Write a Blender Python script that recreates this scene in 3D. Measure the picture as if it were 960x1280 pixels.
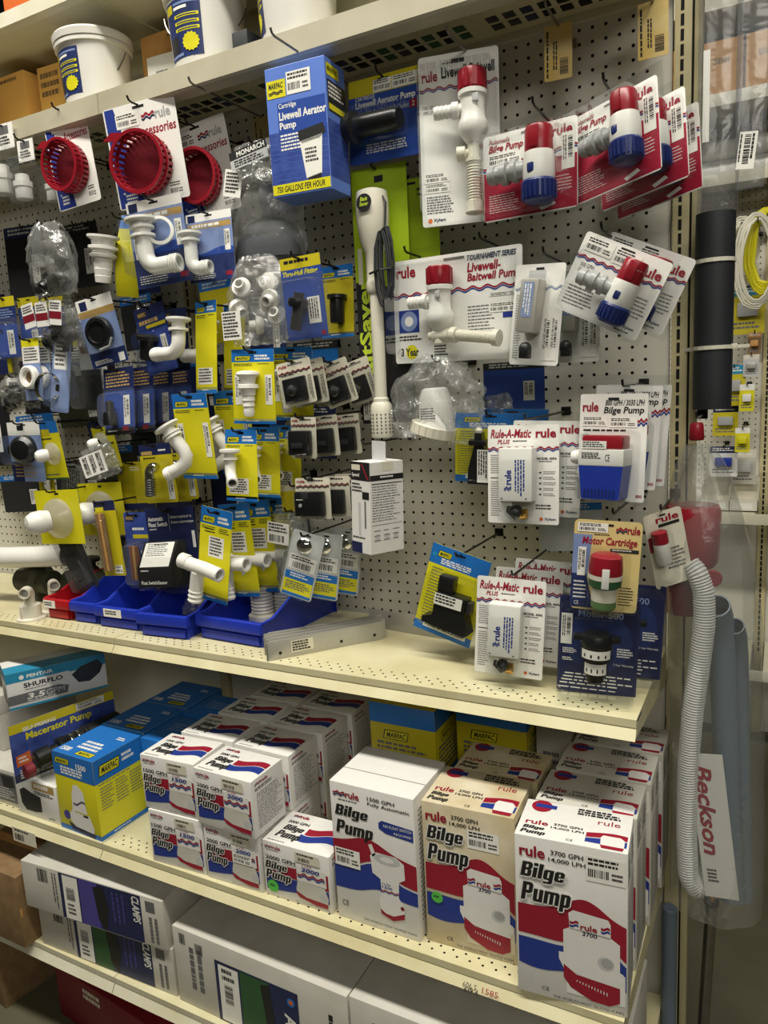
import bpy, bmesh, math, random
from mathutils import Matrix, Vector, Euler, noise

for o in list(bpy.data.objects): bpy.data.objects.remove(o, do_unlink=True)
scn = bpy.context.scene
COL = scn.collection
PI = math.pi
H = 2.36                      # height of the top row of pegboard holes above the floor

# ------------------------------------------------------------------ camera, world, lamps, exposure
cam_d = bpy.data.cameras.new('camera'); cam = bpy.data.objects.new('camera', cam_d); COL.objects.link(cam)
cam_d.sensor_fit = 'VERTICAL'; cam_d.sensor_height = 36.0
cam_d.lens = 929.8 / 1280 * 36.0
cam_d.clip_start = 0.05; cam_d.clip_end = 60
def cam_axes(yaw, pit, roll):
    f = Vector((math.sin(yaw)*math.cos(pit), math.cos(yaw)*math.cos(pit), -math.sin(pit)))
    r = Vector((math.cos(yaw), -math.sin(yaw), 0)); d = f.cross(r)
    return math.cos(roll)*r + math.sin(roll)*d, math.cos(roll)*d - math.sin(roll)*r, f
r_, d_, f_ = cam_axes(-0.4948, 0.1694, 0.0537)
m_ = Matrix((r_, -d_, -f_)).transposed().to_4x4(); m_.translation = Vector((0.5249, -1.5938, H - 0.6573))
cam.matrix_world = m_
scn.camera = cam

wd = bpy.data.worlds.new('world'); scn.world = wd; wd.use_nodes = True
wd.node_tree.nodes['Background'].inputs[0].default_value = (1.0, 0.97, 0.90, 1)
wd.node_tree.nodes['Background'].inputs[1].default_value = 0.02
def area(name, loc, size, power, color, aim):
    l = bpy.data.lights.new(name, 'AREA'); l.shape = 'RECTANGLE'; l.size, l.size_y = size; l.energy = power; l.color = color
    o = bpy.data.objects.new(name, l); COL.objects.link(o); o.location = loc
    o.rotation_euler = (Vector(aim) - Vector(loc)).to_track_quat('-Z', 'Y').to_euler()
    return o
WARM = (1.0, 0.95, 0.84)
area('tube_or_fill_light', (-0.3, -1.35, 4.50), (4.4, 0.30), 225, WARM, (-0.3, -1.35, 0))
area('tube_or_fill_light', (2.3, -4.2, 3.70), (3.6, 0.7), 62, WARM, (-0.2, -0.3, 1.5))  # added frontal fill below the ceiling, set right to avoid glare on packs
area('tube_or_fill_light', (1.8, 1.0, 4.50), (0.3, 2.0), 6, WARM, (1.7, 1.0, 0))
scn.view_settings.view_transform = 'Standard'; scn.view_settings.look = 'None'
scn.view_settings.gamma = 1.0; scn.view_settings.use_curve_mapping = False
scn.view_settings.exposure = -0.1
scn.cycles.transparent_max_bounces = 24

# ------------------------------------------------------------------ materials
MATS = {}
def lin(h):
    c = [int(h[i:i+2], 16)/255 for i in (0, 2, 4)]
    return tuple(x/12.92 if x <= .04045 else ((x+.055)/1.055)**2.4 for x in c)
def mat(name, hx, rough=.5, metal=0., var=0., scale=30., bump=0., spec=.5, hx2=None):
    m = bpy.data.materials.new(name); m.use_nodes = True; nt = m.node_tree; b = nt.nodes['Principled BSDF']
    c = lin(hx); b.inputs['Roughness'].default_value = rough; b.inputs['Metallic'].default_value = metal
    b.inputs['Specular IOR Level'].default_value = spec
    b.inputs['Base Color'].default_value = (*c, 1)
    if var or bump or hx2:
        tc = nt.nodes.new('ShaderNodeTexCoord'); n = nt.nodes.new('ShaderNodeTexNoise')
        n.inputs['Scale'].default_value = scale; n.inputs['Detail'].default_value = 5
        nt.links.new(tc.outputs['Object'], n.inputs['Vector'])
        rp = nt.nodes.new('ShaderNodeValToRGB'); rp.color_ramp.elements[0].position = .32; rp.color_ramp.elements[1].position = .68
        c2 = lin(hx2) if hx2 else tuple(x*(1-var) for x in c)
        rp.color_ramp.elements[0].color = (*c2, 1); rp.color_ramp.elements[1].color = (*c, 1)
        nt.links.new(n.outputs['Fac'], rp.inputs['Fac']); nt.links.new(rp.outputs['Color'], b.inputs['Base Color'])
        if bump:
            bp = nt.nodes.new('ShaderNodeBump'); bp.inputs['Strength'].default_value = bump; bp.inputs['Distance'].default_value = .002
            nt.links.new(n.outputs['Fac'], bp.inputs['Height']); nt.links.new(bp.outputs['Normal'], b.inputs['Normal'])
    MATS[name] = m; return m
def clear(name, tint, fac, rough=.12, wr=0., white=None, wfac=0., sc=25.):
    """thin clear plastic: mostly see-through, some gloss, some milky scatter"""
    m = bpy.data.materials.new(name); m.use_nodes = True; nt = m.node_tree
    for n in list(nt.nodes): nt.nodes.remove(n)
    N = nt.nodes.new; out = N('ShaderNodeOutputMaterial'); tr = N('ShaderNodeBsdfTransparent'); gl = N('ShaderNodeBsdfGlossy')
    tr.inputs[0].default_value = (*tint, 1); gl.inputs[0].default_value = (1, 1, 1, 1); gl.inputs['Roughness'].default_value = rough
    lw = N('ShaderNodeLayerWeight'); lw.inputs[0].default_value = .35
    mp = N('ShaderNodeMath'); mp.operation = 'MULTIPLY_ADD'; mp.inputs[1].default_value = .22; mp.inputs[2].default_value = fac
    nt.links.new(lw.outputs['Fresnel'], mp.inputs[0])
    if wr:
        tc = N('ShaderNodeTexCoord'); nz = N('ShaderNodeTexNoise'); nz.inputs['Scale'].default_value = sc; nz.inputs['Detail'].default_value = 3
        nz.inputs['Distortion'].default_value = 1.2
        bp = N('ShaderNodeBump'); bp.inputs['Strength'].default_value = wr; bp.inputs['Distance'].default_value = .01
        nt.links.new(tc.outputs['Object'], nz.inputs['Vector']); nt.links.new(nz.outputs['Fac'], bp.inputs['Height'])
        nt.links.new(bp.outputs['Normal'], gl.inputs['Normal'])
        nt.links.new(bp.outputs['Normal'], lw.inputs['Normal'])
    mx = N('ShaderNodeMixShader'); nt.links.new(mp.outputs[0], mx.inputs[0]); nt.links.new(tr.outputs[0], mx.inputs[1]); nt.links.new(gl.outputs[0], mx.inputs[2])
    last = mx
    if wfac:
        df = N('ShaderNodeBsdfDiffuse'); df.inputs[0].default_value = (*white, 1)
        m2 = N('ShaderNodeMixShader'); m2.inputs[0].default_value = wfac
        nt.links.new(mx.outputs[0], m2.inputs[1]); nt.links.new(df.outputs[0], m2.inputs[2]); last = m2
    nt.links.new(last.outputs[0], out.inputs[0])
    MATS[name] = m; return m
mat('shelf', 'd8d2ae', .38, var=.10, scale=9, hx2='c9c096')
mat('shelf_pale', 'd9d6c4', .42, hx2='c8c2a4', scale=7)
mat('shelf_worn', 'b7b29d', .45, hx2='a49e87', scale=6)
mat('board', 'dad7cb', .6, var=.05, scale=14, bump=.05)
mat('upright', 'cfc49a', .4, var=.08, scale=20)
mat('dark_gap', '141412', .9, var=.1)
mat('floor', '65624f', .45, hx2='55533f', scale=4, bump=.03)
mat('kraft', 'c9985a', .75, var=.1, scale=40, hx2='b98848')
mat('kraft_dark', '8a6f4c', .75, hx2='775d3c', scale=30)
mat('kraft_gold', 'edb964', .7, var=.06, scale=20)
mat('white_card', 'e4e3df', .55, var=.04, scale=60)
mat('white_box', 'cfcdc4', .6, hx2='c2bfb4', scale=12)
mat('stained', 'd9d0b8', .65, hx2='bfae85', scale=11)
mat('paper', 'ecebe6', .45, var=.03, scale=40)
mat('cream', 'dcd7c4', .5, var=.05, scale=30)
mat('sticker', 'f0efe8', .5, var=.03, scale=50)
mat('tag_yellow', 'dcbc62', .55, hx2='e6d29a', scale=22)
mat('ink', '1b1b1d', .5, var=.1); mat('ink_grey', '6a6a6c', .5, var=.1)
mat('red_ink', '97182f', .45, var=.05); mat('red_card', 'a5203a', .4, var=.06, scale=25)
mat('maroon', '7c1526', .5, var=.06); mat('orange_ink', 'd4682c', .5, var=.05)
mat('blue_ink', '23398c', .45, var=.05); mat('navy', '1c2550', .45, var=.06)
mat('navy_card', '1e2a55', .4, hx2='2b3b74', scale=18)
mat('sky_blue', '1f6fc0', .4, var=.05); mat('cobalt', '2a4ba0', .4, var=.06)
mat('periwinkle', '5f80d4', .4, var=.05, scale=8); mat('pale_blue', '8c9cc4', .4, hx2='7488b8', scale=10)
mat('sea_blue', '2c3f8a', .4, hx2='4459a6', scale=35)
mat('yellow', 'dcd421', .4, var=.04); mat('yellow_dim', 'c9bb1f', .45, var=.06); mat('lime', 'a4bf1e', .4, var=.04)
mat('lime_text', 'c3d83a', .45, var=.03)
mat('teal', '2a8db4', .4, var=.06); mat('green_ink', '2c5a33', .5, var=.08); mat('green_dot', '55c04a', .5, var=.04)
mat('purple', '4c4492', .5, var=.06); mat('gold_ink', 'b39457', .45, var=.08); mat('tan_card', 'dfcb8f', .5, hx2='d4bd78', scale=6)
mat('white_plastic', 'e9e8e2', .32, var=.03, scale=15); mat('cream_plastic', 'ddd9c8', .35, var=.04, scale=15)
mat('grey_plastic', 'a9abab', .35, var=.06); mat('pale_grey', 'c4c6c6', .35, var=.05)
mat('red_plastic', '8e1826', .3, var=.06); mat('blue_plastic', '233a9e', .35, var=.06); mat('navy_plastic', '22306e', .3, var=.06)
mat('bin_blue', '1d36b2', .42, var=.06, scale=12); mat('bin_red', 'b01420', .42, var=.06, scale=12)
mat('black_plastic', '18191b', .32, var=.15); mat('black_matt', '1b1e22', .6, hx2='24282d', scale=12)
mat('charcoal', '2c2d30', .4, var=.1); mat('olive_dark', '3a3b28', .6, var=.15)
mat('metal', 'b9b9b4', .38, 1.0, var=.08); mat('zinc', 'b9b7ae', .42, .35, var=.10, scale=16)
mat('wire', '2a2826', .35, .6, var=.1); mat('wire_steel', '8d8a84', .3, .9, var=.08)
mat('chrome', 'd5d5d5', .12, 1.0, var=.03); mat('brass', 'b98d3e', .3, .9, var=.08)
mat('dark_grey_rubber', '4a4d52', .55, var=.08); mat('slate_hose', '6b7a8a', .4, var=.05)
mat('green_plastic', '5a7a4a', .4, var=.08)
mat('copper', 'b06a44', .4, .6, var=.1)
clear('clear_blister', (.97, .98, .98), .008, .07)
clear('clear_dull', (.93, .94, .94), .03, .2, .25, (.8, .82, .82), .035)
clear('bag_film', (.95, .96, .96), .07, .12, .9, (.85, .86, .85), .09, 38)
clear('bag_milky', (.92, .93, .92), .01, .2, .5, (.6, .62, .6), .10, 14)
clear('sleeve_film', (.88, .89, .91), .03, .15, .5, (.55, .57, .6), .10, 9)
clear('bag_haze', (.92, .93, .92), .06, .2, .8, (.6, .61, .6), .17, 16)
clear('milky_hose', (.75, .76, .76), .05, .3, .2, (.8, .81, .8), .6)

# ------------------------------------------------------------------ mesh builder
class MB:
    def __init__(s): s.v = []; s.f = []; s.m = []; s.names = []; s.M = Matrix()
    def mi(s, name):
        if name not in s.names: s.names.append(name)
        return s.names.index(name)
    def add(s, vs, fs, mt, M=None):
        b = len(s.v); T = s.M @ M if M is not None else s.M
        s.v += [T @ Vector(p) for p in vs]; k = s.mi(mt)
        for f in fs: s.f.append([b+i for i in f]); s.m.append(k)
    def box(s, x0, x1, y0, y1, z0, z1, mt, M=None, bev=0):
        if bev:
            bm = bmesh.new(); bmesh.ops.create_cube(bm, size=1)
            for v in bm.verts: v.co = Vector(((x0+x1)/2+v.co.x*(x1-x0), (y0+y1)/2+v.co.y*(y1-y0), (z0+z1)/2+v.co.z*(z1-z0)))
            bmesh.ops.bevel(bm, geom=bm.edges[:], offset=bev, segments=2, affect='EDGES', profile=.6)
            s.add([v.co.copy() for v in bm.verts], [[v.index for v in f.verts] for f in bm.faces], mt, M); bm.free(); return
        v = [(x0,y0,z0),(x1,y0,z0),(x1,y1,z0),(x0,y1,z0),(x0,y0,z1),(x1,y0,z1),(x1,y1,z1),(x0,y1,z1)]
        s.add(v, [(0,3,2,1),(4,5,6,7),(0,1,5,4),(1,2,6,5),(2,3,7,6),(3,0,4,7)], mt, M)
    def lathe(s, prof, mt, M=None, seg=24, cap0=True, cap1=True):
        """prof: (radius, t) along +Z"""
        vs = []; fs = []
        for r, t in prof:
            for k in range(seg): a = 2*PI*k/seg; vs.append((r*math.cos(a), r*math.sin(a), t))
        n = len(prof)
        for i in range(n-1):
            for k in range(seg):
                a, b = i*seg+k, i*seg+(k+1) % seg; fs.append((a, b, b+seg, a+seg))
        if cap0: fs.append(tuple(range(seg-1, -1, -1)))
        if cap1: fs.append(tuple((n-1)*seg+k for k in range(seg)))
        s.add(vs, fs, mt, M)
    def tube(s, pts, r, mt, seg=14, M=None, cap=True, hollow=0., inner=None):
        pts = [Vector(p) for p in pts]; n = len(pts)
        rs = list(r) if isinstance(r, (list, tuple)) else [r]*n
        t = [(pts[min(i+1, n-1)]-pts[max(i-1, 0)]).normalized() for i in range(n)]
        up = Vector((0,0,1)) if abs(t[0].z) < .9 else Vector((1,0,0))
        u = (up - t[0]*up.dot(t[0])).normalized(); vs = []; fs = []
        for i in range(n):
            u = (u - t[i]*u.dot(t[i])).normalized(); w = t[i].cross(u)
            for k in range(seg): a = 2*PI*k/seg; vs.append(pts[i] + (u*math.cos(a)+w*math.sin(a))*rs[i])
        for i in range(n-1):
            for k in range(seg):
                a, b = i*seg+k, i*seg+(k+1) % seg; fs.append((a, b, b+seg, a+seg))
        if cap and not hollow: fs += [tuple(range(seg-1, -1, -1)), tuple((n-1)*seg+k for k in range(seg))]
        s.add(vs, fs, mt, M)
        if hollow:
            for e, sg in ((0, 1), (n-1, -1)):
                q = rs[e]*hollow; ring = vs[e*seg:(e+1)*seg]; c = pts[e]
                i1 = [c+(p-c)*hollow for p in ring]; i2 = [p+t[e]*sg*rs[e]*1.6 for p in i1]
                vv = ring+i1+i2; ff = []
                for k in range(seg):
                    j = (k+1) % seg; ff += [(k, j, seg+j, seg+k), (seg+k, seg+j, 2*seg+j, 2*seg+k)]
                s.add(vv, ff, mt, M); s.add(i2, [tuple(range(seg))], inner or mt, M)
    def sphere(s, c, r, mt, seg=16, M=None, sc=(1,1,1)):
        bm = bmesh.new(); bmesh.ops.create_uvsphere(bm, u_segments=seg, v_segments=max(6, seg//2), radius=1)
        s.add([(c[0]+v.co.x*r*sc[0], c[1]+v.co.y*r*sc[1], c[2]+v.co.z*r*sc[2]) for v in bm.verts], [[v.index for v in f.verts] for f in bm.faces], mt, M); bm.free()
    def prism(s, pts, z0, z1, mt, M=None):
        n = len(pts); vs = [(p[0], p[1], z0) for p in pts]+[(p[0], p[1], z1) for p in pts]
        s.add(vs, [tuple(range(n-1, -1, -1)), tuple(range(n, 2*n))]+[(i, (i+1) % n, n+(i+1) % n, n+i) for i in range(n)], mt, M)
    def build(s, name, parent=None, smooth=35):
        me = bpy.data.meshes.new(name); me.from_pydata([tuple(p) for p in s.v], [], s.f)
        for n in s.names: me.materials.append(MATS[n])
        me.polygons.foreach_set('material_index', s.m)
        if smooth:
            me.polygons.foreach_set('use_smooth', [True]*len(me.polygons)); me.set_sharp_from_angle(angle=math.radians(smooth))
        me.update(); o = bpy.data.objects.new(name, me); COL.objects.link(o)
        if parent: o.parent = parent
        return o

# ------------------------------------------------------------------ lettering
TXT = {}
def glyphs(s, it, bold, sp=1.):
    k = (s, it, bold, sp)
    if k not in TXT:
        c = bpy.data.curves.new('t', 'FONT'); c.body = s; c.shear = it; c.offset = bold; c.resolution_u = 2; c.space_character = sp
        c.fill_mode = 'FRONT'; c.space_line = .95
        o = bpy.data.objects.new('t', c); me = bpy.data.meshes.new_from_object(o)
        vs = [(v.co.x, v.co.y) for v in me.vertices]; fs = [tuple(p.vertices) for p in me.polygons]
        bpy.data.objects.remove(o); bpy.data.curves.remove(c); bpy.data.meshes.remove(me)
        x0 = min(v[0] for v in vs); x1 = max(v[0] for v in vs); y0 = min(v[1] for v in vs); y1 = max(v[1] for v in vs)
        TXT[k] = ([((x-x0)/(x1-x0), (y-y0)/(y1-y0)) for x, y in vs], fs)
    return TXT[k]
# heavy condensed letters for the pump cartons, as flat pieces on a grid ten units high
_st = [(0,0),(2.4,0),(2.4,10),(0,10)]
HEAVY = {'B': ([_st, [(2.4,0),(4.8,0),(6,1.2),(6,1.8),(2.4,1.8)], [(3.7,1.8),(6,1.8),(6,4.2),(5.8,4.4),(3.7,4.4)], [(2.4,4.4),(5.8,4.4),(5.2,5.2),(5.8,6),(2.4,6)], [(3.7,6),(5.8,6),(6,6.2),(6,8.3),(3.7,8.3)], [(2.4,8.3),(6,8.3),(6,8.8),(4.8,10),(2.4,10)]], 6),
 'P': ([_st, [(2.4,8.3),(6,8.3),(6,8.8),(4.8,10),(2.4,10)], [(3.7,5.5),(6,5.5),(6,8.3),(3.7,8.3)], [(2.4,5.5),(2.4,3.8),(4.8,3.8),(6,5),(6,5.5)]], 6),
 'i': ([[(0,0),(2.4,0),(2.4,7),(0,7)], [(0,8),(2.4,8),(2.4,10),(0,10)]], 2.4), 'l': ([_st], 2.4),
 'g': ([[(0,5.6),(5.6,5.6),(5.6,7),(1,7),(0,6)], [(0,1.5),(2.3,1.5),(2.3,5.6),(0,5.6)], [(0,1),(1,.1),(3.3,.1),(3.3,1.5),(0,1.5)], [(3.3,-2.6),(4.6,-2.6),(5.6,-1.6),(5.6,5.6),(3.3,5.6)], [(.2,-1.9),(1,-2.6),(3.3,-2.6),(3.3,-1.2),(.2,-1.2)]], 5.6),
 'e': ([[(0,5.6),(5.4,5.6),(5.4,6),(4.4,7),(1,7),(0,6)], [(0,1.5),(2.3,1.5),(2.3,5.6),(0,5.6)], [(3.2,3),(5.4,3),(5.4,5.6),(3.2,5.6)], [(2.3,3),(3.2,3),(3.2,3.9),(2.3,3.9)], [(0,1),(1,0),(4.4,0),(5.4,1),(5.4,1.5),(0,1.5)], [(3.2,1.5),(5.4,1.5),(5.4,2.3),(3.2,2.3)]], 5.4),
 'u': ([[(0,1.5),(2.3,1.5),(2.3,7),(0,7)], [(0,1),(1,0),(3.2,0),(3.2,1.5),(0,1.5)], [(3.2,0),(5.5,0),(5.5,7),(3.2,7)]], 5.5),
 'm': ([[(0,0),(2.3,0),(2.3,7),(0,7)], [(2.3,5.6),(8.6,5.6),(8.6,6),(7.6,7),(2.3,7)], [(3.2,0),(5.4,0),(5.4,5.6),(3.2,5.6)], [(6.3,0),(8.6,0),(8.6,5.6),(6.3,5.6)]], 8.6),
 'p': ([[(0,-2.6),(2.3,-2.6),(2.3,7),(0,7)], [(2.3,5.6),(5.5,5.6),(5.5,6),(4.5,7),(2.3,7)], [(3.2,1.5),(5.5,1.5),(5.5,5.6),(3.2,5.6)], [(2.3,0),(4.5,0),(5.5,1),(5.5,1.5),(2.3,1.5)]], 5.5)}
LAY = .00018
class Face:
    """a printed face: u to the right, v downwards, both 0..1; M puts local x right, y inwards, z up, origin at the top-left corner"""
    def __init__(s, mb, M, w, h): s.mb, s.M, s.w, s.h = mb, M, w, h
    def p(s, u, v, l): return (u*s.w, -l*LAY, -v*s.h)
    def poly(s, pts, mt, l=1): s.mb.add([s.p(u, v, l) for u, v in pts], [tuple(range(len(pts)))], mt, s.M)
    def rect(s, u0, v0, u1, v1, mt, l=1): s.poly([(u0,v1),(u1,v1),(u1,v0),(u0,v0)], mt, l)
    def disc(s, u, v, r, mt, l=2, n=18, sq=1.):
        s.poly([(u+r*math.cos(2*PI*k/n), v-sq*r*s.w/s.h*math.sin(2*PI*k/n)) for k in range(n)], mt, l)
    def text(s, t, u0, v0, u1, v1, mt='ink', l=3, it=0., bold=0., rot=0, sp=1.):
        vs, fs = glyphs(t, it, bold, sp); du, dv = u1-u0, v1-v0
        if rot == 0: q = [(u0+x*du, v1-y*dv) for x, y in vs]
        elif rot == 90: q = [(u0+(1-y)*du, v1-x*dv) for x, y in vs]
        else: q = [(u0+y*du, v0+x*dv) for x, y in vs]
        s.mb.add([s.p(u, v, l) for u, v in q], fs, mt, s.M)
    def outlined(s, t, u0, v0, u1, v1, mt='ink', l=3, edge='white_card'):
        e = .012
        for k, (a, b) in enumerate(((e, 0), (-e, 0), (0, e), (0, -e))): s.heavy(t, u0+a, v0+b*s.w/s.h, u1+a, v1+b*s.w/s.h, edge, l-.8+.12*k)
        s.heavy(t, u0, v0, u1, v1, mt, l)
    def heavy(s, t, u0, v0, u1, v1, mt='ink', l=3, it=.18):
        ps = []; x = 0.
        for ch in t:
            g, w = HEAVY[ch]; ps += [[(x+a+it*b, b) for a, b in q] for q in g]; x += w+.65
        xs = [p[0] for q in ps for p in q]; ys = [p[1] for q in ps for p in q]; x0, x1, y0, y1 = min(xs), max(xs), min(ys), max(ys)
        for q in ps: s.poly([(u0+(a-x0)/(x1-x0)*(u1-u0), v1-(b-y0)/(y1-y0)*(v1-v0)) for a, b in q], mt, l)
    def fine(s, u0, v0, u1, v1, n, mt='ink_grey', l=2, seed=1, al='L', fill=.55, rot=0):
        rg = random.Random(seed)
        for i in range(n):
            a = i/n; end = rg.uniform(.72, 1.0); st = 0 if al == 'L' else (1-end)/2
            x = st
            while x < st+end-.02:
                wl = min(rg.uniform(.04, .16), st+end-x)
                if rot: s.rect(u0+(u1-u0)*a, v0+(v1-v0)*x, u0+(u1-u0)*(a+fill/n), v0+(v1-v0)*(x+wl), mt, l)
                else: s.rect(u0+(u1-u0)*x, v0+(v1-v0)*a, u0+(u1-u0)*(x+wl), v0+(v1-v0)*(a+fill/n), mt, l)
                x += wl+.025
    def bars(s, u0, v0, u1, v1, l=5, seed=2, rot=0):
        rg = random.Random(seed); x = 0.
        while x < .97:
            wl = rg.choice((.02, .035, .06)); 
            if rot: s.rect(u0, v0+(v1-v0)*x, u1, v0+(v1-v0)*min(1, x+wl), 'ink', l)
            else: s.rect(u0+(u1-u0)*x, v0, u0+(u1-u0)*min(1, x+wl), v1, 'ink', l)
            x += wl+rg.choice((.02, .03, .05))
    def sticker(s, u0, v0, u1, v1, seed=3, rot=0, l=4, two=False):
        s.rect(u0, v0, u1, v1, 'sticker', l); du, dv = u1-u0, v1-v0
        if rot:
            s.bars(u0+.5*du, v0+.12*dv, u0+.85*du, v0+.72*dv, l+1, seed, 1); s.fine(u0+.12*du, v0+.08*dv, u0+.45*du, v0+.92*dv, 2, 'ink', l+1, seed, rot=1)
        else:
            s.fine(u0+.06*du, v0+.08*dv, u0+.94*du, v0+.42*dv, 2, 'ink', l+1, seed)
            s.bars(u0+.06*du, v0+.5*dv, u0+.6*du, v0+.82*dv, l+1, seed); s.fine(u0+.66*du, v0+.55*dv, u0+.95*du, v0+.9*dv, 2, 'ink', l+1, seed+1)
    def strip(s, u0, u1, ft, fb, mt, l=1, n=28):
        for i in range(n):
            a = u0+(u1-u0)*i/n; b = u0+(u1-u0)*(i+1)/n
            s.poly([(a, fb(a)), (b, fb(b)), (b, ft(b)), (a, ft(a))], mt, l)
    def wave(s, u0, u1, v, amp=.012, th=.018, cyc=6, l=2, c1='red_ink', c2='blue_ink', slope=0.):
        g = lambda u: v + slope*(u-u0) + amp*math.sin(2*PI*cyc*(u-u0)/(u1-u0))
        s.strip(u0, u1, g, lambda u: g(u)+th, c1, l, int(8*cyc)); s.strip(u0, u1, lambda u: g(u)+th*1.35, lambda u: g(u)+th*2.2, c2, l, int(8*cyc))
    def rule(s, u0, v0, u1, v1, flag=False, mt='red_ink', l=3):
        if flag:
            um = u0+(u1-u0)*.46; h = v1-v0
            s.wave(u0, um, v0+h*.28, h*.12, h*.25, 2, l, 'red_ink', 'navy'); u0 = um+.01*(u1-u0)
        s.text('rule', u0, v0, u1, v1, mt, l, bold=.03)
    def marpac(s, u0, v0, u1, v1, l=3):
        s.poly([(u0+.06*(u1-u0), v0), (u1, v0), (u1-.06*(u1-u0), v1), (u0, v1)], 'ink', l)
        s.poly([(u0+.1*(u1-u0), v0+.08*(v1-v0)), (u1-.03*(u1-u0), v0+.08*(v1-v0)), (u1-.09*(u1-u0), v1-.08*(v1-v0)), (u0+.04*(u1-u0), v1-.08*(v1-v0))], 'yellow', l+1)
        s.text('MARPAC', u0+.14*(u1-u0), v0+.2*(v1-v0), u1-.1*(u1-u0), v1-.2*(v1-v0), 'ink', l+2, it=.25, bold=.025)

# ------------------------------------------------------------------ things
def tag(o, label, cat, group=None, kind=None):
    if label: o['label'] = label
    if cat: o['category'] = cat
    if group: o['group'] = group
    if kind: o['kind'] = kind
    return o
def YXZ(rx, ry, rz): return Matrix.Rotation(math.radians(rz), 3, 'Z') @ Matrix.Rotation(math.radians(rx), 3, 'X') @ Matrix.Rotation(math.radians(ry), 3, 'Y')
def thing(name, label, cat, loc, rot=(0,0,0), group=None):
    o = bpy.data.objects.new(name, None); COL.objects.link(o); o.empty_display_size = .02
    o.location = loc; o.rotation_euler = YXZ(*rot).to_euler(); return tag(o, label, cat, group)
def structure(o): o['kind'] = 'structure'; return o
def dup(root, dloc, label, drot=None, group=None):
    def cp(o, par):
        c = o.copy(); COL.objects.link(c)
        if par: c.parent = par
        for ch in o.children: cp(ch, c)
        return c
    r = cp(root, None); r.location = Vector(root.location)+Vector(dloc); r['label'] = label
    if drot: r.rotation_euler = (YXZ(*drot) @ root.rotation_euler.to_matrix()).to_euler()
    if group: r['group'] = group
    return r
T = Matrix.Translation
def R(deg, ax): return Matrix.Rotation(math.radians(deg), 4, ax)
DOWN = Matrix.Rotation(PI, 4, 'X')            # lathe axis pointing down
LEFT = Matrix.Rotation(-PI/2, 4, 'Y')         # lathe axis pointing -x
OUT = Matrix.Rotation(PI/2, 4, 'X')           # lathe axis pointing -y (towards the aisle)
SIDE = Matrix(((1,0,0,0),(0,0,-1,0),(0,1,0,0),(0,0,0,1)))   # prism outline (x, z), depth inwards
class Card:
    """hanging pack; local x right, z up, front faces -y, origin at the centre of the card"""
    def __init__(s, name, label, cat, P, stock='paper', group=None, rad=.006, margin=0., back='paper', part='backing_card', hang=True):
        x, y, z, rx, ry, rz, w, h = P; s.w, s.h = w, h; s.P = P
        s.root = thing(name, label, cat, (x, y, z), (rx, ry, rz), group); s.mb = MB(); s.part = part
        if stock:
            n = 5; pts = []
            for cx, cz, a0 in ((w/2-rad, h/2-rad, 0), (-w/2+rad, h/2-rad, 90), (-w/2+rad, -h/2+rad, 180), (w/2-rad, -h/2+rad, 270)):
                for k in range(n): a = math.radians(a0+90*k/(n-1)); pts.append((cx+rad*math.cos(a), cz+rad*math.sin(a)))
            s.mb.prism(pts, 0, -.0012, stock, SIDE)
        s.f = Face(s.mb, T((-w/2, 0, h/2)), w, h)
        if hang and stock: s.f.rect(.42, .035, .58, .06, 'ink', 2)
    def xz(s, u, v): return (-s.w/2+u*s.w, s.h/2-v*s.h)
    def at(s, u, v, y=0.): x, z = s.xz(u, v); return T((x, y, z))
    def blister(s, u0, v0, u1, v1, d, mt='clear_blister', bev=.005, flange=.012, name='blister'):
        x0, z1 = s.xz(u0, v0); x1, z0 = s.xz(u1, v1); mb = MB(); e = -.0016
        b = min(bev, (x1-x0)*.2, (z1-z0)*.2)
        def ring(x0, x1, z0, z1, y, r):
            o = []
            for cx, cz, a0 in ((x1-r, z1-r, 0), (x0+r, z1-r, 90), (x0+r, z0+r, 180), (x1-r, z0+r, 270)):
                for k in range(4): a = math.radians(a0+30*k); o.append((cx+r*math.cos(a), y, cz+r*math.sin(a)))
            return o
        rr = min(.012, (x1-x0)*.3, (z1-z0)*.3)
        rings = [ring(x0-flange, x1+flange, z0-flange, z1+flange, e, rr+flange*.5), ring(x0, x1, z0, z1, e-.0006, rr), ring(x0+b*.3, x1-b*.3, z0+b*.3, z1-b*.3, -d+b, rr), ring(x0+b, x1-b, z0+b, z1-b, -d, max(.002, rr-b*.5))]
        vs = [p for r in rings for p in r]; fs = []; n = 16
        for i in range(3):
            for k in range(n): j = (k+1) % n; fs.append((i*n+k, i*n+j, (i+1)*n+j, (i+1)*n+k))
        fs.append(tuple(3*n+k for k in range(n))); mb.add(vs, fs, mt); return mb.build(name, s.root)
    def shell(s, u0, v0, u1, v1, mt='clear_blister', y=.0022):
        """the clear plastic sheet a card is sealed into, a little larger than the card"""
        x0, z1 = s.xz(u0, v0); x1, z0 = s.xz(u1, v1); mb = MB(); mb.box(x0, x1, y, y+.0008, z0, z1, mt); return mb.build('clear_backing', s.root)
    def done(s): s.mb.build(s.part, s.root, 0); return s
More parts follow.
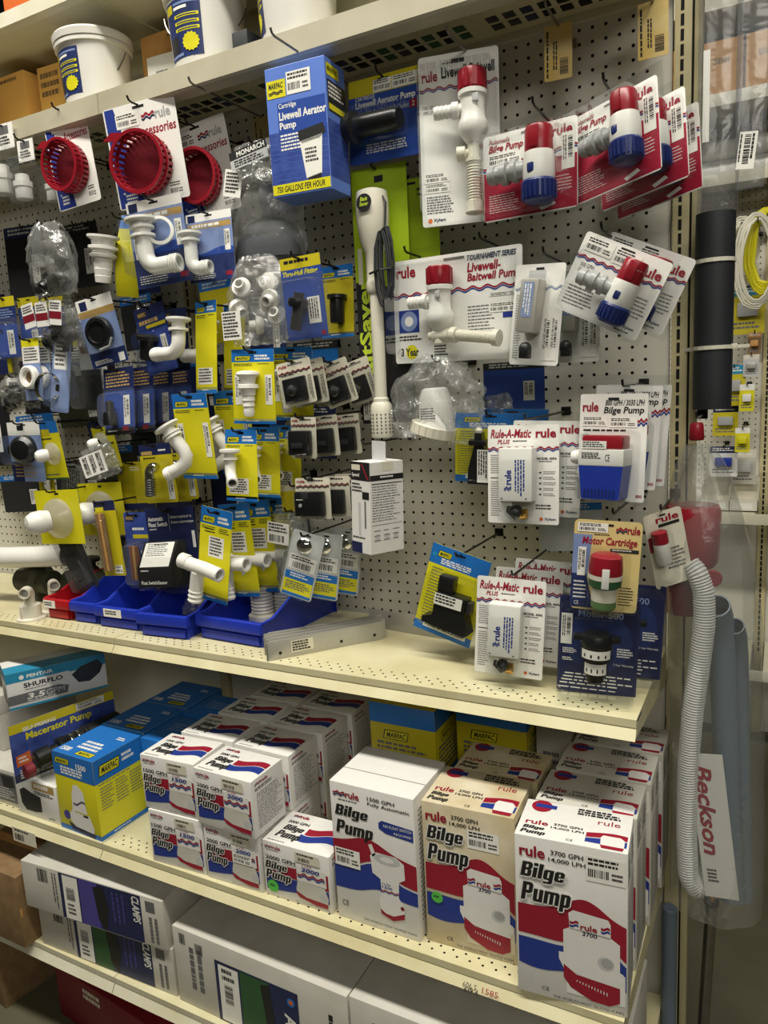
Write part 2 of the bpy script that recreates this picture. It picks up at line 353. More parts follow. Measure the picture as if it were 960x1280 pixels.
def hook(px, y0, pz, label, length, steel=False, tip=.012, x=None):
    """wire peg hook: prongs at the board, rod out, tip bent up"""
    r = thing('peg_hook', label, 'hook', (px, y0, pz), (0,0,0), 'wire peg hooks'); mt = 'wire_steel' if steel else 'wire'
    mb = MB(); mb.tube([(0, 0, -.0), (0, -length*.5, 0), (0, -length+.012, .001), (0, -length+.004, .004), (0, -length, tip)], .0023, mt, 8); mb.build('rod', r)
    mb = MB(); mb.box(-.010, .010, -.003, 0, -.008, .010, mt, bev=.001); mb.tube([(0, -.002, .008), (0, .006, .008), (0, .009, .014)], .002, mt, 6); mb.build('back_plate', r)
    return r
def ribs(mb, mt, r, z0, z1, n, M, d=.0012, w=.35):
    """vertical ribs round a cylinder along z"""
    for k in range(n):
        a = 2*PI*k/n; t = PI/n*w*2/2
        c = [(math.cos(a+s*t)*(r+q), math.sin(a+s*t)*(r+q)) for s, q in ((-1, -.001), (1, -.001), (1, d), (-1, d))]
        mb.prism(c, z0, z1, mt, M)
def arc(c, r, a0, a1, ax0, ax1, n=8):
    c, ax0, ax1 = Vector(c), Vector(ax0), Vector(ax1)
    return [c + ax0*r*math.cos(math.radians(a0+(a1-a0)*k/n)) + ax1*r*math.sin(math.radians(a0+(a1-a0)*k/n)) for k in range(n+1)]
def barb(L, r, n=4, r2=None):
    """hose-barb profile along z"""
    p = []; r2 = r2 or r*.86
    for k in range(n):
        t = L*k/n; p += [(r, t), (r2, t+L/n*.92)]
    return p+[(r, L)]

# ================================================================== the room
def plane(name, x0, x1, y0, y1, z, mt):
    mb = MB(); mb.box(x0, x1, y0, y1, z-.05, z, mt); return structure(mb.build(name, None, 0))
plane('floor', -6, 5, -6, 6, 0, 'floor')
mat('plaster', '57554c', .8, var=.05, scale=6)
def wall(name, x0, x1, y0, y1, z0=0, z1=4.7):
    mb = MB(); mb.box(x0, x1, y0, y1, z0, z1, 'plaster'); structure(mb.build(name, None, 0))
wall('ceiling', -6, 5, -6, 6, 4.7, 4.75); wall('wall_back', -6, 5, 6, 6.1); wall('wall_front', -6, 5, -6.1, -6); wall('wall_left', -6.1, -6, -6, 6); wall('wall_right', 5, 5.1, -6, 6)

# ------------------------------------------------------------------ gondola shelving
DECK, DY = 1.131, -.39        # middle shelf
LOW, LY = .648, -.497         # lower shelf
BASE, BY = .293, -.512        # base shelf
TOPZ, TY = 2.398, -.25        # upper shelf
SX = (.329, -.89, -2.109, -3.328)
def perf(mb, x0, x1, z0, z1, pitch, r, mt, M, pz=None, shift=0., depth=.004, hm='dark_gap'):
    """a sheet of pierced metal or hardboard in local x, z: real holes with walls; cells of pitch x pz"""
    pz = pz or pitch; nx = int(round((x1-x0)/pitch)); nz = int(round((z1-z0)/pz)); vs = []; fs = []; vh = []; fh = []
    for i in range(nx):
        for j in range(nz):
            cx, cz = x0+(i+.5)*pitch, z0+(j+.5)*pz; b = len(vs)
            for k in range(8):
                a = PI/4*k; sx, sz = round(math.cos(a)*1.3), round(math.sin(a)*1.3)
                vs += [(cx+sx*pitch/2, 0, cz+sz*pz/2), (cx+r*math.cos(a), 0, cz+r*math.sin(a))]
            bh = len(vh)
            for k in range(8): a = PI/4*k; vh += [(cx+r*math.cos(a), 0, cz+r*math.sin(a)), (cx+r*math.cos(a), depth, cz+r*math.sin(a))]
            for k in range(8):
                j2 = (k+1) % 8; fs.append((b+2*k, b+2*j2, b+2*j2+1, b+2*k+1)); fh.append((bh+2*k, bh+2*j2, bh+2*j2+1, bh+2*k+1))
    mb.add(vs, fs, mt, M); mb.add(vh, fh, hm, M)
gon = thing('gondola_shelving', 'beige steel store shelving with perforated back panels and four tiers of shelves', 'shelving', (0, 0, 0))
G = .0254
for s in range(3):
    xr, xl = SX[s], SX[s+1]
    mb = MB()
    c0 = math.ceil((xl+.03)/G)*G-G/2; n = int((xr-.03-c0)/G); c1 = c0+n*G
    z1 = H+.5*G; nz = 49; z0 = z1-nz*G
    if s < 2: perf(mb, c0, c1, z0, z1, G, .0034, 'board', Matrix())
    else: mb.box(c0, c1, 0, .004, z0, z1, 'board')
    mb.box(xl+.02, c0, 0, .004, z0, z1, 'board'); mb.box(c1, xr-.005, 0, .004, z0, z1, 'board')
    mb.box(xl+.02, xr-.005, .0085, .012, .1, z1+.02, 'dark_gap')
    mb.build('perforated_panel', gon, 0)
    mb = MB(); mb.box(xl+.02, xr-.005, 0, .004, .1, z0, 'board'); mb.build('lower_back_panel', gon, 0)
    mb = MB(); mb.box(xl+.015, xr, -.010, .012, z1, z1+.020, 'shelf_pale', bev=.002); mb.box(xl+.015, xr, 0, .02, z1+.02, 2.62, 'shelf_pale'); mb.build('top_rail', gon)
for s, x in enumerate((.3425, -.89, -2.109)):
    mb = MB(); mb.box(x-.014, x+.016, -.012, .02, 0.0, 3.0, 'upright', bev=.002)
    if s == 0: mb.box(x+.016, x+.020, -.006, .02, 0, 3.0, 'dark_gap'); mb.box(x+.020, x+.034, -.012, .02, 0, 3.0, 'upright', bev=.002)
    z = 1.2
    while z < 2.95:
        mb.box(x-.0035, x+.0025, -.0126, -.0121, z, z+.0195, 'dark_gap'); z += G
    mb.build('upright', gon)
def shelf(xl, xr, z, y, name, lipz=.033, holes=3, chan='shelf', back=-.004, groove='shelf'):
    mb = MB(); yd = y+.004
    st = yd+.012; band = holes*.0135
    M = Matrix(((1,0,0,0),(0,0,1,0),(0,-1,0,z),(0,0,0,1)))  # local (x, depth, zz) -> (x, zz, -depth)
    n = int((xr-xl-.012)/.0254); x0 = (xl+xr)/2-n*.0254/2
    if holes:
        for k in range(holes):
            sh = .0127*(k % 2)
            perf(mb, x0+sh, x0+(n-1)*.0254+sh, st+k*.0135, st+(k+1)*.0135, .0254, .0026, 'shelf', M, pz=.0135)
            mb.box(xl+.001, x0+sh, st+k*.0135, st+(k+1)*.0135, z-.004, z, 'shelf'); mb.box(x0+(n-1)*.0254+sh, xr-.001, st+k*.0135, st+(k+1)*.0135, z-.004, z, 'shelf')
        mb.box(xl+.001, xr-.001, st, st+band, z-.009, z-.006, 'dark_gap')
    mb.box(xl+.001, xr-.001, st+band, back, z-.010, z, 'shelf'); mb.box(xl+.001, xr-.001, yd+.003, st, z-.010, z, 'shelf'); mb.box(xl+.001, xr-.001, yd+.0005, yd+.003, z-.0012, z, 'shelf')
    pr = [(yd, z), (yd, z-.014), (yd+.002, z-.015), (y-.008, z-lipz), (y-.0065, z-lipz-.001), (yd+.002, z-.017), (yd+.002, z-.002)]
    MX = Matrix(((0,0,1,0),(1,0,0,0),(0,1,0,0),(0,0,0,1)))      # prism outline (y, z) swept along x
    mb.prism(pr, xl+.001, xr-.001, chan, MX)
    for xe in (xl+.001, xr-.003):
        mb.prism([(y+.006, z-.010), (y+.006, z-.032), (-.06, z-.07), (back, z-.07), (back, z-.010)], xe, xe+.002, 'shelf', MX)
    return mb.build(name, gon, 20)
for s in range(3):
    shelf(SX[s+1], SX[s], DECK, DY, 'shelf', back=-.012)
    shelf(SX[s+1], SX[s], LOW, LY, 'shelf', back=-.012)
    shelf(SX[s+1], SX[s], BASE, BY, 'base_shelf', .036, 0, 'shelf_pale', back=-.012)
    # upper shelf: deep box lip, open slots underneath near the back with price strips in them
    mb = MB(); xl, xr = SX[s+1]+.001, SX[s]-.001
    mb.box(xl, xr, TY+.02, -.012, TOPZ-.012, TOPZ-.002, 'shelf'); MX = Matrix(((0,0,1,0),(1,0,0,0),(0,1,0,0),(0,0,0,1)))
    mb.prism([(TY, TOPZ), (TY-.002, TOPZ-.046), (TY+.004, TOPZ-.050), (TY+.030, TOPZ-.056), (TY+.034, TOPZ-.052), (TY+.034, TOPZ)], xl, xr, 'shelf_worn', MX)
    mb.build('upper_shelf', gon, 20)
    mb = MB(); n = int((xr-xl)/.034); rg = random.Random(s)
    for k in range(n):
        x = xl+k*.034; c = rg.choice(('dark_gap', 'dark_gap', 'olive_dark', 'shelf', 'navy', 'green_ink', 'dark_gap', 'charcoal'))
        for y in (-.05, -.085):
            mb.box(x, x+.022, y-.012, y+.012, TOPZ-.0132, TOPZ-.012, c)
    mb.build('slotted_strip', gon, 0)
    mb = MB(); mb.box(xl, xr, -.25, -.002, 2.607, 2.614, 'shelf_pale'); mb.prism([(-.25, 2.64), (-.252, 2.607), (-.232, 2.602), (-.23, 2.606), (-.23, 2.64)], xl, xr, 'shelf_pale', MX)
    mb.box(xl, xr, -.02, -.002, 2.585, 2.607, 'shelf_pale')
    mb.build('topmost_shelf', gon, 20)

# grid end panel at the far left of the upper shelf, with three wires
t = thing('wire_end_panel', 'beige end panel with dark wire hooks at the left end of the upper shelf', 'panel', (-1.31, -.25, TOPZ))
mb = MB(); mb.box(-.16, .0, -.004, 0, 0, .5, 'shelf_pale', bev=.0015); mb.build('panel', t)
for k in range(5):
    mb = MB(); z = .03+.062*k; mb.tube([(-.10, -.006, z+.03), (-.02, -.02, z+.012), (.006, -.03, z+.002), (.010, -.03, z+.008)], .0022, 'wire', 8); mb.build('wire_hook', t)

# ------------------------------------------------------------------ the facing aisle seen past the right end
t = thing('far_shelving', 'beige perforated shelving of the next aisle, seen past the right end', 'shelving', (0, 2.1, 0))
mb = MB(); perf(mb, -.25, -.25+28*G, 1.15, 1.15+73*G, G, .0031, 'board', Matrix()); mb.box(-.4, 1.70, .0085, .012, 0, 3.06, 'dark_gap'); mb.box(-.25, .461, 0, .004, 0, 1.15, 'board'); mb.box(.486, 1.66, 0, .004, 0, 3.0, 'board'); mb.build('perforated_panel', t, 0)
mb = MB(); mb.box(.445, .485, -.02, .02, 0, 3.2, 'upright', bev=.002)
z = .4
while z < 3: mb.box(.460, .468, -.0206, -.0201, z, z+.0195, 'dark_gap'); z += G
mb.build('upright', t)
mb = MB(); mb.box(1.66, 1.70, -.02, .02, 0, 3.06, 'upright', bev=.002); mb.build('upright', t)
for z, y in ((1.10, -.34), (2.70, -.45), (.45, -.4), (2.452, -.30)):
    mb = MB(); mb.box(-.5, .44, y, -.022, z-.012, z, 'shelf_pale'); mb.box(-.5, 1.66, y-.008, y, z-.045, z, 'shelf_pale', bev=.002); mb.box(.49, 1.66, y, -.022, z-.012, z, 'shelf_pale'); mb.build('shelf', t)
mb = MB(); mb.box(-.5, 1.6, -.45, .02, 3.06, 3.10, 'shelf_pale'); mb.box(-.5, 1.6, -.47, -.45, 2.98, 3.10, 'shelf_pale'); mb.build('canopy', t)
mb = MB()
for x, t_, c_, w_ in ((.085, '1585', 'red_ink', .030), (.048, '606 S', 'ink', .026), (.050, '619 4', 'ink', .026)):
    dz = .010 if t_ == '619 4' else 0
    Face(mb, T((x, LY-.0062, LOW-.018-dz)) @ Matrix.Rotation(-.55, 4, 'X'), w_, .009).text(t_, 0, 0, 1, 1, c_, 1)
mb.build('hand_written_price', gon, 0)
# pack placements: x, y, z of the centre, pitch, roll, yaw in degrees, width, height
P = {'acc_left':(-1.010,-0.240,2.283,-0.9,-6.4,7.5,0.129,0.228), 'acc_mid':(-0.759,-0.250,2.244,3.2,-3.3,10.3,0.187,0.215), 'acc_right':(-0.637,-0.200,2.209,-8.0,-9.7,7.8,0.101,0.219), 
     'aer_box':(-0.336,-0.270,2.208,-4.1,0.5,0.0,0.134,0.241), 'aer_blister':(-0.202,-0.160,2.231,-0.5,2.3,-4.2,0.166,0.161), 'live_tall':(-0.036,-0.170,2.157,-2.8,0.1,12.5,0.153,0.312), 
     'red1':(0.108,-0.200,2.064,-3.2,-0.2,-5.5,0.178,0.135), 'red2':(0.269,-0.220,2.069,-8.0,-7.6,-31.7,0.172,0.133), 'red3':(0.316,-0.160,2.074,-8.0,-6.3,-23.7,0.102,0.142), 
     'red4':(0.332,-0.110,2.067,-7.2,-4.4,-22.2,0.089,0.140), 'tag1':(0.137,-0.100,2.292,-0.5,0.6,4.6,0.051,0.095), 'tag2':(0.304,-0.100,2.289,0.0,-0.9,1.9,0.051,0.091), 
     'tag3':(-0.592,-0.050,2.301,-2.7,0.8,-9.9,0.054,0.091), 'tag4':(-0.356,-0.180,2.355,-1.2,3.0,-6.4,0.064,0.035), 'saver':(-0.213,-0.180,1.880,-8.0,-2.9,5.2,0.121,0.513), 
     'saver2':(-0.213,-0.120,2.067,-1.7,0.1,13.3,0.126,0.145), 'tourn':(-0.058,-0.190,1.844,-2.2,1.1,-13.1,0.300,0.202), 'bulb':(0.123,-0.240,1.808,-8.0,4.4,-26.3,0.103,0.179), 
     'bulb2':(0.173,-0.160,1.798,-4.3,0.8,-1.8,0.071,0.160), 'tilt':(0.268,-0.260,1.841,2.6,27.4,6.4,0.158,0.125), 'tilt2':(0.291,-0.200,1.848,0.2,25.7,4.6,0.157,0.135), 
     'elbow1':(-0.737,-0.260,2.049,-1.4,-4.2,12.6,0.142,0.191), 'elbow2':(-0.623,-0.220,2.029,-3.7,-1.6,9.8,0.116,0.151), 'hull_card':(-0.356,-0.260,1.888,1.2,-2.5,2.2,0.097,0.166), 
     'hull_b1':(-0.349,-0.140,1.888,-3.2,0.7,-4.9,0.089,0.154), 'disc':(-0.941,-0.270,1.867,2.3,-9.3,9.4,0.107,0.165), 'dark1':(-0.788,-0.250,1.837,2.2,-9.5,-0.4,0.097,0.156), 
     'dark2':(-0.774,-0.200,1.835,-2.4,-0.8,0.6,0.082,0.148), 'belbow':(-0.645,-0.240,1.808,-5.6,0.6,-6.7,0.069,0.209), 'belbow2':(-0.627,-0.190,1.794,-5.1,1.9,-0.6,0.072,0.186), 
     'conn':(-0.496,-0.270,1.713,-0.5,2.5,6.1,0.106,0.161), 'conn2':(-0.467,-0.200,1.717,-4.6,-2.0,-2.3,0.074,0.158), 'sw1':(-0.383,-0.270,1.716,-2.0,-8.8,2.3,0.085,0.094), 
     'sw2':(-0.319,-0.220,1.711,0.7,-16.5,8.7,0.061,0.092), 'sw3':(-0.309,-0.180,1.714,-0.1,-10.5,0.6,0.033,0.080), 'sp1':(-0.376,-0.270,1.600,-3.1,1.5,-1.6,0.060,0.085), 
     'sp2':(-0.342,-0.230,1.597,-3.7,-7.6,-8.0,0.065,0.082), 'sp3':(-0.319,-0.190,1.594,-0.6,-8.1,0.7,0.044,0.085), 'ft1':(-0.356,-0.280,1.471,-4.1,-0.8,9.2,0.084,0.088), 
     'ft2':(-0.328,-0.230,1.464,-3.1,-1.4,6.4,0.045,0.085), 'ft3':(-0.324,-0.190,1.458,-2.6,-0.7,5.9,0.027,0.083), 'el90':(-0.678,-0.270,1.607,4.0,-0.1,-3.0,0.110,0.199), 
     'el90b':(-0.666,-0.200,1.606,-0.6,-0.7,6.7,0.059,0.185), 'small90':(-0.534,-0.280,1.542,-8.0,1.1,-8.8,0.099,0.160), 'small90b':(-0.508,-0.240,1.537,-6.2,3.2,8.4,0.036,0.158), 
     'small90c':(-0.508,-0.200,1.536,-3.7,0.6,5.5,0.021,0.128), 'chrome':(-0.804,-0.270,1.520,-0.2,-3.4,3.8,0.099,0.144), 'blue1':(-0.909,-0.270,1.697,-8.0,-2.8,-1.2,0.103,0.162), 
     'blue2':(-0.892,-0.230,1.696,-5.6,-2.8,-0.7,0.092,0.157), 'blue3':(-0.881,-0.190,1.695,-4.9,-2.5,-2.0,0.088,0.152), 'blue4':(-0.868,-0.150,1.695,-4.5,-2.8,-2.8,0.084,0.142), 
     'cup1':(-1.178,-0.270,1.577,4.5,-2.9,-1.1,0.091,0.155), 'cup2':(-1.049,-0.200,1.578,7.9,-3.6,-1.0,0.082,0.109), 'bigcup':(-1.168,-0.280,1.399,4.2,-2.6,-1.5,0.178,0.143), 
     'bigcup2':(-1.143,-0.200,1.404,4.6,-6.1,7.0,0.089,0.140), 'floatsw':(-0.807,-0.240,1.329,-8.0,-6.8,-10.9,0.175,0.201), 'tee1':(-0.634,-0.290,1.331,-1.4,9.4,0.3,0.092,0.225), 
     'tee2':(-0.584,-0.250,1.333,-3.3,-7.6,-37.9,0.190,0.188), 'tee3':(-0.585,-0.210,1.321,0.7,-2.6,-7.9,0.055,0.217), 'strip':(-0.998,-0.270,1.349,-0.6,-4.8,2.1,0.074,0.197), 
     'strip2':(-0.927,-0.240,1.315,-2.4,-1.3,9.1,0.078,0.198), 'clam1':(-0.392,-0.290,1.325,-0.8,19.0,29.4,0.065,0.127), 'clam2':(-0.372,-0.240,1.297,-0.8,10.0,10.2,0.041,0.105), 
     'clam3':(-0.356,-0.200,1.302,-1.2,7.8,16.7,0.033,0.101), 'wbox':(-0.196,-0.220,1.453,-2.4,2.0,16.9,0.082,0.188), 'diverter':(0.013,-0.200,1.563,8.0,3.7,34.9,0.120,0.138), 
     'ram_up':(0.126,-0.300,1.535,-8.0,0.0,-4.2,0.138,0.178), 'ram_up2':(0.133,-0.210,1.526,2.7,2.7,23.6,0.107,0.188), 'gph800':(0.262,-0.250,1.574,-8.0,1.4,-13.8,0.123,0.181), 
     'gph800b':(0.288,-0.190,1.584,3.8,3.6,18.6,0.101,0.175), 'gph800c':(0.297,-0.140,1.588,4.4,3.0,22.0,0.097,0.178), 'cartridge':(0.266,-0.300,1.371,0.8,4.6,20.0,0.115,0.156), 
     'motor':(0.252,-0.330,1.217,2.0,3.8,15.3,0.145,0.175), 'ram_lo':(0.083,-0.310,1.237,-3.8,3.0,9.5,0.128,0.189), 'ram_lo2':(0.098,-0.260,1.237,-2.8,3.0,10.7,0.123,0.187), 
     'ram_lo3':(0.110,-0.200,1.234,-3.2,2.4,8.1,0.117,0.188), 'divert_lo':(-0.060,-0.240,1.269,-5.1,15.4,2.1,0.126,0.186), 'redtilt':(0.335,-0.200,1.374,0.6,-11.2,51.2,0.050,0.133), 
     'saucer':(-1.225,-0.250,2.299,-8.0,3.7,3.6,0.063,0.187), 'clams1':(-1.142,-0.260,2.256,-2.5,0.2,1.0,0.068,0.153), 'clams2':(-1.129,-0.220,2.252,0.7,0.1,4.9,0.054,0.144), 
     'ring':(-1.220,-0.270,1.790,-7.5,0.7,-3.8,0.066,0.162), 'clamp':(-1.141,-0.240,1.777,-8.0,8.5,5.6,0.031,0.226), 'ccl':(-1.131,-0.200,1.775,-6.7,0.5,-2.0,0.063,0.220), 
     'blackcap':(-1.295,-0.270,1.575,-6.4,-0.7,-3.1,0.138,0.110), 'white_strip':(-1.299,-0.200,1.316,0.5,-8.3,6.1,0.062,0.132), 'btag':(-1.025,-0.290,1.544,6.0,-15.7,7.8,0.096,0.071), 
     }

# ================================================================== products that hang in packs (each piece a part of its pack)
def part(name, par, M=None):
    """collects one part: with part('cap', root) as mb: ..."""
    class C:
        def __enter__(s): s.mb = MB(); s.mb.M = M or Matrix(); return s.mb
        def __exit__(s, *a): s.o = s.mb.build(name, par)
    return C()
def auto_pump(c, u, v, s=1., nz=True):
    """round automatic bilge pump: red cap, white body, ribbed navy strainer, grey side nozzle; s = body radius; centre of the white body at u, v"""
    M = c.at(u, v, -s*1.05)
    with part('red_cap', c.root, M) as mb:
        mb.lathe([(s*.86, s*.75), (s*.88, s*1.0), (s*.86, s*2.15), (s*.78, s*2.3), (s*.4, s*2.34)], 'red_plastic')
        mb.box(-s*.3, s*.3, -s*.93, -s*.8, s*.95, s*2.2, 'red_plastic', bev=s*.05)
    with part('pump_body', c.root, M) as mb:
        mb.lathe([(s*.95, -s*.85), (s*1.0, -s*.6), (s*.98, s*.4), (s*.92, s*.8)], 'white_plastic')
        mb.box(-s*.38, s*.05, -s*1.04, -s*.9, -s*.5, s*.05, 'navy_plastic', bev=s*.1)
    with part('strainer_base', c.root, M) as mb:
        mb.lathe([(s*.7, -s*2.2), (s*.92, -s*2.05), (s*1.1, -s*1.0), (s*1.02, -s*.85)], 'navy_plastic'); ribs(mb, 'navy_plastic', s*1.0, -s*1.95, -s*1.0, 22, Matrix(), s*.1)
    if nz:
        with part('hose_nozzle', c.root, M) as mb:
            q = T((-s*.85, 0, s*.0)) @ LEFT
            mb.lathe([(s*.55, 0), (s*.55, s*.5), (s*.7, s*.55), (s*.7, s*.85), (s*.5, s*.9), (s*.5, s*1.15), (s*.72, s*1.2), (s*.72, s*1.6), (s*.5, s*1.62), (s*.52, s*2.0), (s*.6, s*2.02), (s*.52, s*2.5), (s*.42, s*2.55), (s*.36, s*2.1)], 'grey_plastic', q)
def livewell_pump(c, u, v, s, tail='down'):
    """livewell pump: ribbed red cap over a white neck and bowl with side barb, drain knob and threaded tail; u, v = middle of the neck, s = cap radius"""
    M = c.at(u, v, -s*1.12)
    with part('red_cap', c.root, M) as mb:
        mb.lathe([(s*.96, s*.9), (s, s*1.0), (s*.98, s*2.2), (s*.9, s*2.35), (s*.5, s*2.38)], 'red_plastic'); ribs(mb, 'red_plastic', s*.97, s*1.0, s*2.2, 10, Matrix(), s*.10, .5)
    with part('pump_body', c.root, M) as mb:
        mb.lathe([(s*.98, s*.9), (s*1.06, s*.85), (s*1.06, s*.55), (s*.9, s*.5), (s*.86, -s*.3), (s*.9, -s*.9), (s*1.08, -s*1.3), (s*1.1, -s*1.75), (s*.95, -s*2.1), (s*.55, -s*2.6), (s*.5, -s*2.7)], 'white_plastic')
        mb.box(s*.1, s*.55, -s*.96, -s*.8, -s*.1, s*.45, 'pale_grey', bev=s*.05)
    with part('hose_barb', c.root, M) as mb:
        mb.lathe([(s*.4, s*.5), (s*.45, s*1.0), (s*.6, s*1.05), (s*.6, s*1.5), (s*.45, s*1.55)]+[(r, t+s*1.55) for r, t in barb(s*1.3, s*.5, 4)]+[(s*.38, s*2.85), (s*.32, s*2.2)], 'white_plastic', T((0, 0, -s*.25)) @ LEFT)
    if tail == 'down':
        with part('drain_knob', c.root, M) as mb:
            mb.lathe([(s*.28, 0), (s*.3, s*.55), (s*.5, s*.6), (s*.52, s*1.2), (s*.4, s*1.25)], 'cream_plastic', T((0, 0, -s*3.3)) @ LEFT)
        with part('threaded_tail', c.root, M) as mb:
            pr = [(s*.45, s*2.6), (s*.45, s*3.7), (s*.62, s*3.75), (s*.62, s*4.0), (s*.55, s*4.05)]; t = s*4.05
            for k in range(14): pr += [(s*.5, t), (s*.57, t+s*.1), (s*.5, t+s*.2)]; t += s*.2
            pr += [(s*.7, t), (s*.72, t+s*.7), (s*.6, t+s*.75)]
            mb.lathe(pr, 'cream_plastic', DOWN)
    else:
        with part('drain_elbow', c.root, M) as mb:
            mb.lathe([(s*.5, s*2.5), (s*.55, s*3.0), (s*.55, s*3.6), (s*.3, s*3.7)], 'cream_plastic', DOWN)
            mb.lathe([(s*.55, -s*.9), (s*.6, 0), (s*.6, s*.5), (s*.35, s*.55), (s*.35, s*1.0)], 'cream_plastic', T((0, 0, -s*3.0)) @ LEFT)
        with part('threaded_tail', c.root, M) as mb:
            pr = [(s*.45, s*.6), (s*.62, s*.7), (s*.62, s*1.2), (s*.5, s*1.25)]; t = s*1.25
            for k in range(20): pr += [(s*.42, t), (s*.47, t+s*.08), (s*.42, t+s*.16)]; t += s*.16
            pr += [(s*.62, t), (s*.64, t+s*.5), (s*.5, t+s*.52)]
            mb.lathe(pr, 'cream_plastic', T((s*.3, 0, -s*2.9)) @ R(97, 'Y'))
def switch_box(c, u0, v0, u1, v1, d, us):
    """white float-switch housing with printed side and a clear bulb with a brass contact below"""
    x0, z1 = c.xz(u0, v0); x1, z0 = c.xz(u1, v1); h = z1-z0; w = x1-x0
    with part('switch_housing', c.root) as mb:
        mb.box(x0, x1, -d, -.003, z0+h*.27, z1, 'white_plastic', bev=.004)
        mb.box(x0-.002, x0+w*.35, -d*.7, -.003, z0+h*.20, z0+h*.32, 'white_plastic', bev=.002)
        f = Face(mb, T((x0, -d-.0002, z1)), w, h)
        f.text('rule', .2, .30, .40, .50, 'blue_ink', 1, bold=.03, rot=90)
        f.wave(.18, .40, .53, .012, .02, 2, 1, 'blue_ink', 'blue_ink'); f.fine(.5, .16, .82, .66, 4, 'blue_ink', 1, 9, rot=1); f.rect(.08, .68, .13, .695, 'ink', 1); f.rect(.8, .68, .85, .695, 'ink', 1)
    with part('switch_contact', c.root) as mb:
        mb.sphere((x0+w*.45, -d*.5, z0+h*.12), w*.2, 'charcoal', 12); mb.box(x0+w*.55, x0+w*.78, -d*.62, -d*.3, z0+h*.02, z0+h*.16, 'brass', bev=.002)
        mb.tube([(x0+w*.25, -d*.4, z0+h*.26), (x0+w*.2, -d*.55, z0+h*.12), (x0+w*.45, -d*.6, z0+h*.03)], w*.05, 'charcoal', 8)
    with part('clear_bulb', c.root) as mb:
        mb.lathe([(w*.46, 0), (w*.46, h*.1), (w*.40, h*.2), (w*.2, h*.27)], 'clear_blister', T((x0+w*.5, -d*.5, z0+h*.27)) @ DOWN, 20, False)
def elbow_fit(c, pts, r, collar=None, mt='white_plastic', ribsn=3, name='elbow_fitting', flange=None):
    """bent white hose fitting: pts in card metres (x, y, z) from flange to open end"""
    with part(name, c.root) as mb:
        mb.tube(pts, r, mt, 16, hollow=.74, inner='charcoal')
        p0, p1 = Vector(pts[0]), Vector(pts[1]); d = (p1-p0).normalized()
        M = T(p0) @ d.to_track_quat('Z', 'Y').to_matrix().to_4x4()
        if flange: mb.lathe([(flange*.5, -.006), (flange, -.004), (flange, .001), (flange*.8, .004), (r*1.1, .006)], mt, M); 
        if collar:
            for t in collar: mb.lathe([(r*1.02, t), (r*1.45, t+.001), (r*1.45, t+.006), (r*1.02, t+.007)], mt, M, 20, False, False)
        pe, pq = Vector(pts[-1]), Vector(pts[-2]); d = (pq-pe).normalized(); M = T(pe) @ d.to_track_quat('Z', 'Y').to_matrix().to_4x4()
        for k in range(ribsn): mb.lathe([(r*1.0, .005+.006*k), (r*1.09, .006+.006*k), (r*1.0, .010+.006*k)], mt, M, 18, False, False)
def marpac_card(c, title=True, yl='yellow', foot=True, head=.17):
    """blue header with the maker's plate, yellow body, blue foot"""
    f = c.f; f.rect(.0, .0, 1, head, 'sky_blue', 1); f.rect(.0, head, 1, .96, yl, 1)
    if foot: f.rect(0, .93, 1, 1, 'sky_blue', 1); f.fine(.3, .955, .7, .975, 1, 'sticker', 2)
    f.marpac(.06, head*.52, .46, head*.9, 2); f.fine(.55, head*.45, .93, head*.9, 2, 'sticker', 2, 4, fill=.65)
    f.rect(.40, head*.16, .6, head*.34, 'ink', 2)
    f.fine(.05, head+.02, .5, head+.06, 2, 'ink', 2, 6); f.fine(.62, head+.02, .95, head+.04, 1, 'ink', 2, 7)
def hook_for(c, label, over=.03, u=.5, v=.045, steel=False, x=None, dz=0):
    """hook through the pack's hang slot, back to the board"""
    bpy.context.view_layer.update()
    M = c.root.matrix_basis; p = M @ Vector((*[c.xz(u, v)[0], 0], c.xz(u, v)[1]))
    return hook(p.x, -.0125 if abs(p.x-.3425) < .02 else 0, p.z+.002+dz, label, -p.y+over, steel)
BPCK = 'bilge pump packs on the back panel'

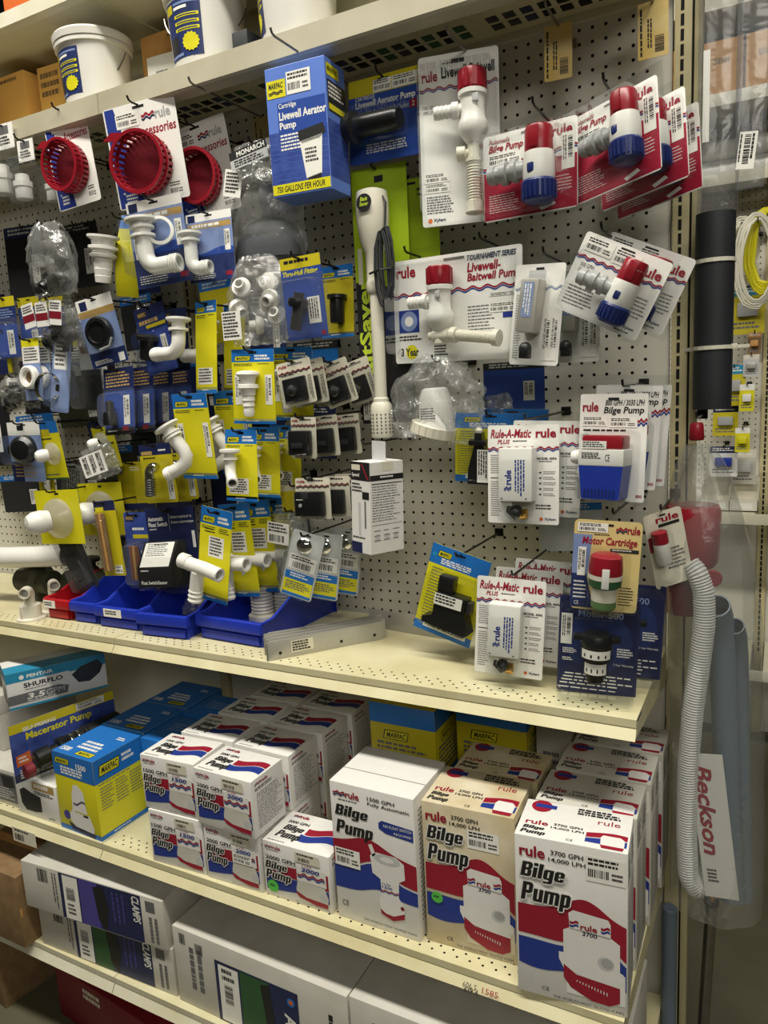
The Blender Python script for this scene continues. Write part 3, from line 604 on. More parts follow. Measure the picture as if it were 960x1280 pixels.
# ---- red strainer baskets on accessory cards
def strainer_card(key, label, u0, v0, u1, v1, rings=True, depth=.05, full=True):
    c = Card('strainer_card', label, 'pump strainer', P[key], 'paper', 'strainer cards'); f = c.f
    f.poly([(0.02, .01), (.15, .01), (.42, .99), (.02, .99)] if full else [(0, .01), (.16, .01), (.45, .99), (0, .99)], 'blue_ink', 1)
    f.sticker(.16, .08, .48, .22, 4); f.rule(.52, .10, .92, .20, True, 'grey_plastic', 2); f.text('Accessories', .40, .24, .97, .335, 'red_ink', 2, it=.12, bold=.02)
    f.fine(.12, .86, .32, .96, 3, 'sticker', 2, 3); f.sticker(.74, .82, .93, .96, 5, 0, 2)
    f.text('+', .08, .83, .13, .855, 'sticker', 2)
    c.done()
    x0, z1 = c.xz(u0, v0); x1, z0 = c.xz(u1, v1); rx, rz = (x1-x0)/2, (z1-z0)/2; r = rx
    M = T(((x0+x1)/2, -.003, (z0+z1)/2)) @ Matrix.Diagonal((1, 1, rz/rx, 1)) @ OUT
    with part('strainer_basket', c.root, M) as mb:
        mb.lathe([(r*.88, .0), (r*.9, .003), (r*.55, .004)], 'maroon', None, 32, True, True)
        n = 30
        for k in range(n):
            a = 2*PI*k/n; b = a+2*PI/n*.55
            q = [(math.cos(t)*rr, math.sin(t)*rr) for t, rr in ((a, r*.86), (b, r*.86), (b, r*.93), (a, r*.93))]
            mb.prism(q, .003, depth-.002, 'red_plastic')
        for t in (depth-.004, depth*.5): mb.lathe([(r*.9, t-.002), (r*.98, t-.001), (r*.98, t+.003), (r*.88, t+.003), (r*.86, t)], 'red_plastic', None, 32, False, False)
    with part('locking_tab', c.root) as mb:
        mb.prism([(x0-r*.1, z1-rz*.18), (x0+r*.25, z1+rz*.02), (x0+r*.9, z1-rz*.10), (x0+r*.9, z1-rz*.22), (x0+r*.3, z1-rz*.25)], depth-.012, depth-.003, 'red_plastic', SIDE)
    return c
c = strainer_card('acc_left', 'smaller red strainer basket on a white card at the far left of the top row', .10, .36, .93, .90); hook_for(c, 'wire peg hook holding the leftmost strainer card', steel=False)
c = strainer_card('acc_mid', 'large red strainer basket on a white card, front and widest of the strainer cards', .14, .31, .89, .94, depth=.05); hook_for(c, 'wire peg hook holding the widest strainer card')
px = P['acc_right']; P['acc_right'] = (px[0]-.03, px[1]+.03, px[2], -2, -9, 8, .16, .21)
c = strainer_card('acc_right', 'red strainer basket on a white card tilted half behind the widest strainer card', .12, .30, .84, .90, depth=.04); hook_for(c, 'wire peg hook holding the tilted strainer card')

# ---- boxed aerator pump hanging by its tab
x, y, z, rx, ry, rz, w, h = P['aer_box']; D = .085
t = thing('aerator_pump_box', 'blue hanging carton of a cartridge livewell aerator pump, 750 gallons per hour', 'pump box', (x, y, z), (0, 0, 4))
mb = MB(); mb.box(-w/2, w/2, 0, D, -h/2, h/2, 'periwinkle', bev=.0015)
f = Face(mb, T((-w/2, -.0002, h/2)), w, h)
f.rect(.01, .50, .99, .92, 'sea_blue', 1)
for k in range(9): f.wave(.02, .98, .53+.042*k, .004, .004, 3+k % 3, 2, 'cobalt', 'periwinkle')
f.rect(.01, .905, .99, .985, 'yellow', 3); f.text('750 GALLONS PER HOUR', .08, .92, .9, .97, 'ink', 4, it=.15, bold=.02)
f.rect(.02, .10, .34, .235, 'yellow', 2); f.text('MARPAC', .05, .12, .3, .165, 'ink', 3, it=.2, bold=.03); f.wave(.05, .29, .185, .006, .01, 2, 3, 'ink', 'ink')
f.sticker(.36, .06, .76, .23, 6, 0, 3, True)
f.rect(.18, .28, .98, .60, 'cobalt', 2); f.text('Cartridge', .2, .285, .50, .335, 'sticker', 3, bold=.01)
f.text('Livewell Aerator', .2, .35, .99, .415, 'sticker', 3, bold=.03); f.text('Pump', .2, .43, .48, .50, 'sticker', 3, bold=.03); f.fine(.2, .525, .6, .66, 5, 'sticker', 3, 5, fill=.5)
f.poly([(.5, .52), (.92, .49), (.96, .56), (.86, .60), (.56, .62), (.5, .58)], 'ink', 4); f.poly([(.52, .60), (.9, .57), (.86, .87), (.60, .89)], 'sticker', 4); f.fine(.60, .66, .84, .78, 4, 'ink', 5, 3)
f.poly([(.62, .885), (.85, .865), (.84, .905), (.64, .905)], 'ink', 4); f.rect(.68, .9, .80, .985, 'ink', 2.5)
fs = Face(mb, T((w/2+.0002, 0, h/2)) @ Matrix.Rotation(PI/2, 4, 'Z'), D, h)
fs.rect(.01, .46, .99, .90, 'sea_blue', 1); fs.rect(.06, .04, .66, .13, 'yellow', 2); fs.text('MARPAC', .1, .06, .6, .1, 'ink', 3, it=.2, bold=.03); fs.rect(.08, .16, .98, .40, 'ink', 1); fs.fine(.12, .18, .95, .3, 4, 'sticker', 2, 3); fs.rect(.1, .34, .98, .385, 'yellow', 2)
for k in range(7): fs.wave(.02, .98, .50+.05*k, .004, .004, 3+k % 2, 2, 'cobalt', 'periwinkle')
fb = Face(mb, T((-w/2, 0, -h/2-.0002)) @ Matrix.Rotation(PI/2, 4, 'X') , w, D)
mb.build('carton', t, 0)
mb = MB(); mb.box(-.028, .028, D*.5, D*.5+.001, h/2, h/2+.035, 'cream'); mb.build('hang_tab', t)
hook(x, 0, z+h/2+.025, 'steel peg hook above the blue aerator pump carton', .34, True)

c = Card('aerator_blister_pack', 'blue blister card with a black inline aerator pump, beside the blue carton', 'aerator pump pack', P['aer_blister'], 'cobalt'); f = c.f
f.rect(0, .0, 1, .2, 'yellow_dim', 1); f.sticker(.36, .05, .62, .19, 5); f.sticker(.63, .05, .98, .19, 9); f.text('Livewell Aerator Pump', .1, .26, .95, .36, 'sticker', 2, bold=.03); f.text('CARTRIDGE', .1, .205, .38, .25, 'sticker', 2); f.text('In Line with Standard 3/4" Outlet', .06, .38, .86, .44, 'sticker', 2)
f.fine(.25, .47, .8, .53, 2, 'sticker', 2); f.fine(.25, .78, .9, .9, 4, 'sticker', 2, 5); f.rect(.87, .36, .97, .46, 'red_ink', 2); f.text('2', .9, .38, .94, .44, 'sticker', 3); c.done()
with part('pump_cylinder', c.root, c.at(.06, .62, -.035) @ R(90, 'Y')) as mb:
    mb.lathe([(.020, -.01), (.024, .0), (.024, .018), (.031, .02), (.031, .03), (.022, .034), (.021, .125), (.018, .132)], 'black_plastic'); mb.lathe([(.016, -.03), (.021, -.028), (.021, -.01)], 'cream_plastic')
c.blister(.04, .40, .95, .86, .058); hook_for(c, 'wire peg hook holding the inline aerator pump card')

# ---- tall livewell pump
c = Card('livewell_pump_pack', 'tall white blister card with a red-capped livewell pump and threaded tail', 'livewell pump pack', P['live_tall']); f = c.f
f.rule(.04, .085, .24, .15); f.text('Livewell-Baitwell', .29, .075, .95, .14, 'ink', 3, bold=.035); f.fine(.3, .05, .6, .065, 1); f.wave(.01, .99, .185, .007, .009, 7); f.text('500 GPH', .05, .285, .2, .305, 'ink'); f.text('1892 LPH', .05, .315, .2, .335, 'ink')
f.sticker(.04, .685, .36, .74, 3); f.sticker(.04, .745, .36, .80, 4); f.fine(.06, .82, .42, .93, 7, 'ink_grey', 2, 7); f.text('Xylem', .14, .952, .3, .98, 'navy', 2, bold=.03); f.disc(.1, .965, .03, 'orange_ink', 2); c.done()
livewell_pump(c, .70, .35, .0255); c.blister(.05, .12, .98, .98, .068, flange=.008); c.shell(-.04, -.035, 1.03, 1.01); hook_for(c, 'long steel peg hook holding the tall livewell pump card', .09, .6, .01, True)

# ---- red carded automatic pumps
def red_pack(key, label, u, v, s):
    c = Card('bilge_pump_pack', label, 'bilge pump pack', P[key], 'paper', BPCK); f = c.f
    f.strip(0.005, .995, lambda u: .42-.03*u+.012*math.sin(40*u), lambda u: .985, 'red_card', 1, 40); f.wave(.0, 1, .36, .012, .022, 7, 2, slope=-.06)
    f.text('Automatic', .06, .055, .30, .105, 'red_ink', 3, it=.3, bold=.02); f.text('Bilge Pump', .06, .12, .44, .225, 'red_ink', 3, it=.3, bold=.028); f.sticker(.05, .235, .42, .36, 5); f.rule(.74, .06, .95, .18)
    f.sticker(.84, .16, .97, .56, 3, 1); f.fine(.06, .70, .42, .92, 8, 'paper', 2, 3, fill=.3); f.fine(.78, .62, .95, .8, 5, 'paper', 2, 4, fill=.3); f.poly([(.60, .93), (.75, .88), (.78, .92), (.63, .97)], 'paper', 2); c.done()
    auto_pump(c, u, v, s); c.blister(.03, .10, .92, .97, s*2.3); c.shell(-.05, -.13, 1.05, 1.04); return c
P['red1'] = (.112, -.215, 2.064, -2, -.2, -5.5, .178, .150)
c = red_pack('red1', 'red and white automatic bilge pump card, left of the two red cards facing out', .67, .53, .028); hook_for(c, 'wire peg hook with upturned tip holding the left red pump card', .07, .66, -.06)
P['red2'] = (.262, -.235, 2.077, -6, -7.6, -24, .170, .150)
c = red_pack('red2', 'red and white automatic bilge pump card turned aside, right of two facing out', .74, .50, .025); hook_for(c, 'wire peg hook with upturned tip holding the turned red pump card', .06, .5, -.06)
for k, (dx, dy, dz) in enumerate(((.032, .080, .000), (.046, .155, -.005))):
    dup(c.root, (dx, dy, dz), ('red pump card just behind the turned one, its right edge showing', 'rearmost red pump card against the right upright')[k])
d1 = [o for o in COL.objects if o.get('label', '').startswith('red and white automatic bilge pump card, left')][0]

# ---- yellow shelf tags on their own hooks
def shelf_tag(key, label, hl, over=.09):
    c = Card('stock_tag', label, 'stock tag', P[key], 'tag_yellow', 'yellow stock tags', rad=.003, part='tag_card', hang=False); f = c.f
    f.bars(.56, .62, .86, .93, 2, 4, 1); f.fine(.08, .1, .2, .95, 1, 'ink', 2, 2, rot=1); f.fine(.32, .3, .5, .95, 2, 'ink', 2, 3, rot=1); c.done(); hook_for(c, hl, over, .5, .04, True)
shelf_tag('tag1', 'worn yellow stock tag hanging alone, left of the two at the upper right', 'bare peg hook carrying the left yellow tag')
shelf_tag('tag2', 'yellow stock tag beside the slotted upright at the top right', 'bare peg hook carrying the yellow tag beside the upright')
P['tag3'] = (-.592, -.03, 2.301, 0, 0, 0, .05, .091)
shelf_tag('tag3', 'yellow stock tag left of the blue aerator carton', 'bare peg hook carrying the yellow tag left of the carton', .25)

# ---- lime card with the white stick aerator
P['saver'] = (-.230, -.145, 1.885, -2, -.5, 2, .128, .53)
c = Card('stick_aerator_card', 'tall lime and black card with a white stick aerator and coiled black cord', 'bait aerator', P['saver'], 'ink', rad=.004); f = c.f
f.rect(0, 0, 1, .40, 'lime', 1); f.poly([(0, .40), (1, .40), (1, .43), (.4, .47), (0, .43)], 'lime', 1); f.text('BaitSaver', .02, .41, .26, .865, 'lime_text', 2, bold=.03, rot=90); f.rect(.06, .30, .14, .44, 'cream', 3); f.sticker(.03, .875, .25, .985, 5, 1, 4); c.done()
M = c.at(.50, 0, -.035)
with part('motor_head', c.root, M) as mb:
    mb.lathe([(.018, .055), (.031, .06), (.034, .08), (.034, .115), (.028, .16), (.019, .18), (.018, .235), (.0195, .24), (.0195, .255), (.015, .262)], 'cream_plastic', DOWN)
    f2 = Face(mb, T((-.017, -.0375, -.070)), .034, .036); f2.disc(.5, .5, .5, 'ink', 1, 24); f2.text('Bait', .25, .2, .75, .42, 'lime_text', 2, it=.2, bold=.025); f2.text('Saver', .2, .46, .8, .68, 'lime_text', 2, it=.2, bold=.025)
with part('aerator_tube', c.root, M) as mb: mb.lathe([(.0135, .255), (.0135, .475), (.017, .478), (.017, .49)], 'cream_plastic', DOWN)
with part('strainer_foot', c.root, M) as mb:
    mb.lathe([(.018, .485), (.022, .49), (.024, .505), (.024, .555), (.022, .56)], 'cream_plastic', DOWN)
    for i in range(16):
        for j in range(6):
            a = 2*PI*i/16; mb.box(-.0014, .0014, -.0006, .0006, -.0014, .0014, 'charcoal', DOWN @ Matrix.Rotation(a, 4, 'Z') @ T((0, -.0241, .511+.0075*j)))
with part('cord_coil', c.root, M) as mb:
    pts = [(.03, -.012, -.075), (.040, -.02, -.09), (.036, -.02, -.14)]
    rg = random.Random(2)
    for k in range(9):
        o = rg.uniform(-.006, .006)
        for q in range(10): a = 2*PI*q/10; pts.append((.034+o+(.013+.002*(k % 3))*math.cos(a), -.02-.003*(k % 4), -.215+.075*math.sin(a)+o))
    mb.tube(pts, .0022, 'black_matt', 6)
with part('cord_tie', c.root, M) as mb: mb.tube([(.0, -.026, -.225), (.03, -.040, -.222), (.052, -.03, -.220)], .0025, 'black_plastic', 6)
hook_for(c, 'wire peg hook holding the lime stick aerator card', .02, .45, .015)
c = Card('stick_aerator_card', 'lime green card showing behind the stick aerator, upper part only', 'bait aerator', (-.170, -.11, 2.02, 0, 0, 4, .115, .2), 'lime', rad=.004); c.f.fine(.6, .1, .9, .2, 2, 'ink', 2); c.done()

# ---- tournament pump, wide card
P['tourn'] = (-.050, -.19, 1.844, 0, 1, -8, .290, .205)
c = Card('livewell_pump_pack', 'wide white card with a red-capped livewell pump and long side tail, mid board', 'livewell pump pack', P['tourn']); f = c.f
f.rule(.03, .06, .19, .17); f.text('TOURNAMENT SERIES', .60, .035, .96, .085, 'navy', 3, it=.25, bold=.03); f.text('Livewell-', .60, .105, .85, .19, 'red_ink', 3, it=.15, bold=.03); f.text('Baitwell Pump', .60, .20, .985, .295, 'red_ink', 3, it=.15, bold=.03)
f.wave(.0, 1., .325, .014, .016, 9); f.sticker(.76, .40, .99, .43, 3); f.sticker(.76, .49, .99, .575, 7); f.rect(.86, .58, .99, .63, 'blue_ink', 2); f.rect(.04, .48, .21, .70, 'blue_ink', 2); f.disc(.125, .59, .07, 'pale_blue', 3); f.disc(.125, .59, .035, 'paper', 4); f.fine(.04, .73, .24, .79, 2, 'ink', 2); f.fine(.6, .50, .8, .74, 8, 'ink_grey', 2, 5, fill=.35); f.text('3 Year', .05, .85, .2, .93, 'ink', 2, bold=.03); f.disc(.14, .89, .05, 'yellow', 1); f.fine(.33, .84, .45, .95, 4, 'ink', 2, 3); c.done()
livewell_pump(c, .44, .40, .0245, 'side'); c.blister(.05, .08, .92, .92, .062); c.shell(-.04, -.1, 1.03, 1.03); hook_for(c, 'wire peg hook above the wide livewell pump card, left', .01, .12, -.06); hook_for(c, 'wire peg hook above the wide livewell pump card, right', .02, .72, -.07)

# ---- silver bulb switch packs
P['bulb'] = (.127, -.235, 1.812, -3, 5, -12, .100, .178)
c = Card('float_switch_pack', 'narrow white card with a silver slim switch in a long clear dome', 'float switch pack', P['bulb']); f = c.f
f.wave(.02, .98, .22, .012, .012, 5, 2, 'pale_grey', 'pale_blue'); f.rect(.28, .06, .62, .22, 'pale_grey', 2); f.fine(.06, .3, .2, .95, 26, 'ink_grey', 2, 3, fill=.4); f.sticker(.66, .50, .80, .95, 3, 1); f.sticker(.82, .5, .95, .95, 8, 1); c.done()
with part('silver_housing', c.root, c.at(.46, .45, -.018) @ R(3, 'Y')) as mb:
    mb.box(-.018, .018, -.014, .016, -.042, .052, 'zinc', bev=.004); fz = Face(mb, T((-.010, -.0142, .045)), .02, .06); fz.rect(0, 0, 1, 1, 'pale_blue', 1); fz.fine(.1, .05, .9, .95, 3, 'sticker', 2, rot=1)
with part('switch_contact', c.root, c.at(.42, .84, -.018)) as mb: mb.sphere((0, 0, 0), .012, 'charcoal'); mb.box(-.006, .012, -.012, .004, -.018, -.002, 'black_plastic', bev=.002)
c.blister(.24, .16, .62, .97, .04, 'clear_blister'); c.shell(-.06, -.12, 1.04, 1.04); hook_for(c, 'wire peg hook holding the silver switch packs', .03, .62, -.06)
dup(c.root, (.048, .075, .002), 'second silver switch pack, half hidden behind the first', (0, -4, 8))

# ---- tilted white cards
def white_pump(key, label):
    c = Card('bilge_pump_pack', label, 'bilge pump pack', P[key], 'paper', BPCK); f = c.f
    f.rule(.70, .13, .95, .25); f.wave(.0, 1., .28, .012, .02, 9, 2, slope=.01); f.sticker(.04, .04, .36, .22, 3); f.sticker(.38, .06, .68, .24, 8); f.text('500 GPH', .08, .36, .24, .41, 'ink'); f.text('1892 LPH', .08, .43, .24, .48, 'ink')
    f.fine(.06, .66, .4, .92, 6, 'ink_grey', 2, 5, fill=.35); f.fine(.76, .5, .96, .78, 6, 'ink_grey', 2, 5, fill=.35); f.text('Xylem', .8, .87, .93, .92, 'navy', 2, bold=.03); f.fine(.72, .94, .94, .97, 1, 'ink'); c.done()
    auto_pump(c, .665, .53, .0235); c.blister(.06, .20, .90, .97, .055); c.shell(-.05, -.13, 1.05, 1.05); return c
P['tilt'] = (.266, -.27, 1.845, 2, 27, 3, .152, .132)
c = white_pump('tilt', 'white bilge pump card hanging askew, tilted clockwise, in front of its twin'); hook_for(c, 'wire peg hook holding the askew bilge pump cards', .01, .15, -.05)
dup(c.root, (.028, .075, .008), 'white bilge pump card hanging askew behind the front askew one', (0, -2, 0))

# ---- thru-hull cards with white elbows
def pale_card(key, label, n, pts, r, fl, cat='thru-hull pack'):
    c = Card('fitting_card', label, cat, P[key], 'pale_blue', 'pale blue fitting cards', rad=.003); f = c.f
    f.rect(0, .0, 1, .12, 'paper', 1); f.rect(.04, .02, .2, .12, 'navy', 2); f.rect(.02, .15, .98, .23, 'gold_ink', 1); f.fine(.12, .165, .9, .215, 1, 'sticker', 2, 4, fill=.8); f.rect(.0, .62, 1, 1, 'navy_card', 1); f.strip(0, 1, lambda u: .55+.04*math.sin(6*u), lambda u: .63, 'cobalt', 1, 10)
    f.sticker(.82, .28, .94, .58, 3, 1); f.sticker(.05, .42, .17, .66, 7, 1); f.fine(.06, .86, .6, .97, 4, 'sticker', 2, 4, fill=.4); f.rect(.8, .88, .94, .94, 'red_ink', 2); c.done(); return c
c = pale_card('elbow1', 'pale blue card with a white elbow thru-hull, front one below the strainers', 0, 0, 0, 0)
x0, z0 = c.xz(.38, .28); x1, z1 = c.xz(.95, .82)
elbow_fit(c, [(x0, -.035, z0), (x0, -.035, z0-.05)]+arc((x0+.03, -.035, z1+.03), .03, 180, 270, (1,0,0), (0,0,1))[0:]+[(x1, -.035, z1)], .019, (.012, .03), flange=.036)
with part('lock_ring', c.root, c.at(.66, .42, -.028) @ R(20, 'Z')) as mb: mb.lathe([(.024, -.004), (.031, -.003), (.031, .004), (.024, .005)], 'white_plastic', OUT, 28, False, False); mb.lathe([(.024, .005), (.024, -.004)], 'white_plastic', OUT, 28, False, False)
c.blister(.04, .24, .98, .90, .06); hook_for(c, 'wire peg hook holding the front white elbow card')
c = pale_card('elbow2', 'pale blue card with a white elbow thru-hull, right of and behind the front one', 0, 0, 0, 0)
x0, z0 = c.xz(.22, .34); x1, z1 = c.xz(.62, .84)
elbow_fit(c, [(x0, -.03, z0), (x0, -.03, z0-.03)]+arc((x0+.02, -.03, z1+.02), .02, 180, 270, (1,0,0), (0,0,1))+[(x1, -.03, z1)], .015, (.01,), flange=.026); c.blister(.04, .26, .75, .96, .05); hook_for(c, 'wire peg hook holding the second white elbow card')

# ---- white stepped thru-hull on a bent yellow strip
t = Card('fitting_card', 'white stepped thru-hull on a bent bright yellow strip card', 'thru-hull pack', (-.885, -.20, 2.040, 2, 8, 24, .055, .19), None, rad=.002)
with part('bent_strip', t.root) as mb:
    n = 12
    for k in range(n):
        a0, a1 = k/n, (k+1)/n; g = lambda a: (-.035*math.sin(a*PI*.75), .095-.19*a)
        (ya, za), (yb, zb) = g(a0), g(a1); mb.add([(-.0275, ya, za), (-.0275, yb, zb), (.0275, yb, zb), (.0275, ya, za)], [(0,1,2,3)], 'sky_blue' if k < 2 else 'yellow'); mb.add([(-.0275, ya+.001, za), (-.0275, yb+.001, zb), (.0275, yb+.001, zb), (.0275, ya+.001, za)], [(3,2,1,0)], 'yellow')
with part('thru_hull', t.root, T((-.045, -.062, .035)) @ DOWN) as mb:
    mb.lathe([(.012, -.004), (.037, -.002), (.037, .003), (.028, .008), (.026, .02), (.034, .022), (.034, .028), (.026, .03), (.025, .038), (.032, .040), (.030, .046), (.021, .05), (.021, .058), (.022, .059), (.020, .072), (.021, .073), (.0185, .088), (.0195, .089), (.017, .104), (.013, .104), (.013, .06)], 'white_plastic')
hook(-.885, 0, 2.125, 'wire peg hook holding the yellow strip thru-hull', .25)

# ---- bags
def bag(name, label, cat, loc, w, h, d, film='bag_film', seed=1, rot=(0, 0, 0), group=None, top=.25, wr=.012, nu=18, nv=22):
    """pillow-shaped plastic bag pinched at the top; origin at its centre"""
    t = thing(name, label, cat, loc, rot, group); mb = MB(); vs = []; fs = []
    for sgn in (-1, 1):
        b = len(vs)
        for j in range(nv+1):
            v = j/nv; z = h/2-h*v; wid = w*(top+(1-top)*min(1, (v/.38))**.8)*(1-.10*max(0, v-.85)/.15)
            for i in range(nu+1):
                u = i/nu*2-1; p = Vector((u*3+seed*7.1, v*4, sgn*2.+seed)); dpt = d/2*(1-abs(u)**3)*math.sin(PI*min(1, .06+v*.94)**.85)**.6
                nn = noise.noise(p*1.6)*.6+noise.noise(p*4)*.35+noise.noise(p*8)*.15
                vs.append((u*wid/2+wr*.8*noise.noise(p*2.3+Vector((9, 0, 0))), sgn*max(.0012, dpt+wr*nn*(1-abs(u)**4)), z+wr*.6*noise.noise(p*2+Vector((0, 5, 0)))))
        for j in range(nv):
            for i in range(nu):
                a = b+j*(nu+1)+i; q = (a, a+1, a+nu+2, a+nu+1); fs.append(q if sgn > 0 else q[::-1])
    mb.add(vs, fs, film); mb.build('plastic_film', t, 180); return t

# dark dome in a grey bag, with its label
t = bag('bagged_dome', 'dark grey rubber dome in a clear bag, hanging left of the blue aerator carton', 'bagged part', (-.512, -.15, 2.085), .20, .24, .10, 'bag_haze', 3)
with part('rubber_dome', t, T((0, 0, -.09))) as mb: mb.lathe([(.092, 0), (.091, .022), (.084, .048), (.066, .072), (.038, .086), (.016, .088), (.014, .12), (.02, .125), (.02, .16), (.014, .165)], 'dark_grey_rubber', Matrix.Diagonal((1, .5, 1, 1)), 32)
with part('price_label', t, T((-.045, -.056, .07)) @ R(14, 'Y')) as mb: mb.box(-.024, .024, 0, .0008, -.028, .028, 'sticker'); Face(mb, T((-.024, -.0002, .028)), .048, .056).fine(.1, .1, .9, .9, 6, 'ink', 1, 4)
hook(-.512, 0, 2.20, 'wire peg hook holding the bagged dark dome', .18)
t = bag('bagged_part', 'grey bag with a black and white header, between the strainers and the blue carton', 'bagged part', (-.495, -.20, 2.185), .12, .09, .03, 'bag_haze', 8, top=.8)
with part('header_label', t, T((0, -.024, .012)) @ R(-8, 'Y')) as mb:
    mb.box(-.05, .05, 0, .001, -.016, .02, 'pale_grey'); f = Face(mb, T((-.05, -.0002, .02)), .1, .036); f.rect(.0, .0, 1, .45, 'charcoal', 1); f.text('MONARCH', .2, .08, .95, .38, 'sticker', 2, bold=.03); f.fine(.1, .55, .9, .95, 3, 'ink', 1)
hook(-.495, 0, 2.225, 'wire peg hook holding the black and white header bag', .22)
# bag of white fittings
t = bag('bagged_fittings', 'clear bag crowded with white pipe fittings, left of the blue fitting card', 'bagged fittings', (-.485, -.24, 1.895), .17, .185, .075, 'bag_film', 5, top=.5)
rg = random.Random(4)
for k, (x, z, a) in enumerate(((-.03, .03, 20), (.035, .035, -10), (.02, -.005, 40), (-.045, -.01, 70), (.05, -.035, 10), (-.01, -.05, -50), (.045, .0, 0))):
    with part('white_fitting', t, T((x, -.018+.012*(k % 3), z)) @ R(a, 'Z') @ R(20*(k % 4)-20, 'X')) as mb: mb.lathe([(.012, -.01), (.018, -.008), (.021, .0), (.021, .006), (.012, .008), (.011, .022), (.008, .022), (.008, -.005)], 'white_plastic', OUT, 18)
with part('paper_label', t, T((-.045, -.045, -.05))) as mb: mb.box(-.025, .025, 0, .001, -.03, .03, 'sticker'); Face(mb, T((-.025, -.0002, .03)), .05, .06).fine(.06, .05, .94, .95, 8, 'ink', 1, 3)
hook(-.485, 0, 1.975, 'wire peg hook holding the bag of white fittings', .26)
# blue fitting card in a bag
c = Card('fitting_card', 'blue card reading thru-hull fittings with a black fitting, right of the white fittings bag', 'thru-hull pack', P['hull_card'], 'cobalt', rad=.003); f = c.f
f.rect(0, 0, 1, .14, 'yellow_dim', 1); f.fine(.1, .03, .9, .1, 1, 'ink', 2); f.text('Thru-Hull Fitting', .04, .16, .92, .24, 'yellow', 2, it=.15, bold=.03); f.rect(.58, .50, .88, .82, 'sticker', 2); f.fine(.62, .52, .85, .8, 4, 'ink', 3, 5, rot=1); f.rect(.85, .92, .95, .97, 'red_ink', 2); c.done()
with part('black_fitting', c.root, c.at(.42, .68, -.02)) as mb: mb.lathe([(.010, -.035), (.012, -.03), (.011, .01), (.020, .012), (.022, .02), (.020, .028), (.012, .03), (.011, .04)], 'black_plastic', R(15, 'Y'))
c.blister(.02, .28, .98, .97, .035, 'clear_dull'); c.shell(-.02, -.03, 1.02, 1.03); hook_for(c, 'wire peg hook holding the blue fitting card')
c = Card('fitting_card', 'yellow card with blue header and black fitting, behind the blue fitting card', 'thru-hull pack', P['hull_b1'], 'yellow_dim', rad=.003); marpac_card(c, yl='yellow_dim'); c.done()
with part('black_fitting', c.root, c.at(.62, .62, -.014)) as mb: mb.lathe([(.014, -.03), (.016, -.026), (.016, .02), (.022, .022), (.022, .03)], 'black_plastic')
hook_for(c, 'wire peg hook holding the yellow card behind the blue fitting card')

# dark round deck plate card, and dark fitting cards
def navy_pack(key, label, hd='paper', n=0, cat='fitting pack'):
    c = Card('fitting_card', label, cat, P[key], 'navy_card', rad=.003); f = c.f
    f.rect(0, 0, 1, .17, hd, 1); f.fine(.1, .19, .9, .26, 1, 'gold_ink', 2, 3, fill=.8); return c
c = navy_pack('disc', 'pale card with a black round cap under clear plastic, left of the white elbow')
f = c.f; f.rect(0, .17, 1, .27, 'gold_ink', 1); f.rect(0, .27, 1, .78, 'pale_blue', 1); f.rect(.08, .03, .28, .16, 'navy', 2); f.fine(.1, .9, .6, .97, 3, 'sticker', 2); f.rect(.78, .86, .94, .98, 'sticker', 2); c.done()
with part('black_cap', c.root, c.at(.50, .52, -.004)) as mb: mb.lathe([(.037, 0), (.038, .01), (.034, .016), (.026, .017), (.024, .013)], 'black_plastic', OUT, 30); mb.tube([(-.005, -.014, -.041), (.025, -.014, -.038), (.036, -.012, -.02)], .003, 'grey_plastic', 8)
c.blister(.06, .24, .96, .80, .028); hook_for(c, 'wire peg hook holding the black round cap card')
for key, lb, hl in (('dark1', 'dark blue card with yellow lines and a black fitting, leaning left', 'the leaning dark blue card'), ('dark2', 'dark blue card half hidden behind the leaning dark card', None)):
    c = navy_pack(key, lb, 'navy'); f = c.f; f.rect(.1, .05, .4, .15, 'charcoal', 2); f.text('MARPAC', .12, .07, .38, .13, 'gold_ink', 3, bold=.02); f.rect(.3, .27, .95, .32, 'yellow_dim', 2); f.rect(.0, .36, 1, 1, 'sea_blue' if key == 'dark1' else 'navy', 1); f.sticker(.68, .46, .86, .78, 4, 1); c.done()
    with part('black_fitting', c.root, c.at(.35, .6, -.018)) as mb: mb.lathe([(.014, -.03), (.017, -.026), (.017, .015), (.026, .017), (.026, .026), (.018, .03)], 'black_plastic', R(20, 'Y'))
    c.blister(.05, .36, .95, .95, .04); 
    if hl: hook_for(c, 'wire peg hook holding '+hl)
# pack of silver clips between them
t = bag('bagged_clips', 'small clear pack of shiny metal clips behind the black round cap card', 'bagged part', (-.845, -.22, 1.86), .05, .13, .03, 'bag_film', 12, top=.8)
with part('metal_clips', t) as mb:
    for k in range(5): mb.tube(arc((0, -.004+.003*k, -.04+.018*k), .014, 0, 330, (1,0,0), (0,0,1), 12), .002, 'chrome', 6)
hook(-.845, 0, 1.92, 'wire peg hook holding the metal clips', .235)

# white elbow on narrow yellow card
c = Card('fitting_card', 'narrow yellow card with a white elbow pipe reaching left', 'thru-hull pack', P['belbow'], 'yellow', rad=.003); marpac_card(c, head=.13); f = c.f; f.rect(.12, .72, .8, .9, 'paper', 2); f.fine(.15, .73, .77, .89, 5, 'ink', 3, 4); c.done()
x0, z0 = c.xz(.0, .27); 
elbow_fit(c, [(x0, -.05, z0+.01), (x0, -.05, z0-.03)]+arc((x0-.028, -.05, z0-.035), .028, 0, -90, (1,0,0), (0,0,1))+[(x0-.085, -.05, z0-.063)], .0155, (.018,), flange=.028)
hook_for(c, 'wire peg hook holding the narrow yellow elbow card')
d = dup(c.root, (.018, .078, -.004), 'second narrow yellow elbow card, behind the first'); 
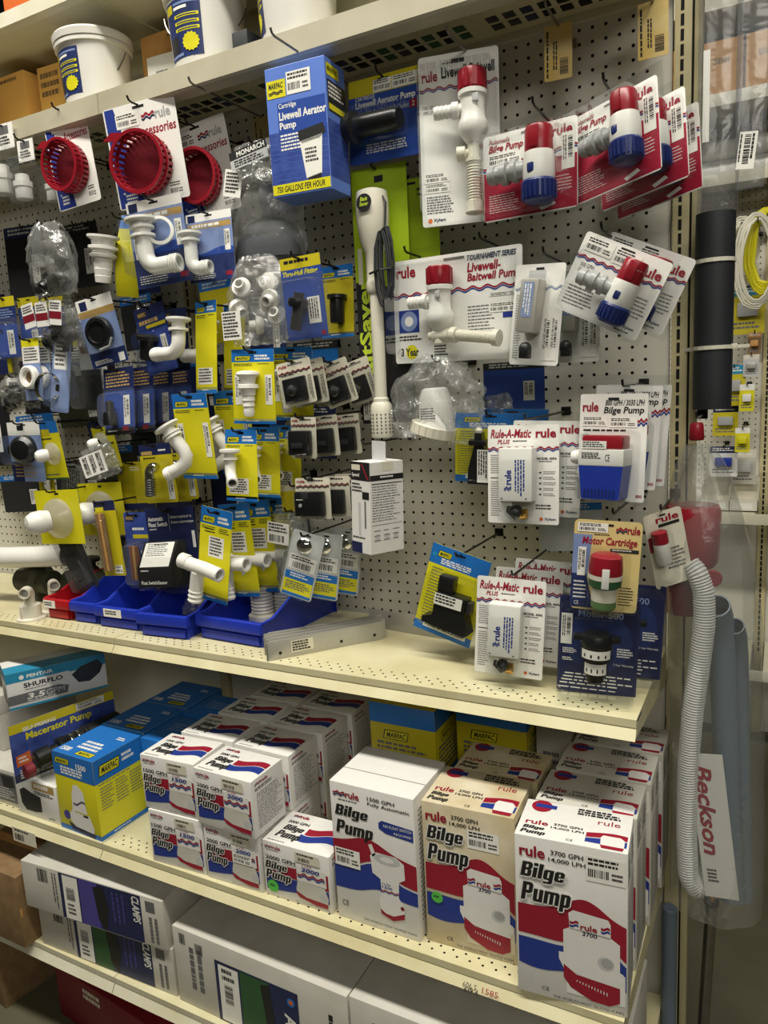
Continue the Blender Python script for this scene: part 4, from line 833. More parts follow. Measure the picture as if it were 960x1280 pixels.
# connector cards
def conn_pack(key, label, fit):
    c = Card('fitting_card', label, 'thru-hull pack', P[key], 'yellow', rad=.003); marpac_card(c); f = c.f; f.sticker(.06, .34, .22, .74, 3, 1); f.sticker(.78, .34, .94, .74, 6, 1); c.done(); fit(c); return c
def straight(c):
    with part('thru_hull', c.root, c.at(.50, .32, -.022) @ DOWN) as mb:
        mb.lathe([(.010, -.006), (.024, -.003), (.026, .002), (.018, .010), (.015, .022), (.022, .024), (.023, .031), (.016, .034), (.0155, .046), (.013, .048), (.0145, .058), (.012, .060), (.0135, .070), (.011, .072), (.0125, .082), (.010, .092), (.007, .092), (.007, .06)], 'white_plastic')
c = conn_pack('conn', 'yellow card with a straight white thru-hull connector, blue header squarely to the front', straight); hook_for(c, 'wire peg hook holding the straight thru-hull card')
dup(c.root, (.052, .07, .002), 'straight thru-hull card behind the square front one')
def bend90(c):
    x0, z0 = c.xz(.32, .44); r = .0155
    elbow_fit(c, [(x0-.012, -.05, z0+.018), (x0+.004, -.045, z0-.012), (x0+.018, -.04, z0-.034)]+[Vector((x0+.024, -.038, z0-.050)), Vector((x0+.020, -.04, z0-.066)), Vector((x0+.004, -.045, z0-.078)), Vector((x0-.030, -.055, z0-.092))], r, (.014, .022), ribsn=2, flange=.030)
c = conn_pack('el90', 'yellow card with a white bent thru-hull pointing down left, large, left of centre', bend90); hook_for(c, 'wire peg hook holding the large bent thru-hull card')
dup(c.root, (.05, .085, .002), 'bent thru-hull card behind the large one, in its shade')
def small90(c):
    x0, z0 = c.xz(.42, .30)
    elbow_fit(c, [(x0, -.028, z0), (x0, -.028, z0-.035), (x0+.003, -.03, z0-.05), (x0+.012, -.036, z0-.062), (x0+.03, -.055, z0-.068)], .012, (.012,), ribsn=1, flange=.023)
P['small90'] = (-.536, -.285, 1.542, -4, 1, -3, .092, .160)
c = Card('fitting_card', 'small yellow card with a white ninety degree thru-hull, front of a row of three', 'thru-hull pack', P['small90'], 'yellow', rad=.003); marpac_card(c, head=.2); c.f.rect(.1, .68, .72, .90, 'paper', 2); c.f.fine(.13, .69, .7, .89, 6, 'ink', 3, 4); c.done(); small90(c); hook_for(c, 'wire peg hook holding the row of three small thru-hull cards')
for k in range(2): dup(c.root, (.016*(k+1), .062*(k+1), 0), ('second small thru-hull card in the row of three', 'third and rearmost small thru-hull card in the row of three')[k])

# small black switches on cream cards
def switch_card(key, label, w=None):
    c = Card('switch_card', label, 'switch pack', P[key], 'cream', 'small switch cards', rad=.005); f = c.f
    f.rule(.06, .05, .3, .13); f.fine(.33, .06, .9, .13, 1, 'ink_grey', 2); f.wave(.02, .98, .22, .015, .025, 6, 2, 'maroon', 'ink'); f.fine(.1, .28, .6, .33, 1, 'ink', 2); f.fine(.86, .38, .96, .95, 3, 'ink', 2, 4, rot=1); c.done()
    x0, z1 = c.xz(.15, .38); x1, z0 = c.xz(.82, .93)
    with part('switch_panel', c.root) as mb: mb.box(x0, x1, -.010, -.002, z0, z1, 'black_plastic', bev=.003); mb.lathe([(.010, .0), (.010, .006), (.005, .008), (.004, .016)], 'charcoal', T(((x0+x1)/2-.006, -.010, (z0+z1)/2)) @ OUT, 16); mb.lathe([(.012, .0), (.012, .003), (.009, .004)], 'chrome', T(((x0+x1)/2-.006, -.010, (z0+z1)/2)) @ OUT, 16)
    c.blister(.10, .34, .86, .96, .028); return c
c = switch_card('sw1', 'small cream card with a black panel switch, tilted, left of a pair'); hook_for(c, 'wire peg hook holding the left panel switch card'); dup(c.root, (.012, .03, -.001), 'panel switch card pressed close behind the left tilted one')
P['sw2'] = (-.312, -.22, 1.711, 1, -16, 2, .075, .094)
c = switch_card('sw2', 'small cream card with a black panel switch, tilted, right of a pair'); hook_for(c, 'wire peg hook holding the right panel switch card'); dup(c.root, (.026, .045, 0), 'panel switch card behind the right tilted one')
P['sp1'] = (-.374, -.27, 1.600, -2, 1, 2, .062, .088)
def pair_card(key, label, mt='black_plastic', wide=False):
    c = Card('switch_card', label, 'switch pack', P[key], 'cream', 'small switch cards', rad=.004); f = c.f
    f.rule(.05, .04, .28, .12); f.fine(.35, .05, .95, .11, 1, 'ink', 2); f.wave(.02, .98, .18, .015, .028, 6, 2, 'maroon', 'ink'); c.done()
    x0, z1 = c.xz(.06, .32); x1, z0 = c.xz(.88, .92)
    if wide:
        with part('fuse_block', c.root) as mb:
            mb.box(x0, x1, -.018, -.002, z0, z1, 'black_plastic', bev=.003); mb.box(x0+.25*(x1-x0), x0+.5*(x1-x0), -.019, -.017, z0+.7*(z1-z0), z1-.002, 'charcoal', bev=.001); mb.lathe([(.004, 0), (.004, .002)], 'grey_plastic', T((x0+.22*(x1-x0), -.018, z0+.45*(z1-z0))) @ OUT, 12)
            Face(mb, T((x0, -.0182, z1)), x1-x0, z1-z0).fine(.08, .3, .4, .36, 1, 'sticker', 1)
        c.blister(.03, .28, .92, .96, .026)
    else:
        with part('black_switch', c.root) as mb: mb.box(x0, x1, -.022, -.002, z0, z1, 'black_plastic', bev=.005); mb.box(x0+.2*(x1-x0), x1-.25*(x1-x0), -.026, -.02, z0+.3*(z1-z0), z0+.5*(z1-z0), 'charcoal', bev=.002)
        c.blister(.02, .28, .95, .95, .034)
    return c
c = pair_card('sp1', 'cream card with a black rocker switch, front of the middle row of three'); hook_for(c, 'wire peg hook holding the row of rocker switch cards')
for k in range(2): dup(c.root, (.028*(k+1), .045*(k+1), -.001*k), ('second rocker switch card in the middle row of three', 'third rocker switch card in the middle row of three')[k], (0, -5, 0))
P['ft1'] = (-.354, -.28, 1.471, -3, -1, 4, .084, .088)
c = pair_card('ft1', 'cream card with a wide black float tester block, front of the lower row', wide=True); hook_for(c, 'wire peg hook holding the row of wide black blocks')
for k in range(2): dup(c.root, (.022*(k+1), .045*(k+1), -.002), ('second wide black block card in the lower row', 'third wide black block card in the lower row')[k])

# chrome vent card and deep-blue cards
c = Card('fitting_card', 'yellow card with a chrome vent fitting under clear plastic', 'vent pack', P['chrome'], 'yellow_dim', rad=.006); f = c.f; f.rect(.0, .0, 1, .19, 'navy', 1); f.rect(.06, .12, .4, .18, 'gold_ink', 2); f.fine(.6, .1, .9, .15, 1, 'sticker', 2); f.fine(.1, .22, .6, .27, 1, 'ink', 2); f.sticker(.75, .55, .93, .95, 4, 1); c.done()
with part('chrome_vent', c.root, c.at(.42, .55, -.022) @ R(8, 'Y')) as mb:
    mb.tube([(0, 0, -.045), (0, 0, .01)]+arc((.014, 0, .012), .014, 180, 60, (1,0,0), (0,0,1), 6), .012, 'chrome', 14)
    for k in range(7): mb.lathe([(.012, 0), (.0135, .001), (.012, .003)], 'black_plastic', T((.0, 0, -.042+.006*k)), 14, False, False)
c.blister(.08, .30, .8, .92, .045); hook_for(c, 'wire peg hook holding the chrome vent card'); dup(c.root, (.02, .05, 0), 'chrome vent card behind the first chrome vent card')
c = Card('fitting_card', 'deep blue card with yellow lettering and a black part, front of a row of four', 'fitting pack', P['blue1'], 'cobalt', 'deep blue cards', rad=.003); f = c.f
f.rect(0, 0, 1, .34, 'navy', 1); f.fine(.08, .06, .92, .30, 5, 'gold_ink', 2, 4, fill=.5); f.sticker(.66, .42, .86, .86, 3, 1); f.rect(0, .9, 1, 1, 'ink', 1); f.fine(.1, .93, .5, .97, 1, 'sticker', 2); f.rect(.6, .88, .8, .95, 'red_ink', 2); c.done()
with part('black_part', c.root, c.at(.36, .68, -.016)) as mb: mb.lathe([(.016, -.03), (.018, -.026), (.016, .0), (.010, .004), (.010, .026), (.006, .03)], 'black_plastic')
c.blister(.04, .38, .95, .88, .03, 'clear_dull'); hook_for(c, 'wire peg hook holding the row of deep blue cards')
for k in range(3): dup(c.root, (.020*(k+1), .045*(k+1), .001*k), ('second deep blue card in the row of four', 'third deep blue card in the row of four', 'fourth and rearmost deep blue card in the row')[k])

# suction cup cards
def cup_pack(key, label, r, u, v, hdr=False):
    c = Card('suction_cup_card', label, 'suction cup pack', P[key], 'yellow', 'yellow suction cup cards', rad=.002, hang=False); f = c.f
    if hdr: f.rect(0, 0, 1, .2, 'sky_blue', 1); f.rect(.1, .13, .6, .24, 'yellow_dim', 2); f.fine(.1, .28, .8, .33, 1, 'ink', 2); f.rect(0, .97, 1, 1, 'green_ink', 1); f.fine(.1, .9, .8, .94, 1, 'ink_grey', 2)
    else: f.rect(.47, .05, .56, .09, 'ink', 1)
    c.done()
    with part('suction_cup', c.root, c.at(u, v, -.003)) as mb: mb.lathe([(r, 0), (r*.98, r*.12), (r*.85, r*.25), (r*.6, r*.42), (r*.45, r*.55), (r*.36, r*.6)], 'milky_cup', OUT, 28)
    with part('strainer_ball', c.root, c.at(u, v, -r*.6)) as mb: mb.lathe([(r*.34, 0), (r*.5, r*.03), (r*.56, r*.4), (r*.52, r*.8), (r*.35, r*1.05), (r*.1, r*1.12)], 'white_plastic', R(-24, 'Z') @ OUT, 22)
    return c
clear('milky_cup', (.90, .89, .84), .05, .25, 0, (.85, .83, .76), .2)
c = cup_pack('cup1', 'yellow card with blue header and a clear suction cup with white ball, upper left', .030, .60, .55, True); hook_for(c, 'wire peg hook holding the upper suction cup card')
c = cup_pack('cup2', 'yellow card with a small pale suction cup, right of the label bag', .026, .4, .35, False); hook_for(c, 'wire peg hook holding the small suction cup card')
P['bigcup'] = (-1.16, -.285, 1.402, 0, -2.6, 3, .160, .145)
c = cup_pack('bigcup', 'large plain yellow card with a big clear suction cup and round white strainer', .054, .50, .52); hook_for(c, 'wire peg hook holding the big suction cup card'); dup(c.root, (.05, .10, .006), 'yellow suction cup card in the shade behind the big one')
# bag with a white code label
t = bag('bagged_part', 'small clear bag with a white label of black bars, tilted, between suction cup cards', 'bagged part', (-1.02, -.25, 1.545), .11, .085, .03, 'bag_haze', 15, (0, -16, 8), top=.85)
with part('bar_label', t, T((0, -.026, 0))) as mb: mb.box(-.04, .036, 0, .0008, -.03, .026, 'sticker'); f = Face(mb, T((-.04, -.0002, .026)), .076, .056); [f.bars(.1+.3*k, .08, .22+.3*k, .92, 1, 3+k, 1) or f.fine(.24+.3*k, .08, .32+.3*k, .92, 1, 'ink', 1, k, rot=1) for k in range(3)]
hook(-1.02, 0, 1.59, 'wire peg hook holding the bar label bag', .25)

# float switch pack, dark
P['floatsw'] = (-.800, -.25, 1.330, -4, -6, -2, .165, .205)
c = Card('float_switch_pack', 'dark navy clamshell with a black boxed automatic float switch, above the blue bins', 'float switch pack', P['floatsw'], 'navy', rad=.004); f = c.f
f.text('Automatic', .04, .10, .36, .155, 'sticker', 2, bold=.02); f.text('Float Switch', .04, .17, .44, .225, 'sticker', 2, bold=.02); f.fine(.05, .25, .25, .27, 1, 'sticker', 2); f.text('Interrupteur a', .52, .10, .95, .15, 'sticker', 2); f.text('flotteur automatique', .52, .165, .98, .21, 'sticker', 2); f.rect(.48, .08, .485, .28, 'sticker', 2); f.rect(.92, .3, .98, .5, 'paper', 2); f.rect(.04, .92, .9, .99, 'ink_grey', 2); c.done()
x0, z1 = c.xz(.10, .40); x1, z0 = c.xz(.80, .92)
with part('switch_carton', c.root) as mb:
    mb.prism([(-.006, z0), (-.006, z1), (-.030, z1), (-.062, z0+(z1-z0)*.45), (-.062, z0)], x0, x1, 'ink', Matrix(((0,0,1,0),(1,0,0,0),(0,1,0,0),(0,0,0,1))))
    dy, dz = -.032, -(z1-z0)*.55; L = math.hypot(dy, dz); ang = math.atan2(-dy, -dz)
    f = Face(mb, T((x0+.008, -.0312, z1-.0012)) @ Matrix.Rotation(-ang, 4, 'X'), x1-x0-.016, L*.95); f.rect(0, 0, 1, 1, 'sticker', 1); f.fine(.1, .05, .9, .6, 7, 'ink_grey', 2, 3, fill=.4); f.fine(.3, .06, .95, .14, 1, 'ink', 3)
    f = Face(mb, T((x0, -.0622, z0+(z1-z0)*.45)), x1-x0, (z1-z0)*.45); f.fine(.1, .12, .4, .24, 1, 'sticker', 1); f.text('Float Switch/Sensor', .08, .68, .85, .86, 'sticker', 1, bold=.02)
c.shell(-.03, -.05, 1.03, 1.06); c.blister(.04, .36, .9, .97, .066, flange=.01); hook_for(c, 'wire peg hook holding the dark float switch pack')

# hose tees
c = Card('fitting_card', 'yellow card with blue header and a white three-way hose tee, hanging over the bins', 'tee fitting pack', P['tee1'], 'yellow', 'tee fitting cards', rad=.003); marpac_card(c, head=.18); f = c.f; f.rect(.3, .3, .78, .52, 'paper', 2); f.fine(.34, .31, .75, .51, 6, 'ink', 3, 4); f.fine(.15, .22, .5, .28, 2, 'ink', 2); f.fine(.6, .22, .95, .26, 2, 'ink', 2); c.done()
x0, z0 = c.xz(.35, .60)
with part('hose_tee', c.root, T((x0, -.038, z0)) @ R(2, 'Y')) as mb:
    mb.tube([(-.052, 0, .003), (-.02, 0, .0), (.02, 0, 0), (.066, -.003, -.002)], .0165, 'white_plastic', 18, hollow=.75, inner='pale_grey'); mb.tube([(0, 0, -.01), (-.004, .004, -.04), (-.006, .006, -.088)], .0160, 'white_plastic', 18)
    for k in range(3): mb.lathe([(.0158, 0), (.0178, .001), (.0158, .006)], 'white_plastic', T((-.0055, .005, -.085+.011*k)), 18, False, False); mb.lathe([(.0163, 0), (.0182, .001), (.0163, .006)], 'white_plastic', T((-.052+.009*k, 0, .003)) @ R(90, 'Y'), 18, False, False)
hook_for(c, 'wire peg hook holding the row of tee cards')
for k in range(3): dup(c.root, (.024+.022*k, .05*(k+1)+.01, 0), ('second yellow tee card, its pipe end showing', 'third yellow tee card, its pipe end showing', 'rearmost yellow tee card')[k], (0, -14, 0))
# strip cards
c = Card('fitting_card', 'tall narrow yellow card with brown rods, left of the dark float switch', 'hardware pack', P['strip'], 'yellow_dim', rad=.003); f = c.f; f.rect(0, 0, 1, .13, 'navy', 1); f.rect(.06, .08, .45, .14, 'yellow', 2); f.sticker(.55, .86, .9, .97, 3); c.done()
with part('wooden_rods', c.root, c.at(.34, .54, -.008)) as mb:
    for k in range(3): mb.lathe([(.005, -.075), (.005, .075)], ('kraft_dark', 'kraft', 'kraft_dark')[k], T((-.011+.011*k, 0, 0)), 10)
c.blister(.1, .2, .6, .96, .02); hook_for(c, 'wire peg hook holding the narrow rod card')
c = Card('fitting_card', 'slim blue card with bronze strips and a white bar label', 'hardware pack', P['strip2'], 'sea_blue', rad=.003); f = c.f; f.rect(.05, .03, .4, .12, 'navy', 2); f.text('MARPAC', .08, .05, .38, .1, 'gold_ink', 3, bold=.02); f.fine(.3, .2, .9, .26, 1, 'sticker', 2); f.rect(.3, .29, .95, .34, 'yellow_dim', 2); f.sticker(.55, .5, .9, .88, 4, 1); c.done()
with part('bronze_strips', c.root, c.at(.4, .66, -.004)) as mb:
    for k in range(3): mb.box(-.018+.010*k, -.011+.010*k, -.006, 0, -.045, .045, ('copper', 'kraft', 'copper')[k], bev=.001)
c.blister(.05, .4, .95, .95, .03, 'clear_dull'); hook_for(c, 'wire peg hook holding the bronze strip card'); dup(c.root, (.014, .06, 0), 'blue strip card behind the bronze strip card')

# silver clamshells
P['clam1'] = (-.385, -.295, 1.325, -1, 17, 12, .075, .150)
c = Card('light_pack', 'clear clamshell with a white label above blue and yellow bands, tilted, above the metal brackets', 'clamshell pack', P['clam1'], 'pale_grey', 'tilted clear clamshells', rad=.006); f = c.f; f.rect(.08, .36, .92, .58, 'paper', 2); f.fine(.12, .38, .9, .45, 2, 'ink', 3); f.bars(.2, .47, .8, .56, 3, 4); f.rect(.05, .62, .95, .74, 'sky_blue', 2); f.fine(.2, .64, .8, .71, 2, 'sticker', 3); f.rect(.05, .74, .95, .94, 'yellow', 2); f.fine(.12, .77, .9, .9, 4, 'ink_grey', 3); f.rect(.05, .94, .95, .98, 'sky_blue', 2); c.done()
with part('silver_lamp', c.root, c.at(.5, .18, -.012)) as mb: mb.lathe([(.016, 0), (.018, .004), (.012, .010), (.006, .012)], 'chrome', OUT, 18)
c.blister(.04, .03, .96, .97, .032); hook_for(c, 'brass tipped peg hook holding the tilted clamshells')
for k in range(2): dup(c.root, (.024*(k+1), .05*(k+1), -.012), ('second tilted clamshell, its blue and yellow edge showing', 'third tilted clamshell behind the others')[k], (0, -9, 0))
t = bag('bagged_part', 'grey plastic bag with a white barcode label, right of the tee cards', 'bagged part', (-.475, -.20, 1.325), .10, .20, .05, 'bag_haze', 22, top=.85)
with part('barcode_label', t, T((-.01, -.038, .055)) @ R(6, 'Y')) as mb: mb.box(-.03, .03, 0, .0008, -.025, .025, 'sticker'); f = Face(mb, T((-.03, -.0002, .025)), .06, .05); f.fine(.06, .06, .94, .5, 3, 'ink', 1); f.bars(.1, .58, .8, .9, 1, 5)
with part('clear_parts', t, T((0, 0, -.06))) as mb:
    for k in range(4): mb.tube([(-.03+.02*k, -.01, .05), (-.02+.015*k, .0, -.03)], .006, 'pale_grey', 10)
hook(-.475, 0, 1.425, 'wire peg hook holding the grey barcode bag', .22)
c = Card('fitting_card', 'yellow and cream card end poking out below the small thru-hull cards', 'fitting pack', (-.455, -.19, 1.455, 0, -4, 6, .09, .06), 'cream', rad=.002, hang=False); c.f.rect(0, .2, .5, 1, 'yellow_dim', 1); c.f.sticker(.62, .3, .86, .8, 3, 1); c.done(); hook_for(c, 'wire peg hook holding the yellow and cream card')

# white instruction carton
x, y, z = -.235, -.285, 1.455
t = thing('pump_carton', 'white hanging carton of printed instructions with a black band, right of the black blocks', 'carton', (x, y, z), (-2, 1, -22)); w, D, h = .062, .090, .19
mb = MB(); mb.box(-w/2, w/2, 0, D, -h/2, h/2, 'white_card', bev=.001); f = Face(mb, T((w/2+.0002, 0, h/2)) @ Matrix.Rotation(PI/2, 4, 'Z'), D, h)
f.rect(0, .14, 1, .2, 'ink', 1); f.fine(.3, .155, .8, .185, 1, 'sticker', 2); f.rect(.35, .0, .7, .1, 'cream', 1); f.rect(.05, .23, .95, .24, 'ink', 1); f.fine(.06, .26, .9, .66, 14, 'ink_grey', 1, 5, fill=.35); f.rect(.05, .68, .95, .685, 'ink', 1)
for k in range(3): f.disc(.2+.28*k, .82, .08, 'pale_grey', 1); f.fine(.1+.28*k, .74, .3+.28*k, .9, 3, 'ink_grey', 2, k, fill=.2)
fl = Face(mb, T((-w/2, -.0002, h/2)), w, h); fl.rect(0, .0, 1, .2, 'ink', 1); fl.poly([(.55, .02), (.62, .02), (.95, .19), (.88, .19)], 'red_ink', 2); fl.rect(.05, .03, .5, .09, 'cream', 2); fl.text('Speed', .06, .12, .45, .17, 'sticker', 2, bold=.02); fl.fine(.06, .23, .6, .34, 3, 'ink', 1); fl.rect(.6, .32, .95, .4, 'ink', 2); fl.rect(.38, .44, .5, .8, 'pale_grey', 1); fl.rect(.7, .42, .78, .72, 'ink_grey', 1); fl.rect(0, .88, .55, 1, 'navy', 1); fl.fine(.06, .82, .9, .85, 1, 'ink', 1)
mb.build('carton', t, 0)
mb = MB(); mb.box(-.022, .022, .05, .051, h/2, h/2+.04, 'pale_grey'); mb.build('hang_tab', t); hook(-.25, 0, 1.58, 'wire peg hook above the white instruction carton', .24)

# bagged white strainers
for k, (lo, lb, foot) in enumerate((((-.09, -.20, 1.668), 'clear bag with a white strainer cap, draped, below the wide pump card', False), ((-.022, -.10, 1.590), 'lower clear bag with a yellow and blue foot, behind the draped strainer bag', True))):
    t = bag('bagged_strainer', lb, 'bagged strainer', lo, .20-.06*k, .17-.02*k, .085-.03*k, 'bag_film', 31+k, (0, 6 if k == 0 else -10, 0), 'bagged strainers', top=.28 if k == 0 else .8, wr=.018)
    with part('white_cap', t, T((.0, -.005, -.025)) @ R(-8, 'Y')) as mb:
        mb.lathe([(.032, -.045), (.036, -.04), (.034, .02), (.026, .045), (.020, .048)], 'white_plastic', None, 26); Face(mb, T((-.02, -.0365, .012)), .04, .03).fine(.05, .1, .95, .9, 5, 'ink_grey', 1, 3)
    with part('slotted_ring', t, T((-.005, .0, -.062)) @ R(10, 'Y')) as mb: mb.lathe([(.044, -.012), (.047, -.010), (.047, .010), (.036, .012)], 'cream_plastic', None, 26); ribs(mb, 'cream_plastic', .046, -.010, .010, 20, Matrix(), .002)
    if foot:
        with part('card_foot', t, T((.0, -.008, -.075))) as mb: mb.box(-.06, .06, 0, .001, -.016, .0, 'blue_ink'); mb.box(-.06, .06, 0, .001, .0, .012, 'yellow'); mb.box(-.06, .06, 0, .001, .012, .05, 'paper')
    hook(lo[0], 0, lo[2]+.075-.01*k, ('long wire peg hook holding the draped strainer bag', 'wire peg hook holding the lower strainer bag')[k], -lo[1]+.02)

# black float switch on yellow
def divert(key, label, P0):
    c = Card('float_switch_pack', label, 'float switch pack', P0, 'yellow', 'yellow float switch cards', rad=.004); f = c.f
    f.rect(0, 0, 1, .22, 'sky_blue', 1); f.marpac(.12, .06, .36, .13, 2); f.fine(.2, .14, .85, .21, 3, 'sticker', 2, 3, fill=.6); f.disc(.07, .12, .035, 'teal', 2); f.fine(.08, .26, .3, .9, 18, 'ink_grey', 2, 5, fill=.3); f.rect(0, .9, 1, 1, 'sky_blue', 1); f.rect(.15, .88, .9, .95, 'paper', 2); f.fine(.18, .89, .88, .94, 2, 'ink', 3); c.done(); return c
c = divert('diverter', 'yellow card with a slim black float switch, left of the upper white switch', (.012, -.18, 1.566, 3, 3, 8, .145, .140))
with part('float_arm', c.root, c.at(.36, .62, -.016)) as mb:
    mb.prism([(-.020, -.052), (-.018, -.02), (-.006, .028), (-.006, .05), (.008, .05), (.010, .028), (.028, .0), (.030, -.052)], -.014, .014, 'black_plastic', SIDE); mb.box(-.018, .018, -.017, .01, .026, .036, 'black_plastic', bev=.002); mb.lathe([(.007, .05), (.008, .055), (.005, .06)], 'cream_plastic')
    fz = Face(mb, T((.0, -.0142, .018)), .024, .066); fz.rect(0, 0, 1, 1, 'sticker', 1); fz.fine(.1, .04, .9, .96, 4, 'ink', 2, 3, rot=1)
c.blister(.08, .24, .9, .97, .036, flange=.006); c.shell(-.02, -.02, 1.02, 1.02); hook_for(c, 'wire peg hook holding the slim black float switch card'); dup(c.root, (.022, .07, .004), 'float switch card with blue header, behind the slim black switch')
P['divert_lo'] = (-.062, -.235, 1.270, -2, 16, 0, .130, .190)
c = divert('divert_lo', 'yellow and blue card with a chunky black float switch, tilted, low above the shelf', P['divert_lo'])
with part('float_arm', c.root, c.at(.60, .55, -.020) @ R(-4, 'Y')) as mb:
    mb.box(-.034, .034, -.016, .016, -.005, .022, 'black_plastic', bev=.003); mb.box(-.034, .0, -.012, .014, .022, .056, 'black_plastic', bev=.004); mb.prism([(-.034, -.005), (.03, -.005), (.05, -.048), (.04, -.058), (-.055, -.050), (-.055, -.038), (-.034, -.03)], -.016, .014, 'black_plastic', SIDE); mb.box(.034, .044, -.012, .012, -.008, .016, 'charcoal', bev=.002)
    fz = Face(mb, T((-.034, -.0163, .020)), .06, .024); fz.rect(0, 0, 1, 1, 'sticker', 1); fz.fine(.05, .1, .95, .9, 3, 'ink', 2, 3)
c.blister(.1, .26, 1.0, .86, .042, flange=.005); c.shell(-.03, -.03, 1.03, 1.02); hook_for(c, 'wire peg hook holding the chunky black float switch card')

# white automatic switches
def ram(key, label, P0, hl, over):
    c = Card('switch_pack', label, 'float switch pack', P0, 'paper', 'white float switch cards', rad=.004, hang=False); f = c.f
    f.text('Rule-A-Matic', .04, .04, .62, .13, 'red_ink', 2, it=.25, bold=.028); f.text('PLUS', .14, .145, .32, .19, 'red_ink', 2, it=.25, bold=.028); f.fine(.36, .155, .62, .175, 1, 'ink', 2); f.rule(.68, .04, .96, .13)
    f.wave(.0, 1., .225, .010, .016, 9); f.fine(.04, .30, .2, .50, 9, 'ink_grey', 2, 3, fill=.35); f.rect(.04, .53, .2, .538, 'ink', 2); f.fine(.04, .57, .2, .94, 16, 'ink_grey', 2, 4, fill=.35); f.text('MODEL 40FA', .70, .325, .97, .35, 'ink', 2, bold=.03); f.fine(.72, .36, .96, .38, 1, 'ink_grey', 2)
    for k in range(5): f.rect(.73, .47+.055*k, .76, .485+.055*k, 'ink', 2); f.fine(.79, .465+.055*k, .96, .50+.055*k, 2, 'ink_grey', 2, k, fill=.4)
    f.fine(.68, .80, .96, .86, 2, 'ink', 2, 8, fill=.5); f.disc(.76, .945, .025, 'orange_ink', 2); f.text('Xylem', .80, .93, .96, .965, 'navy', 2, bold=.025); c.done()
    switch_box(c, .24, .225, .71, .955, .036, 0); c.blister(.22, .21, .75, .97, .044, flange=.006); c.shell(-.05, -.09, 1.06, 1.03); hook_for(c, hl, over, .55, -.035); return c
c = ram('ram_up', 'white card with a boxy white float switch, upper of two, mid board right', (.112, -.29, 1.528, -4, 0, 0, .133, .180), 'wire peg hook holding the upper white switch cards', .01); dup(c.root, (.022, .075, .002), 'white float switch card behind the upper one', (0, 2, 0))
c = ram('ram_lo', 'white card with a boxy white float switch, lower of two, its foot near the shelf', (.088, -.315, 1.243, -3, 3, 6, .129, .187), 'ball tipped peg hook holding the lower white switch cards', .02)
for k in range(2): dup(c.root, (.016+.02*k, .06+.06*k, .004+.004*k), ('second of the lower white float switch cards', 'third of the lower white float switch cards')[k])

# rectangular 800 gph pump
P['gph800'] = (.262, -.25, 1.572, -4, 1.4, -5, .118, .188)
c = Card('bilge_pump_pack', 'white card with a square red, white and blue bilge pump beside the slotted upright', 'bilge pump pack', P['gph800'], 'paper', BPCK, rad=.004); f = c.f
f.rule(.04, .075, .28, .165); f.text('800 GPH / 3030 LPH', .38, .055, .95, .11, 'ink', 2, it=.2, bold=.02); f.text('Bilge Pump', .36, .12, .95, .20, 'ink', 2, it=.15, bold=.025); f.sticker(.04, .21, .42, .30, 3); f.sticker(.45, .22, .86, .31, 8); f.wave(.86, 1, .235, .012, .025, 2); f.fine(.06, .33, .9, .36, 1, 'ink', 2); f.fine(.04, .38, .2, .85, 14, 'ink_grey', 2, 3, fill=.35); f.text('800', .88, .93, .97, .96, 'red_ink', 2, bold=.025); c.done()
x0, z1 = c.xz(.16, .38); x1, z0 = c.xz(.82, .96); hh = z1-z0
with part('red_cap', c.root) as mb: mb.box(x0+.004, x1-.004, -.056, -.006, z1-.22*hh, z1, 'red_plastic', bev=.005)
with part('pump_body', c.root) as mb:
    mb.box(x0, x1, -.060, -.004, z1-.48*hh, z1-.215*hh, 'white_plastic', bev=.003); mb.lathe([(.012, 0), (.014, .006), (.012, .016), (.010, .02)], 'white_plastic', T((x0, -.03, z1-.36*hh)) @ LEFT, 16); f = Face(mb, T((x0, -.0602, z1-.215*hh)), x1-x0, .265*hh); f.fine(.08, .2, .55, .6, 4, 'ink', 1, 3); f.text('CE', .6, .3, .7, .7, 'ink', 1); f = Face(mb, T((x0, -.0602, z1-.09*hh)), x1-x0, .12*hh); f.rect(.06, 0, .62, 1, 'sticker', 1); f.fine(.1, .1, .58, .9, 3, 'ink', 2)
with part('strainer_base', c.root) as mb:
    mb.prism([(x0+.008, z0), (x1-.006, z0), (x1-.001, z1-.475*hh), (x0+.001, z1-.475*hh)], .004, .059, 'blue_plastic', SIDE)
    for k in range(9): mb.box(x0+.012+.0062*k, x0+.0145+.0062*k, -.0602, -.058, z0+.03*hh, z0+.16*hh, 'navy_plastic')
c.blister(.12, .345, .87, .985, .066, flange=.006); c.shell(-.05, -.10, 1.05, 1.03); hook_for(c, 'long wire peg hook holding the square pump cards', -.01, .6, -.05)
for k in range(2): dup(c.root, (.010+.008*k, .075+.055*k, .012), ('white square-pump card behind the front one', 'rearmost square-pump card by the upright')[k], (0, 2, 4))

